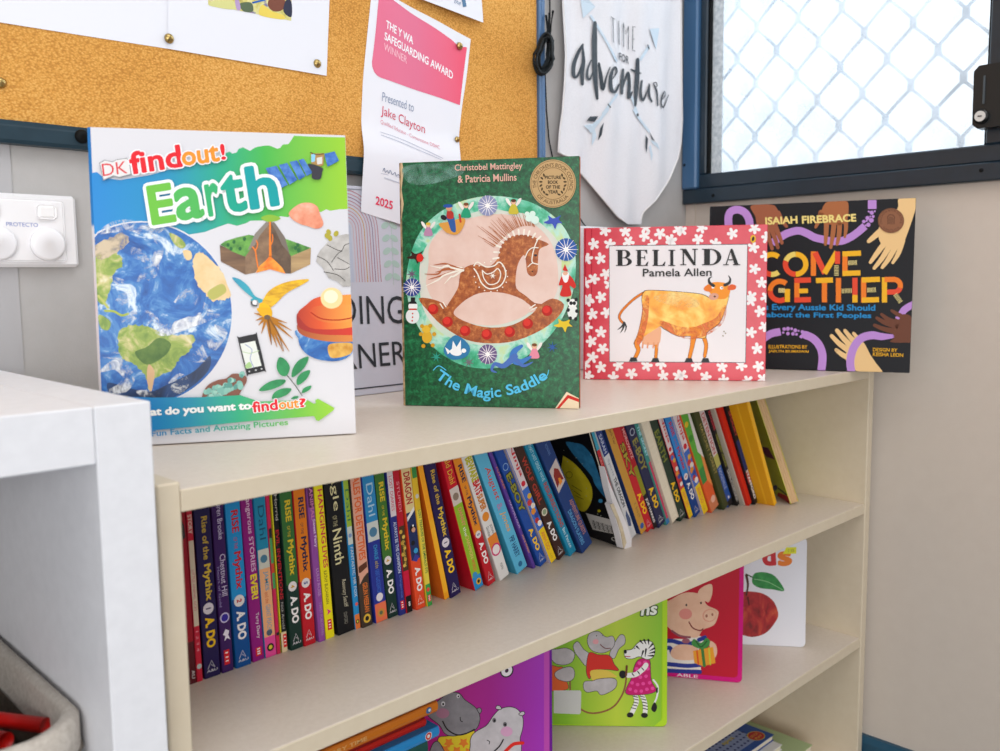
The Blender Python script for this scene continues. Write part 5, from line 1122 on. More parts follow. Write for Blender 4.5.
for x, y in ((480, 365), (510, 360), (465, 395), (495, 400), (525, 395), (455, 430), (485, 440), (515, 435), (440, 470), (470, 480), (500, 475), (535, 470), (430, 505), (460, 515), (490, 515), (520, 505), (550, 500)): A.ell(*x1([(x, y)])[0], 1.9, 1.8, '#e2489a', 0, 10)
A.hold(False)
op(x1([(400, 300), (440, 290), (465, 262), (495, 245), (545, 250), (562, 290), (555, 330), (520, 345), (480, 330), (440, 342), (405, 335)]), wz)
for l in ([(485, 245), (500, 262)], [(505, 240), (515, 262)], [(528, 240), (530, 265)], [(550, 262), (530, 285)], [(560, 285), (535, 298)], [(560, 305), (532, 312)], [(553, 325), (525, 325)], [(465, 275), (480, 290)], [(500, 300), (490, 330)], [(515, 290), (510, 330)]): A.stroke(x1(l), [2.0, .6], kz, False)
A.ell(*x1([(404, 303)])[0], 1.6, 2.0, kz); A.ell(*x1([(455, 285)])[0], .6, .8, kz); A.stroke(x1([(405, 328), (430, 330)]), .9, '#b5305a'); A.stroke(x1([(420, 430), (460, 425), (500, 395), (515, 375)]), 5, wz); A.stroke(x1([(440, 420), (450, 432)]), 1, kz); A.stroke(x1([(470, 408), (480, 422)]), 1, kz); A.stroke(x1([(492, 390), (503, 402)]), 1, kz); A.ell(*x1([(390, 425)])[0], 3.6, 4, kz); A.stroke(x1([(412, 380), (408, 430)]), 2, '#6a3a24')
A.build('cover_picture', b.root2); A = b.art(); A.text('ns', x1([(490, 108), (575, 102)]), 8, '#e4e8dc', .03, .2, outline=(.09, '#3a4a24'))
A.build('title_lettering', b.root2)
# purple book with two hippos
b, A = board('board_book', (.4480, .0613), -48.0, .20, .190, .013, 'magenta and purple board book with two smiling hippos on the lower shelf', '#8a0f6a', '#6a1a8c', '#5a1484')
y1 = lambda l: cc(430, 650, 7.438, l)
A.poly([(400, 640), (549, 640), (549, 800), (400, 800)], gradient([(0, '#b8147a'), (.6, '#a01488'), (1, '#9c2cb0')], .04, .19)); A.poly([(544, 640), (549.5, 640), (549.5, 800), (544, 800)], '#b546a8')
def op2(l, m):
    P = spline(l, True, 5); A.poly(P, m); A.stroke(P+[P[0]], .7, '#2a2628', False, False)
g1 = noisy([(.3, '#77757a'), (.7, '#8f8d92')], 60, 'hippo_dark', 4, .35); g2 = noisy([(.3, '#b5b2b6'), (.7, '#c9c6ca')], 60, 'hippo_light', 4, .35)
op2(y1([(60, 660), (120, 640), (230, 630), (330, 600), (310, 700), (320, 780), (80, 780)]), '#d9c22a')
for x, y in ((140, 690), (250, 690), (200, 750), (290, 760), (110, 740)): A.star(*y1([(x, y)])[0], 5.5, 3, 5, '#dc7a28', .3)
op2(y1([(-20, 480), (10, 420), (70, 370), (140, 320), (215, 320), (260, 370), (330, 420), (365, 470), (370, 530), (340, 590), (260, 620), (170, 640), (110, 620), (70, 560)]), g1); op2(y1([(350, 440), (372, 430), (384, 450), (370, 472)]), g1)
A.ell(*y1([(98, 400)])[0], 2.0, 2.4, '#d9d8da'); A.ell(*y1([(98, 402)])[0], 1.0, 1.3, '#1c1a1c'); A.ell(*y1([(210, 342)])[0], 1.6, 2.0, '#d9d8da'); A.ell(*y1([(211, 344)])[0], .8, 1, '#1c1a1c'); A.ell(*y1([(95, 470)])[0], 6.5, 5, '#a8768c'); A.stroke(y1([(225, 500), (228, 525), (242, 532)]), .8, '#2a2628'); A.stroke(y1([(95, 530), (130, 590), (200, 630), (270, 620), (330, 590)]), 1.4, '#2a2628')
op2(y1([(20, 700), (60, 680), (100, 740), (110, 790), (0, 790)]), g1)
op2(y1([(310, 640), (350, 600), (420, 560), (470, 490), (520, 440), (590, 422), (650, 440), (690, 500), (690, 580), (670, 660), (680, 720), (640, 790), (330, 790), (300, 700)]), g2); op2(y1([(490, 435), (500, 412), (525, 420), (528, 442)]), g2); op2(y1([(660, 475), (690, 455), (706, 470), (685, 488)]), g2)
A.ell(*y1([(478, 522)])[0], 2.0, 2.4, '#6a686c'); A.ell(*y1([(480, 524)])[0], 1.0, 1.3, '#1c1a1c'); A.ell(*y1([(558, 552)])[0], 2.0, 2.4, '#6a686c'); A.ell(*y1([(559, 554)])[0], 1.0, 1.3, '#1c1a1c'); A.ell(*y1([(570, 605)])[0], 6, 5, '#d0a0c0'); A.stroke(y1([(425, 670), (443, 680), (440, 698)]), .8, '#2a2628'); A.stroke(y1([(545, 665), (520, 710), (480, 750)]), 1.4, '#2a2628'); A.stroke(y1([(560, 755), (620, 700), (690, 690)]), 3.4, '#d8281f')
A.build('cover_picture', b.root2); A = b.art(); A.text('o', y1([(545, 192), (612, 178)]), 9, '#e4e0e4', .05, .2, outline=(.12, '#2a2628')); A.build('title_lettering', b.root2)

# ================================================================== PAPERBACKS STANDING SPINE OUTWARD
def cbody(t, d, h, r=.0012, th=.0006, n=3):
    """C-shaped paper cover: profile in (x,y), extruded in z"""
    o = [(t, d)]; i_ = [(t-th, d)]
    for k in range(n+1):
        a = k*PI/2/n; o.append((t-r+r*math.cos(a), r-r*math.sin(a)))
    for k in range(n+1):
        a = PI/2+k*PI/2/n; o.append((r+r*math.cos(a), r-r*math.sin(a)))
    o.append((0, d)); inn = [(th, d), (th, th), (t-th, th), (t-th, d)]
    mb = MB(); mb.prism(o + inn, 2, 0, h); return mb
def spine_book(R_, name='paperback_book', cat='book'):
    """R_: dict(x,y,t,lean,h,d,base,label,bands,texts,dots,cov)"""
    t, h, d = R_['t'], R_['h'], R_['d']; l = math.radians(R_['lean'])
    M = Matrix.Translation(Vector((R_['x'], R_['y'], ZS2+H0+.0001))) @ Matrix.Rotation(-l, 4, 'Y')
    root = empty(name, M); tag(root, R_['label'], cat)
    mat = flat(R_['base'], .35); cov = flat(R_.get('cov', R_['base']), .35)
    if R_.get('rev'):      # fore-edge outward
        mb = MB(); mb.box(.0008, t-.0008, 0.001, d, .001, h-.001); mb.build('page_block', pages_m, root)
        for a, b_ in ((0, .0006), (t-.0006, t)):
            mb = MB(); mb.box(a, b_, 0, d, 0, h); mb.build('cover', cov, root)
        return root
    o = cbody(t, d, h, min(.0012, t*.3)).build('cover', [mat, cov], root)
    for p in o.data.polygons:
        if abs(p.normal.x) > .9: p.material_index = 1
    mb = MB(); mb.box(.0007, t-.0007, .0012, d-.002, .0012, h-.0012); mb.build('page_block', pages_m, root)
    Lv = R_['L']; lay = [2]
    if R_.get('bands'):
        for f0, f1, c in R_['bands']:
            z0, z1 = f0*Lv, (f1*Lv if f1 < 1 else h); r = min(.0012, t*.3)*.5
            if f0 <= 0: z0 = 0
            A = Art(lambda p: p, lambda u, v, q: (u, -q, v), lay)
            A.poly([(r, z0), (t-r, z0), (t-r, z1), (r, z1)], c); A.build('colour_band', o)
    mk = lambda: Art(lambda p: p, lambda u, v, q: (u, -q, v), lay)
    A3 = mk()
    for P_ in R_.get('polys', []): A3.poly([(t*a, f*Lv) for a, f in P_[0]], P_[1])
    for D_ in R_.get('dots', []):
        f, c0, r, col = D_[:4]; A3.ell(t*c0, f*Lv, t*r, t*r*1.05, col, 0, 20)
        if len(D_) > 4:
            x0, y0, x1, y1 = textbox(D_[4]); hh = t*r*.85; wl = hh*(x1-x0)/(y1-y0)
            A3.text(D_[4], [(t*c0-hh*.5, f*Lv+wl*.5), (t*c0-hh*.5, f*Lv-wl*.5)], hh, D_[5], .04, up=(1, 0))
    if R_.get('mark'):
        c = R_['mark']; A3.stroke([(t*.24, Lv*.055), (t*.48, Lv*.10), (t*.66, Lv*.055), (t*.46, Lv*.075)], t*.045, c, False); A3.text('A&U', [(t*.16, Lv*.033), (t*.82, Lv*.033)], Lv*.014, c, .02, up=(0, 1))
    for T_ in R_.get('texts', []):
        f0, f1, c0, wf, col, s = T_[:6]; bo = T_[6] if len(T_) > 6 else .02; sh = T_[7] if len(T_) > 7 else 0
        if s == 'III':
            a0, b0 = t*(c0-.02), t*(c0+wf)
            if col == '#d2202a':
                A3.poly([(a0, f1*Lv), (b0, f1*Lv), (b0, f0*Lv), (a0, f0*Lv)], '#d2202a'); col = '#ece4e4'
            for q in (.2, .5, .75):
                z_ = (f0+(f1-f0)*q)*Lv; A3.poly([(a0+(b0-a0)*.25, z_-.0006), (b0-(b0-a0)*.25, z_-.0006), (b0-(b0-a0)*.25, z_+.0006), (a0+(b0-a0)*.25, z_+.0006)], col)
            continue
        # reading downwards, letter tops to the right
        A1 = mk(); A1.text(s, [(t*c0, f0*Lv), (t*c0, f1*Lv)], t*wf, col, bo, sh, up=(1, 0)); A1.build('title_lettering' if f0 > .46 else 'author_lettering', o)
    if A3.v: A3.build('spine_emblem', o)
    return root
W_ = '#e9e6e6'; YL = '#f2c21c'
def mythix(kind, top, bot, tcol, dot, dcol, num, adc, seam=.42):
    if kind == 1:
        return dict(bands=[], texts=[(.95, .70, .42, .34, '#c9a73c', 'Rise of the', .02), (.67, .46, .30, .50, '#d9b83c', 'Mythix', .03), (.355, .18, .28, .5, adc, 'A. DO', .045)], dots=[(.41, .5, .33, '#d9d2dc', num, '#2b2458')], mark='#c9c6cc')
    return dict(bands=[(seam, 1, top), (0, seam, bot)], texts=[(.95, .82, .38, .42, tcol, 'RISE', .03), (.79, .72, .42, .22, tcol, 'OF THE', 0), (.70, .48, .26, .55, tcol, 'Mythix', .03), (.34, .17, .28, .5, adc, 'A. DO', .045)], dots=[(.405, .5, .34, '#dcd6d6', num, dcol)], mark='#c9c6cc')
def logo(c='#c9c6cc'):
    P = []
    for a0, f0, a1, f1 in ((.25, .055, .72, .085), (.72, .085, .28, .105), (.40, .067, .62, .10), (.22, .03, .22, .11), (.30, .03, .30, .11)):
        dx, df = a1-a0, f1-f0; P.append(([(a0-.03, f0), (a0+.03, f0+.004), (a1+.03, f1+.004), (a1-.03, f1)], c))
    return P[:3] + [([(.16, .028), (.24, .028), (.24, .108), (.16, .108)], c)][:1]
SP = []
def B(row, label, base, **k): SP.append((row, label, base, k))
B('187,686 196.4,683.2 175,515 185.9,510.7', 'dark red thin book leftmost on the upper shelf, half hidden by the side panel', '#5a1a22', bands=[(.25, 1, '#a3182a')], texts=[(.08, .03, .55, .3, W_, 'AU', 0)], polys=[([(.2, .84), (.85, .86), (.8, .93), (.3, .99)], '#3a3438')])
B('197.3,682.5 203.4,680.3 185.9,512 192,511', 'thin red paperback with a long cream panel on its spine', '#c9223c', bands=[(.33, .83, '#d8cbb4')], texts=[(.98, .87, .2, .6, '#e8d8c8', 'STORY', .02), (.66, .42, .3, .4, '#c9506a', 'LITTLE ANIMAL ACES', 0), (.30, .18, .3, .4, '#e8a0b0', '1 2 3 4', 0)], dots=[(.09, .5, .4, '#b8c8c4')])
B('204.9,679.6 221.4,674.1 193.5,510 209.3,507.8', 'navy purple spine with gold lettering numbered 1, nearest the left side panel', '#241a4e', cov='#1a1438', **mythix(1, 0, 0, 0, 0, 0, '1', YL))
B('222.5,673.7 235.6,669.6 211.5,507 223.9,504.2', 'purple spine with pale lettering and a small white horse', '#3c1c5c', bands=[(.02, .12, '#3c1c5c')], texts=[(1.05, .80, .4, .42, '#cfc4e2', 'Lauren Brooke', 0), (.71, .46, .40, .48, '#d6cde6', 'Chestnut Hill', 0), (.64, .40, .12, .2, '#9a8cc0', 'Heart of Gold', 0), (.135, .045, .25, .45, '#d2202a', 'III', .2)], dots=[(.33, .5, .40, '#c9c0de'), (.33, .5, .30, '#35269a')], polys=[([(.25, .23), (.5, .26), (.8, .245), (.7, .22), (.85, .19), (.6, .205), (.35, .19), (.45, .22)], '#e6e2ee')])
B('236.4,669 252.8,664.2 224.2,504.2 239.7,502', 'bright blue spine with red title lettering above a white 2 disc, nearest the left end', '#0d5a9e', **mythix(2, '#1f8fd0', '#0c4c90', '#c4202a', 0, '#b8242c', '2', W_))
B('253.2,662.7 264.6,660.2 240.3,502 252.5,499', 'magenta spine ending in the yellow word EVER with white author name', '#8c1878', texts=[(1.05, .56, .35, .48, '#dcb8d4', 'Dangerous STORIES', .01), (.54, .39, .35, .5, '#e8d22c', 'EVER!', .04), (.30, .14, .45, .34, W_, 'Terry Deary', 0), (.085, .03, .3, .5, '#d2202a', 'III', .2)])
B('265.4,658.3 277,655.4 253.2,499 265.2,496.8', 'spine in teal, peach and pink bands with blue lettering', '#1878b0', bands=[(0, .13, '#dc4a94'), (.13, .56, '#e6a878'), (.56, .68, '#c8c8bc'), (.68, 1, '#1f86ac')], texts=[(.95, .74, .30, .5, '#16506c', 'Dahl', 0), (.54, .42, .35, .4, '#4a9ab8', 'JAMES', .01), (.41, .34, .35, .34, '#c8603c', 'and the', 0), (.33, .17, .35, .4, '#7a9ab0', 'GIANT PEACH', .01)], dots=[(.62, .5, .3, '#4a7a94'), (.155, .5, .25, '#4a5a6a'), (.06, .5, .3, '#1d1c1c'), (.06, .5, .16, '#d9c93c')])
B('277.3,653.2 281,652.5 265.7,496.8 269.6,496', 'very thin spine in red, green and white beside the yellow and black one', '#c82454', bands=[(.42, .74, '#4a9a5c'), (.74, .80, '#22242a'), (.52, .58, '#c8482c'), (.12, .14, '#22242a')])
B('281.7,653.2 290.8,651.8 270.7,495.9 278.8,494.4', 'black spine with yellow edges lettered EVIL INVENTIONS', '#17181a', cov='#c9c21c', bands=[(0, .13, '#ddc8a0')], texts=[(1.0, .84, .5, .42, '#c9c4bc', 'Horrid', 0), (.78, .34, .35, .48, '#b8202c', 'EVIL INVENTIONS', .02), (.32, .15, .4, .36, '#b0aeac', 'Nick Arnold', 0), (.115, .03, .4, .5, '#d2202a', 'III', .2)], polys=[([(0, .13), (.16, .13), (.16, 1.2), (0, 1.2)], '#d9d026')])
B('291.2,651 304,646.6 279,494.4 292,491.9', 'green spine with yellow title lettering, immediately left of an orange and red spine', '#16352c', **mythix(2, '#356a34', '#15322c', '#d6b92a', 0, '#c99a2c', '4', W_))
B('304.4,646.9 318.3,643 292.7,491.5 305.9,489.3', 'orange spine turning red with navy lettering, immediately right of a green spine', '#b81c28', **mythix(2, '#dc7a1c', '#b81a28', '#1c2444', 0, '#24408a', '5', W_))
B('319.5,642.5 325.6,640.8 306.6,489.3 313.5,487.8', 'thin mauve spine left of the bright yellow spine', '#8c4a9a', bands=[(.88, 1, '#5a2858')], texts=[(1.0, .80, .35, .5, '#c87aa8', 'ANIMAL', .02), (.80, .62, .4, .5, '#dcc8e0', 'Sweet Fairy', .02), (.48, .30, .4, .45, '#bc9ac8', 'LULU ROSE', 0), (.26, .04, .4, .4, '#a888b4', 'TWIST PUBLISHING', 0)])
B('326.4,639.6 338,636.4 313.9,487.8 323.9,486', 'bright yellow spine with red title and a small pink dog shape', '#e6da1c', texts=[(.98, .63, .36, .5, '#c82448', 'HANGING', .02), (.61, .47, .36, .5, '#c82448', 'LIVES', .02), (.45, .23, .3, .36, '#3a3820', 'KATHY BUCHANAN', 0), (.125, .055, .3, .45, '#d2202a', 'III', .2)], polys=[([(.3, .20), (.8, .175), (.3, .155), (.45, .178)], '#d42a7a')])
B('338.5,636 354.9,629.8 324.2,486 342,482.7', 'wide black spine with cream lettering, right of the bright yellow spine', '#15161a', texts=[(1.12, .82, .30, .46, '#d8d0a0', 'Eagle', .0), (.79, .72, .3, .24, '#b0a880', 'OF THE', 0), (.70, .47, .22, .5, '#d8d0a0', 'Ninth', .01), (.36, .17, .42, .30, '#c4bea4', 'Rosemary Sutcliff', 0, .3), (.14, .06, .42, .2, '#8c8a80', 'OXFORD', 0)])
B('355.4,629.8 363,627.6 342.5,482.7 349,481.2', 'narrow spine in lime, blue and orange beside the wide black spine', '#2488c4', bands=[(0, .10, '#e07a3c'), (.58, .70, '#c8d0c8'), (.70, 1, '#9ab83c')], texts=[(.95, .74, .3, .55, '#3c7a54', 'Dahl', 0), (.56, .22, .35, .46, '#c4ccd4', 'FANTASTIC MR FOX', .01)], dots=[(.64, .5, .3, '#7a94c0'), (.17, .6, .25, '#d85a4c'), (.05, .5, .3, '#1d1c1c'), (.05, .5, .16, '#d9c93c')])
B('362.6,628.4 375.4,623.7 349.8,481.2 362,478.7', 'salmon spine with orange block lettering above a dark brown base', '#3f342c', bands=[(.36, 1, '#d8a08a')], texts=[(1.05, .46, .25, .58, '#d8622c', 'TALES FOR DETECTIVES', .03), (.30, .10, .35, .42, '#dc7430', 'GEUN MEERAN', .02)], dots=[(.055, .5, .34, '#d9b23c'), (.055, .5, .18, '#22201c')], polys=[([(.1, .37), (.9, .40), (.9, .44), (.1, .42)], '#5c3424'), ([(.1, .30), (.5, .34), (.85, .36), (.1, .38)], '#d8a08a')])
B('376.1,623.7 388.3,618.6 361.5,477.8 373.5,475.6', 'light blue and indigo spine with an orange foot', '#26328c', bands=[(0, .13, '#e0704c'), (.56, .69, '#c6ccc8'), (.69, 1, '#2c84bc')], texts=[(.95, .73, .28, .52, '#a8c8dc', 'Dahl', 0), (.53, .43, .4, .30, '#3a9ad0', 'CHARLIE', .01), (.42, .37, .4, .28, '#c8b43c', 'and the', 0), (.36, .20, .35, .32, '#3a6ac8', 'GREAT GLASS ELEVATOR', .01)], dots=[(.62, .5, .32, '#4a7a9a'), (.17, .5, .28, '#d8d4dc'), (.06, .5, .28, '#c98a3c'), (.06, .5, .14, '#5a6a4c')])
B('388.6,619 399.5,616.4 374,477 386,474.2', 'green spine with yellow title, right of the indigo spine with orange foot', '#16352c', **mythix(2, '#3f7030', '#15322c', '#d6b92a', 0, '#c99a2c', '4', W_))
B('400,616 406.6,613.5 386.4,474.2 392.5,472.7', 'narrow navy spine with a white label at its top', '#28307c', bands=[(.70, 1, '#d4ccd0')], texts=[(.98, .74, .3, .45, '#c85a6a', 'LOST DIARIES', .01), (.66, .30, .35, .46, '#c8d0e4', 'ALWAYS BE THE CHAMPION', .01), (.28, .12, .4, .4, '#5a78c8', 'Dangerous', 0), (.10, .04, .3, .5, '#d2202a', 'III', .2)])
B('406.9,613.5 416.4,610.5 393,472.7 400.3,471.2', 'spine with red top, gold coins in the middle and black foot', '#b8142c', bands=[(0, .12, '#141416'), (.12, .30, '#c4163c'), (.30, .62, '#4a3420')], texts=[(.93, .72, .35, .4, '#d88a94', 'STUPID!', .01), (.52, .33, .4, .4, '#c9ac4a', 'Adventures', .01), (.08, .04, .3, .5, '#dcdcdc', 'III', .1)], dots=[(.58, .3, .25, '#c9a444'), (.54, .65, .25, '#d8b85a'), (.50, .35, .25, '#b8903c'), (.46, .68, .22, '#d8b85a'), (.42, .3, .25, '#c9a444'), (.38, .6, .25, '#b8903c'), (.34, .35, .22, '#d8b85a')])
B('416.8,610.5 427.4,606.9 400.7,471.2 410.5,469', 'spine lettered DRAGON with a masked figure and orange red foot', '#dc4a28', bands=[(.70, 1, '#dcc890'), (.36, .70, '#22305c')], texts=[(.98, .76, .22, .6, '#a8202c', 'DRAGON', .03), (.30, .13, .3, .5, W_, 'A. DO', .045)], dots=[(.58, .55, .30, '#15141a'), (.57, .6, .20, '#cf9a80'), (.60, .6, .09, '#e6e6e6'), (.48, .4, .2, '#1a1a20'), (.42, .6, .22, '#3a9ad0')], polys=[([(.1, .64), (.9, .70), (.9, .73), (.1, .67)], '#e6e6e6'), ([(.15, .36), (.5, .40), (.9, .37), (.55, .34)], '#3a3c94')], mark='#e0c0b4')
B('427.4,606.9 436.1,604.7 411,469 420,467.3', 'yellow spine with green top and foot and small green lettering', '#d8b42c', bands=[(0, .16, '#3a9a48'), (.16, .70, '#e0cc48'), (.93, 1, '#3a8a44')], texts=[(.70, .24, .4, .42, '#3c7a44', 'LOST TREASURE OF THE EMERALD EYE', .02), (.08, .03, .3, .5, '#d2202a', 'III', .2)], dots=[(.12, .5, .3, '#d8483c'), (.80, .5, .3, '#c8c8c0')])
B('445,600 450,598.8 418,466.5 424.2,466.4', 'slim yellow orange spine with orange leafy cover side, left of the second navy purple book', '#eea022', cov='#c8641a', bands=[(.05, .6, '#f0b02a')])
B('451,598.5 461.7,593.2 424.4,466.4 436.1,464.6', 'navy purple spine with gold lettering, leaning against the slim yellow orange book', '#241a4e', cov='#1a1438', **mythix(1, 0, 0, 0, 0, 0, '1', YL))
B('474.9,591 485.1,586.6 442,464 452.2,462.4', 'red book with a long lime green spine panel and blue foot', '#c4182a', cov='#b81426', bands=[(0, .10, '#2a8ac8'), (.10, .67, '#8fb82c'), (.67, .80, '#d0c4bc')], texts=[(1.08, .83, .28, .5, '#dcb83c', 'Roald Dahl', .0), (.64, .50, .4, .34, '#d8806a', 'DANNY', .02), (.49, .42, .4, .28, W_, 'the', .0), (.42, .24, .4, .32, '#d8b86a', 'CHAMPION', .02), (.23, .14, .4, .3, '#d8603c', 'WORLD', .02)], dots=[(.73, .5, .3, '#8a7a6a'), (.11, .4, .25, '#3a8ac0'), (.05, .6, .26, '#d8a82c'), (.05, .6, .14, '#22201c')])
B('488.4,586.3 499,581.5 453,461.5 461,460', 'orange spine turning red with navy lettering, immediately left of a white spine', '#b81c28', cov='#a81822', **mythix(2, '#e08a24', '#b81a28', '#1c2444', 0, '#24408a', '5', W_))
B('500.5,581 511.5,575.7 461.7,460 472,457', 'white spine with yellow green lettering, orange ball and pink bubble', '#dcdad8', cov='#d4d0cc', bands=[(.22, .36, '#dc8030')], texts=[(.99, .80, .3, .6, '#b8b42a', 'BEWARE', .05), (.80, .70, .3, .6, '#c82c30', 'BATS', .05), (.69, .57, .3, .5, '#c87a2c', 'SUPER', .05), (.44, .36, .55, .26, '#4a4a4c', 'JONAH', .0), (.44, .36, .2, .26, '#4a4a4c', 'Davidson', .0), (.12, .07, .4, .24, '#6a6a6a', 'PUFFIN', 0)], dots=[(.515, .5, .34, '#e08a2c'), (.24, .5, .48, '#c82c6a'), (.24, .5, .36, '#e4dcdc')])
B('517.4,574.6 529,566.9 474.6,457 488.4,454.2', 'wide light blue spine with red and orange handwritten title', '#5ab0d4', cov='#3c94b4', texts=[(.88, .61, .30, .5, '#c8483c', 'August', .01, .2), (.58, .53, .3, .42, '#a884b0', '&', .01), (.51, .34, .30, .48, '#d8a45a', 'Jones', .01, .2), (.29, .12, .35, .40, '#1f4a78', 'PIP HARRY', .02)], dots=[(.055, .5, .18, '#2c6a94')])
B('533.7,569 536.8,567.6 489.5,454 492.8,453.7', 'thin purple spine right of the wide light blue one', '#5a3c94', texts=[(.88, .70, .3, .5, '#c87a4a', 'FUTURES', .01), (.60, .36, .3, .5, '#b8a8d8', 'MARVELLOUS', .01), (.30, .14, .3, .45, '#dca04a', 'ANNE MARSH', .01)])
B('540.5,566.9 547.4,563.2 495.4,453.4 505.6,451.2', 'royal blue spine with dark gold title and yellow author name', '#1f4a9c', bands=[], texts=[(.80, .48, .18, .62, '#2c3424', 'E-BOY', .09), (.80, .48, .18, .62, '#8c8a34', 'E-BOY', .03), (.32, .13, .28, .5, YL, 'A. DO', .045)], dots=[(.86, .5, .34, '#8cb0d8'), (.86, .5, .28, '#1f4a9c')], mark='#c9c6cc')
def ninja(extra): return dict(bands=[(0, .30, '#e8c41c'), (.66, 1, '#d8ccd0')], texts=[(1.02, .76, .35, .55, '#c8303c', 'Ninja', .02), (.27, .11, .28, .48, '#dc8a3c', 'ANH DO', .03), (.08, .02, .3, .4, '#c8a83c', 'III', .1)], dots=[(.70, .5, .3, '#c8283c'), (.62, .4, .34, '#3c6ac0'), (.585, .65, .3, '#d8a83c'), (.54, .35, .34, '#c83c3c'), (.50, .62, .32, '#e0d8d0'), (.46, .4, .34, '#d88a34'), (.42, .62, .34, '#2c4a9c'), (.38, .4, .3, '#b83434'), (.345, .6, .32, '#e8e0dc')])
B('550.8,563.8 558.2,559.6 506.4,451.2 513.7,449.8', 'crowded cartoon spine with yellow foot, between the royal blue and dark brown spines', '#3c6ac0', cov='#c8b8c0', **ninja(0))
B('559,559.5 566.8,553.8 514.4,449.8 524.7,448.3', 'dark brown spine with red block lettering and a round cream emblem', '#3c241e', texts=[(.90, .70, .28, .46, '#a8382c', 'WOLF', .03), (.67, .50, .28, .46, '#a8382c', 'GIRL', .03), (.33, .16, .28, .48, W_, 'A. DO', .045)], dots=[(.42, .5, .34, '#d8d0bc'), (.42, .5, .24, '#8a9a7c')], mark='#c9c6cc')
B('570.3,556.4 577.7,553.2 525.4,447.9 535,445.8', 'teal spine with white and red lettering beside the dark blue fantasy book', '#1c84a8', texts=[(1.0, .68, .35, .36, '#a8d0dc', 'THAT LAST GREAT WAVE', .01), (.66, .26, .3, .44, '#a8483c', 'RESURRECTIONS', .03), (.24, .06, .35, .34, '#c4dce4', 'Bec Pascoe', .01)])
B('582.4,553.8 594.5,543.4 536.4,445.4 552,443', 'wide dark blue spine with a pale dragon panel, beside the black planet book', '#1c3a74', cov='#16305f', texts=[(.95, .86, .5, .20, '#5a7ab0', 'ROWAN', 0), (.44, .12, .55, .30, '#a8746c', 'ADVENTURE QUESTS', .03), (.38, .06, .2, .26, '#5a9ac8', 'DRAGON SLAYERS', .02)], polys=[([(.12, .56), (.9, .60), (.9, .80), (.12, .76)], '#c4b8b4'), ([(.2, .60), (.5, .63), (.85, .62), (.75, .72), (.5, .75), (.25, .70)], '#8a2c28'), ([(.4, .60), (.7, .61), (.65, .65), (.5, .66)], '#e08a2c')])
B('623,547 631,545.5 589.5,438.5 596,436.5', 'red spine with a cyan top, partly covered by the torn white pages', '#c42434', cov='#16161a', bands=[(.86, 1, '#3ca4c4')], texts=[(.80, .45, .35, .4, '#dc8a84', 'GREAT JOURNEYS', .01)])
B('631.5,544 637.5,541 596.5,436.3 603.5,432.6', 'white spine with a navy top and black lettering behind the torn pages', '#cfd2d6', bands=[(.80, 1, '#22387a')], texts=[(.99, .82, .3, .42, '#c4d0e4', 'SARAH', .01), (.76, .60, .3, .38, '#8a94a8', 'Spirit', 0), (.58, .30, .3, .46, '#3c4048', 'THE DRAGON', .03)], polys=[([(.2, .12), (.6, .10), (.85, .16), (.6, .26), (.3, .22)], '#4a5a80')])
B('641.3,534.7 647.3,528.7 604,431.7 611.8,430.3', 'tan spine with a navy cover side', '#c4923c', cov='#22386c', texts=[(.98, .84, .35, .4, '#7a4a2c', 'Jack Tier', .01), (.28, .14, .4, .34, '#8a6a3c', 'K. BAKER', 0)], dots=[(.06, .5, .3, '#3c5aa0')])
B('647.7,532.2 653,530 613,430 622.6,428.4', 'red spine with yellow author name, right of the tan spine', '#c0202c', texts=[(.84, .52, .2, .6, '#4a1c1c', 'SKY', .08), (.84, .52, .2, .6, '#a89a34', 'SKY', .02), (.36, .16, .28, .55, YL, 'A. DO', .045)], mark='#dcb0b4')
B('653.8,529.6 659,527 620.5,428.6 626,427.5', 'narrow red and black spine with small white lettering, left of the dark navy one', '#a81826', texts=[(.98, .70, .3, .5, '#e0a8a8', 'HOROWITZ', .02), (.3, .05, .3, .55, W_, 'JOE HARRIS', .02)], bands=[(0, .34, '#22181c'), (.34, .62, '#8c8a24')])
B('659,528.2 665.9,524.4 627,427.5 633,426.1', 'dark navy spine with dark gold title and yellow author name', '#24284c', texts=[(.86, .56, .2, .6, '#8c8640', 'E-BOY', .03), (.38, .18, .28, .52, YL, 'A. DO', .045)], dots=[(.93, .5, .3, '#a8b0c4'), (.93, .5, .22, '#24284c')], mark='#c9c6cc')
B('666.7,525.3 672,523.6 633.5,426 640.8,424.9', 'teal spine with a pink strip, left of a block of bare pages', '#3c8a84', bands=[(0, .62, '#c84464'), (0, .05, '#3c7ab0')], texts=[(.97, .68, .35, .5, '#a8dce8', 'THE SECRET', .03)], polys=[([(0, .05), (.45, .05), (.45, .62), (0, .62)], '#2f8078')])
B('672.8,524.4 679.7,519.2 640.8,424.9 650.8,422.3', 'book turned round with its bare cream page edges facing out', '#cfc4b4', rev=1)
B('680.5,521.6 684.9,518.4 651.5,422 657.2,421', 'dark green spine with yellow author name, right of the bare page edges', '#22382c', texts=[(.90, .60, .2, .6, '#7a8434', 'EARTH', .02), (.38, .18, .28, .52, YL, 'A. DO', .045)], mark='#c9c6cc')
B('689.2,519.2 694.8,515.8 659,420.6 665.4,419.7', 'crowded cartoon spine with yellow foot, touching the left of the bright blue one', '#c83c3c', cov='#22202c', **ninja(0))
B('695.3,517.5 701.4,513.2 666,419.7 672.8,418.8', 'bright blue spine between two cartoon spines with yellow feet', '#0d4a94', **mythix(2, '#2a84d0', '#123c84', '#b8304c', 0, '#b8242c', '2', W_))
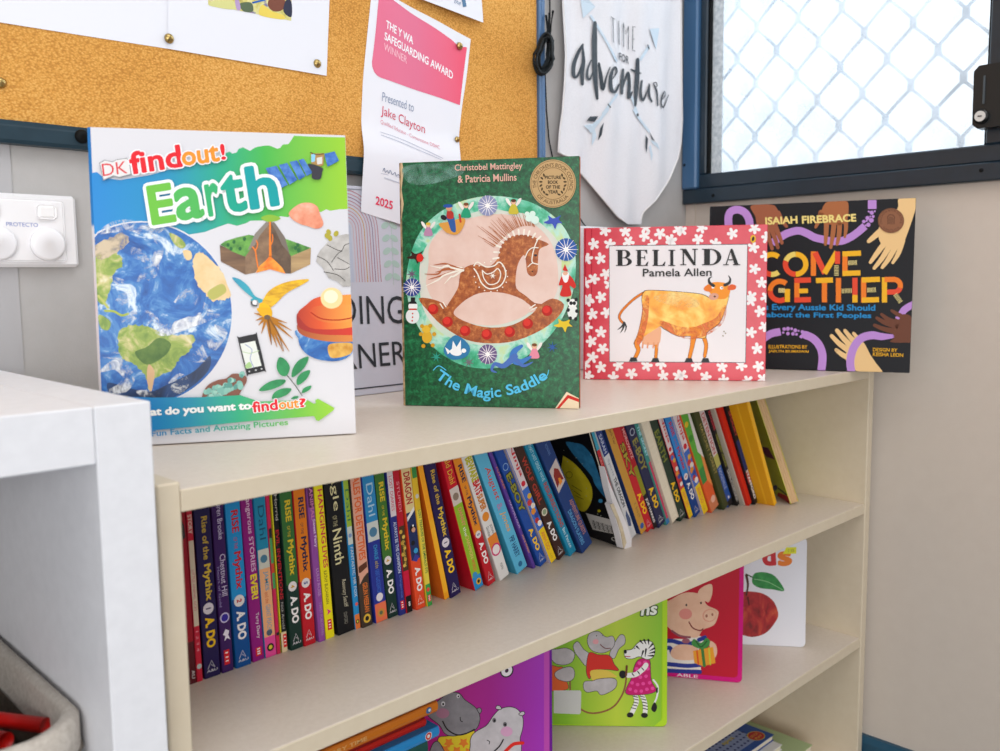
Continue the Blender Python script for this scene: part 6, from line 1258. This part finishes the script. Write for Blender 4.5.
B('703.4,515.3 708.6,512.3 674,418.5 679.7,417.4', 'crowded cartoon spine with yellow foot, left of the bright green and orange spine', '#3c6ac0', cov='#c8b8c0', **ninja(0))
B('711.7,513.2 720,510.6 680.6,417.5 688.4,415.7', 'bright green spine blending into orange at its foot', '#dc5a2c', bands=[(.30, .45, '#3c8a44'), (.45, 1, '#5aa83c'), (0, .12, '#c87a54')], polys=[([(.6, .30), (1, .20), (1, .55), (.8, .62)], '#e08a4a'), ([(.55, .60), (1, .50), (.95, 1.0), (.75, 1.0)], '#d8d4d0')], dots=[(.9, .3, .2, '#d8b82c'), (.76, .3, .24, '#3c8a34'), (.10, .6, .26, '#e6b4a0')])
B('724,510.2 728.6,508.2 690,415 696,414.2', 'olive green thin spine with pale lettering', '#3c4424', texts=[(.85, .35, .35, .4, '#a89a5a', 'HATCHET FOREST', .01)])
B('728.6,507.8 735.8,504 698.8,413.6 705.8,412.5', 'white spine with red lettering and a blue foot', '#2450a0', bands=[(.5, 1, '#d4c8c8'), (.42, .54, '#b8b464'), (0, .06, '#1c1c22')], texts=[(.97, .56, .3, .5, '#b83c44', 'DETENTION', .02), (.40, .18, .3, .42, '#a8b8dc', 'RIDGEVILLE', .01), (.10, .07, .3, .5, W_, 'III', .1)])
B('737.4,506.2 743.6,505.2 706.7,412 714.1,410.3', 'black spine with rows of red, yellow and white lettering', '#1c1a1a', texts=[(.99, .80, .56, .30, '#b8303c', 'STORIES', .05), (.99, .80, .16, .30, '#b8303c', 'AMAZING', .05), (.76, .42, .56, .28, '#8c8a3c', 'TRICKIEST TALES', .05), (.76, .42, .16, .28, '#8c8a3c', 'WEIRDEST THINGS', .05), (.38, .04, .56, .28, '#c4c0bc', 'PAUL STAFFORD', .05), (.38, .04, .16, .28, '#c4c0bc', 'JAMES ROLAND', .05)])
B('744.5,505.9 747.8,505.7 714.8,410.3 720,409', 'thin pale grey spine left of the plain red one', '#b4aca0')
B('748.3,506.2 754,505.7 720.3,409 725,408.3', 'plain glossy red spine leaning before the yellow book', '#cc2a1c')
B('754.9,505 759,503 725.8,408 730,407', 'narrow black spine with red and white lettering beside the yellow book', '#1c1a20', texts=[(.95, .70, .3, .5, '#b83c44', 'SPOOKY', .03), (.35, .05, .3, .5, W_, 'STAFFORD', .04)], bands=[(.36, .66, '#26346c'), (.22, .34, '#a82c34')])
# measure every book from its own outline, then trim thicknesses so that neighbours only just touch
rows = []
for row, label, base, k in SP:
    P = [tuple(map(float, s.split(','))) for s in row.split()]
    BL = atz(P[0][0], P[0][1], ZS2); ys = min(max(BL.y, .1495), .1585) if P[0][0] < 700 else BL.y
    BL = atz(P[0][0], P[0][1], ZS2); X_ = aty(P[0][0], P[0][1], ys).x
    br3 = aty(*P[1], ys); tl = aty(*P[2], ys); tr = aty(*P[3], ys)
    zb0 = ZS2+H0; dz = tl.z-zb0
    lean = math.atan2(X_-tl.x, dz); t = (.5*((br3.x-X_)+(tr.x-tl.x)))*math.cos(lean)
    rows.append(dict(x=X_, y=ys, lean=math.degrees(lean), t=max(t, .0035), L=dz/math.cos(lean), base=base, label=label, **k))
ml_ = [r['lean'] for r in rows]
for i in range(36, len(rows)):      # neighbours rest on each other: even out small reading errors in the lean
    w_ = ml_[max(36, i-3):i+4]; rows[i]['lean'] = sum(w_)/len(w_)
for i in range(36, len(rows)-1): rows[i]['t'] = min(max(rows[i]['t'], (rows[i+1]['x']-rows[i]['x'])*math.cos(math.radians(rows[i]['lean']))*.99), .022)
rows[-1]['t'] = .0098
for i, r in enumerate(rows):
    lr = math.radians(r['lean']); r['h'] = min(.196, (.1975 - r['t']*math.sin(lr))/math.cos(lr)) - (.002 if i % 3 == 1 else .0005); r['d'] = .126 + .004*(i % 3)
rows[0]['x'] = max(rows[0]['x'], .0012)
for i in range(len(rows)-1):
    a, b_ = rows[i], rows[i+1]; la, lb = math.radians(a['lean']), math.radians(b_['lean'])
    # leaning line of the right-hand neighbour must stay right of this book's right face
    def gap(t):
        g = []
        for hh in (0, a['h']):
            px_ = a['x'] + t*math.cos(la) - hh*math.sin(la); pz = t*math.sin(la) + hh*math.cos(la)
            g.append((b_['x'] - pz*math.tan(lb)) - px_)
        # and its top left corner against this right face
        return min(g)
    for _ in range(60):
        if gap(a['t']) >= .0002: break
        if a['t'] > .0036: a['t'] *= .97
        else: b_['x'] += .0003
    for _ in range(200):
        if gap(a['t']) >= .0001: break
        b_['x'] += .0003
for r in rows: spine_book(r)

# splayed books whose cover side faces the room
def splayed(name, TL, TR, BR, BL, lean, t, d, h, label, cov, spine, fix=False):
    p0 = atz(*BR, ZS2); p1 = atz(*BL, ZS2); bd = (p1-p0); bd.z = 0; bd.normalize()      # into the shelf
    nrm = Vector((bd.y, -bd.x, 0));                                            # to the right of the cover
    if nrm.x < 0: nrm = -nrm
    best = None
    for q in range(60, 480):       # the lean that carries the front edge along the line seen in the photo
        l = math.radians(q/10); w_ = p0 + (math.cos(l)*Vector((0,0,1)) - math.sin(l)*nrm)*.15 - CAM
        px_ = 500 + FPX*w_.dot(CR)/w_.dot(CF); py_ = 375.5 - FPX*w_.dot(CU)/w_.dot(CF)
        e_ = abs((px_-BR[0])*(TR[1]-BR[1]) - (py_-BR[1])*(TR[0]-BR[0]))
        if best is None or e_ < best[0]: best = (e_, l)
    l = math.radians(lean) if fix else best[1]; p0 = p0 + Vector((.0015 if fix else 0, 0, 0)); h = min(h, (.1965-t*math.sin(l))/math.cos(l)); print('SPLAY', name, 'lean', round(math.degrees(l), 1), [round(c,4) for c in p0], [round(c,3) for c in bd], [round(c,3) for c in nrm])
    up = math.cos(l)*Vector((0,0,1)) - math.sin(l)*nrm; n2 = math.cos(l)*nrm + math.sin(l)*Vector((0,0,1))
    M = Matrix.Identity(4)
    for i, c in enumerate((n2, bd, up)):
        for j in range(3): M[j][i] = c[j]
    for j in range(3): M[j][3] = p0[j] + (.0002 if j == 2 else 0)
    root = empty(name, M); tag(root, label, 'book')
    mb = MB(); mb.box(0, .0007, 0, d, 0, h); mb.build('front_cover', flat(cov, .35), root)
    mb = MB(); mb.box(t-.0007, t, 0, d, 0, h); mb.build('back_cover', flat(spine, .35), root)
    mp = lambda p: (lambda q: (min(max(q.dot(bd), .0003), d-.0003), min(max(q.dot(up), .0003), h-.0003)))(atplane(p[0], p[1], p0, n2)-p0)
    return root, Art(mp, lambda u, v, l_: (-l_, u, v), [3]), M
root, A, M = splayed('paperback_book', (553, 442), (590, 438), (622.5, 548), (593, 538), 24.5, .0045, .085, .190, 'black book with a yellow planet and barcode on its cover, splayed open mid shelf', '#121216', '#1a1a20')
mb = MB(); mb.box(.0008, .0037, .002, .083, .001, .185); mb.build('page_block', pages_m, root)
i1 = lambda l: cc(540, 430, 5.777, l)
A.poly(i1([(150, 70), (200, 75), (250, 90), (300, 150), (330, 230), (360, 310), (400, 390), (380, 395), (320, 320), (300, 270), (250, 210), (200, 150), (170, 110)]), noisy([(.3, '#1c5a84'), (.7, '#3c8ab8')], 60, 'space_blue', 4, .35), True)
A.poly(i1([(100, 145), (160, 165), (230, 225), (290, 310), (303, 380), (285, 440), (250, 472), (200, 440), (150, 360), (110, 250)]), noisy([(.3, '#b8a81c'), (.7, '#d4c42c')], 40, 'planet_yellow', 4, .35), True)
A.ring(*i1([(168, 260)])[0], 3.0, 3.5, '#4a4414'); A.stroke(i1([(185, 320), (240, 355)]), .6, '#5a5218'); A.stroke(i1([(185, 345), (235, 380)]), .6, '#5a5218'); A.stroke(i1([(205, 380), (250, 400)]), .6, '#5a5218')
random.seed(5); A.hold()
for k in range(26): A.ell(*i1([(random.uniform(90, 420), random.uniform(90, 520))])[0], .5, .5, '#a8b0a0', 0, 6)
A.hold(False)
A.ell(*i1([(350, 410)])[0], 2.2, 2, '#3c8ab8'); A.ell(*i1([(342, 468)])[0], 1.6, 1.3, '#b8a81c')
A.poly(i1([(265, 480), (415, 520), (440, 605), (305, 575)]), '#c4c0bc')
A.hold()
for k in range(14):
    a = (300+k*8.5, 520+k*2.6); A.stroke(i1([a, (a[0]+14, a[1]+48)]), [.5, .9, .4][k % 3], '#2a2a2c', False, False)
A.hold(False)
A.text('CE', i1([(410, 635), (450, 650)]), 3.6, '#c4c0bc', .02)
A.build('cover_picture', root)
# torn white pages standing out of it, built where they stand
def quadmesh(name, pts, y, mat, parent, thick=.004):
    P = [aty(px, py, y) for px, py in pts]; Mi = parent.matrix_world.inverted()
    v = [Mi @ p for p in P] + [Mi @ (p + Vector((0, thick, 0))) for p in P]; n = len(P)
    f = [list(range(n)), list(range(n, 2*n))[::-1]] + [[i, (i+1) % n, n+(i+1) % n, n+i] for i in range(n)]
    return obj(name, v, f, mat, parent)
bpy.context.view_layer.update()
quadmesh('torn_pages', i1([(373, 212), (400, 300), (440, 400), (500, 540), (530, 625), (527, 690), (478, 683), (450, 560), (408, 430), (420, 420), (395, 330)]), .128, noisy([(.3, '#cfcdd0'), (.7, '#e0dee2')], 20, 'torn_paper', 4, .8), root, .010)
quadmesh('torn_cover_edge', i1([(405, 432), (425, 425), (455, 500), (478, 560), (500, 650), (485, 688), (470, 600), (445, 520)]), .1265, noisy([(.3, '#b8a88c'), (.7, '#d4c8b0')], 60, 'torn_card', 4, .9), root, .001)
# yellow book
root, A, M = splayed('hardcover_book', (730, 407), (741, 404.5), (773.5, 506.3), (760, 504), 29.6, .0085, .075, .212, 'thick plain golden yellow book leaning near the right end of the upper shelf', '#dca01c', '#e0a81c', True)
mb = MB(); mb.box(.0007, .0078, .002, .073, .001, .208); mb.build('page_block', pages_m, root)
mb = MB(); mb.box(0, .0085, -.0012, 0, 0, .2095, .0004); mb.build('spine', flat('#f0b422', .35), root)
A.stroke([(737, 405), (767, 506)], 1.6, '#e8b428', False, False); A.build('cover_crease', root)
# green book with fat pages
root, A, M = splayed('paperback_book', (747, 407), (757, 402), (790.7, 504.8), (779, 497), 31.5, .0135, .075, .200, 'green paperback with fat yellowed pages, rightmost on the upper shelf', '#b9c42a', '#c4c020')
mb = MB()
for k in range(9): mb.box(.0009+k*.00132, .0009+k*.00132+.0011, .0005+.0006*math.sin(k*2.1), .073, .001, .1975)
mb.build('page_block', noisy([(.3, '#c9a67a'), (.7, '#e6c89e')], 60, 'yellowed_pages', 4, .9, 0, None, .1, 0, (30, 1, 1)), root)
kk = lambda l: cc(700, 395, 6.009, l)
A.poly(kk([(285, 85), (310, 110), (340, 200), (370, 300), (350, 300), (300, 180)]), '#2a4420', True); A.poly(kk([(370, 310), (410, 318), (450, 390), (400, 372), (378, 345)]), '#6a1c54'); A.poly(kk([(470, 585), (545, 620), (552, 668), (470, 625)]), '#a81c24'); A.stroke(kk([(470, 560), (520, 600)]), 1.4, '#2a4a2c'); A.ell(*kk([(450, 560)])[0], 2.4, 3.2, '#2c3c6c', 30); A.stroke(kk([(480, 630), (520, 645)]), .9, '#dcc4c0')
A.build('cover_picture', root)

# ================================================================== BOOKS LYING FLAT
def flatbook(name, x0, x1, y0, y1, z0, z1, cov, spine, label, group=None, rz=0, arts=None, cat='book', spine_front=True, r=.0015):
    c = Vector(((x0+x1)/2, (y0+y1)/2, z0+H0)); M = Matrix.Translation(c) @ Matrix.Rotation(math.radians(rz), 4, 'Z')
    root = empty(name, M); tag(root, label, cat, group); a, b_ = (x1-x0)/2, (y1-y0)/2; h = z1-z0; g = min(.0012, h*.15)
    mb = MB(); mb.box(-a, a, -b_, b_, h-g, h, g*.3); mb.box(-a, a, -b_, b_, 0, g, g*.3); mb.build('cover', flat(cov, .35), root)
    if spine_front:
        mb = MB(); mb.prism([(-b_, g), (-b_-.001, h*.3), (-b_-.0012, h*.5), (-b_-.001, h*.7), (-b_, h-g), (-b_+.001, h-g), (-b_+.001, g)], 0, -a, a); mb.build('spine', flat(spine, .35), root)
    mb = MB(); mb.box(-a+.002, a-.002, -b_+(.001 if spine_front else .002), b_-.002, g, h-g); mb.build('page_block', pages_m, root)
    if arts:
        A = Art(lambda p: p, lambda u, v, l: (u, v, h+l) if not spine_front else (u, -b_-.0012-l, v), [2]); arts(A, a, b_, h); A.build('printed_lettering', root)
    return root
gs = 'books piled flat at the left of the lower shelf'
z = ZM + .0003
for k, (th, c, xx, l_) in enumerate(((.022, '#8a2c2c', .262, 'maroon book at the bottom of the flat pile on the lower shelf'), (.025, '#2c4a6a', .270, 'navy book second from the bottom of the flat pile'), (.020, '#c8b84a', .258, 'mustard book third from the bottom of the flat pile'), (.024, '#5a7a4a', .268, 'sage green book in the middle of the flat pile'), (.020, '#7a4a84', .262, 'violet book fifth from the bottom of the flat pile'))):
    flatbook('picture_book', xx-.22, xx, .062, .20, z, z+th-.0002, c, c, l_, gs); z += th
# dark green just under the blue one
flatbook('picture_book', .055, .268, .064, .20, z, -.3062, '#24504a', '#24504a', 'dark green book directly under the blue one in the flat pile', gs)
def a_blue(A, a, b_, h): A.ell(a-.014, h*.5, .0042, .0042, '#dcdcdc'); A.ell(a-.014, h*.5, .0036, .0036, '#c8382c'); A.ell(a-.014, h*.5, .0018, .0018, '#dcdcdc')
flatbook('picture_book', .050, .279, .059, .20, -.3060, -.2955, '#2a84c4', '#2a88c8', 'bright blue book with a small red roundel on its spine, in the flat pile', gs, 0, a_blue)
flatbook('picture_book', .045, .270, .068, .20, -.2953, -.2874, '#a8201c', '#b4241c', 'dark red book between the blue and the orange ones in the flat pile', gs)
flatbook('picture_book', .040, .262, .066, .20, -.2872, -.2795, '#7c1c18', '#8c2018', 'thin brown red book under the orange one in the flat pile', gs)
def a_or(A, a, b_, h): A.ell(a-.012, h*.5, .0034, .0032, '#3c6a9c'); A.ell(a-.011, h*.5, .0016, .0016, '#d8e0e4'); A.text('STORY TIME', [(-.02, h*.3), (.03, h*.3)], h*.35, '#e0b070', .01, yup=1)
flatbook('picture_book', .045, .277, .058, .20, -.2793, -.2688, '#c46a1c', '#cc7420', 'orange book on top of the flat pile on the lower shelf', gs, 0, a_or)
# books on the bottom board, right
ZB = -.655
def a_gr(A, a, b_, h):
    A.text('and', [(-.005, b_-.050), (.030, b_-.053)], .014, '#22241c', .01, .3, yup=1); A.text('FRIENDS', [(-.055, b_-.075), (.040, b_-.078)], .020, '#7a3430', .05, yup=1)
flatbook('picture_book', .900, 1.072, .055, .275, ZB+.0004, ZB+.036, '#a9bc8c', '#a9bc8c', 'pale green book lying flat on the bottom board', None, 0, a_gr, spine_front=False)
def a_bl(A, a, b_, h):
    A.poly(rrect(-a+.01, a-.030, -b_+.012, -b_+.064, .004), '#8c9cc4'); A.hold()
    for i in range(15):
        for j in range(5): A.ell(-a+.018+i*.0098+(j % 2)*.005, -b_+.019+j*.0105, .0027, .0022, '#1c2c6c', 0, 10)
    A.hold(False)
    q = atz(756, 735.8, -.599); rx, ry = q.x-.932, q.y-.189
    A.ell(rx, ry, .0165, .0135, '#c8b43c'); A.ell(rx, ry, .0150, .0120, '#b82c34')
    A.text('STICK', [(rx-.010, ry+.001), (rx+.010, ry+.001)], .0045, '#d8a83c', .02, yup=1); A.text('PLAY', [(rx-.009, ry-.007), (rx+.009, ry-.007)], .0045, '#d8a83c', .02, yup=1); A.text('spot', [(rx-.062, ry+.018), (rx-.030, ry+.018)], .009, '#c8b43c', .02, yup=1)
flatbook('picture_book', .850, 1.022, .082, .262, ZB+.0363, ZB+.0455, '#e0e0e0', '#e0e0e0', 'thin white edged book between the dotted blue and pale green books', None, 0, None, spine_front=False)
flatbook('picture_book', .840, 1.024, .098, .280, ZB+.0457, ZB+.056, '#24509c', '#2a5aa8', 'blue book with a dotted cover lying on the pale green one on the bottom board', None, 0, a_bl, spine_front=False)
# ================================================================== CAMERA, LIGHT
cam = bpy.data.cameras.new('camera'); co = bpy.data.objects.new('camera', cam); C.objects.link(co)
M = Matrix.Identity(4)
for i, c in enumerate((CR, CU, -CF)):
    for j in range(3): M[j][i] = c[j]
for j in range(3): M[j][3] = CAM[j]
co.matrix_world = M
cam.sensor_width = 36; cam.lens = FPX*36/1000; cam.clip_start = .02; cam.clip_end = 50
cam.dof.use_dof = True; cam.dof.focus_distance = 1.02; cam.dof.aperture_fstop = 7.5
bpy.context.scene.camera = co
w = bpy.data.worlds.new('overcast_day'); bpy.context.scene.world = w; w.use_nodes = True; nt = w.node_tree; N = nt.nodes; L = nt.links
bg = N['Background']; tc = N.new('ShaderNodeTexCoord'); sp = N.new('ShaderNodeSeparateXYZ'); L.new(tc.outputs['Generated'], sp.inputs[0])
mr = N.new('ShaderNodeMapRange'); mr.inputs['From Min'].default_value = -.2; mr.inputs['From Max'].default_value = .5; L.new(sp.outputs[0], mr.inputs['Value'])
nz = N.new('ShaderNodeTexNoise'); nz.inputs['Scale'].default_value = 9; nz.inputs['Detail'].default_value = 6; L.new(tc.outputs['Generated'], nz.inputs['Vector'])
cr = N.new('ShaderNodeValToRGB'); cr.color_ramp.elements[0].position = .36; cr.color_ramp.elements[0].color = (.86, .91, .95, 1); cr.color_ramp.elements[1].position = .56; cr.color_ramp.elements[1].color = (1.0, 1.0, 1.0, 1); L.new(nz.outputs[0], cr.inputs[0])
mx_ = N.new('ShaderNodeMix'); mx_.data_type = 'RGBA'; L.new(mr.outputs[0], mx_.inputs[0]); mx_.inputs[6].default_value = (.70, .70, .705, 1)
ml = N.new('ShaderNodeMix'); ml.data_type = 'RGBA'; ml.blend_type = 'MULTIPLY'; ml.inputs[0].default_value = 1; L.new(cr.outputs[0], ml.inputs[6]); ml.inputs[7].default_value = (.99, 1.0, 1.02, 1)
L.new(ml.outputs[2], mx_.inputs[7]); L.new(mx_.outputs[2], bg.inputs[0]); bg.inputs[1].default_value = 1.0
def area(name, loc, target, sx, sy, power, col=(1, 1, 1), spread=180):
    l = bpy.data.lights.new(name, 'AREA'); l.shape = 'RECTANGLE'; l.size = sx; l.size_y = sy; l.energy = power; l.color = col; l.spread = math.radians(spread)
    o = bpy.data.objects.new(name, l); C.objects.link(o); o.location = loc
    o.rotation_euler = (Vector(target)-Vector(loc)).to_track_quat('-Z', 'Y').to_euler(); return o
area('window_daylight', (XW+.9, -.2, 1.75), (XW, -.2, 1.4), 1.6, 1.3, 30, (.93, .97, 1))
area('ceiling_light', (.0, -1.0, 2.6), (.35, -.2, .5), 1.6, 1.2, 15, (1, .985, .97))
area('far_window', (-2.3, -2.6, .95), (.4, .2, .6), 2.2, 1.5, 52, (1, .98, .96))
sc = bpy.context.scene
sc.view_settings.view_transform = 'Standard'; sc.view_settings.look = 'None'; sc.view_settings.exposure = .1; sc.view_settings.gamma = 1
sc.cycles.max_bounces = 8; sc.cycles.diffuse_bounces = 5; sc.cycles.transparent_max_bounces = 12; sc.cycles.caustics_reflective = False; sc.cycles.caustics_refractive = False
sc.cycles.sample_clamp_indirect = 6
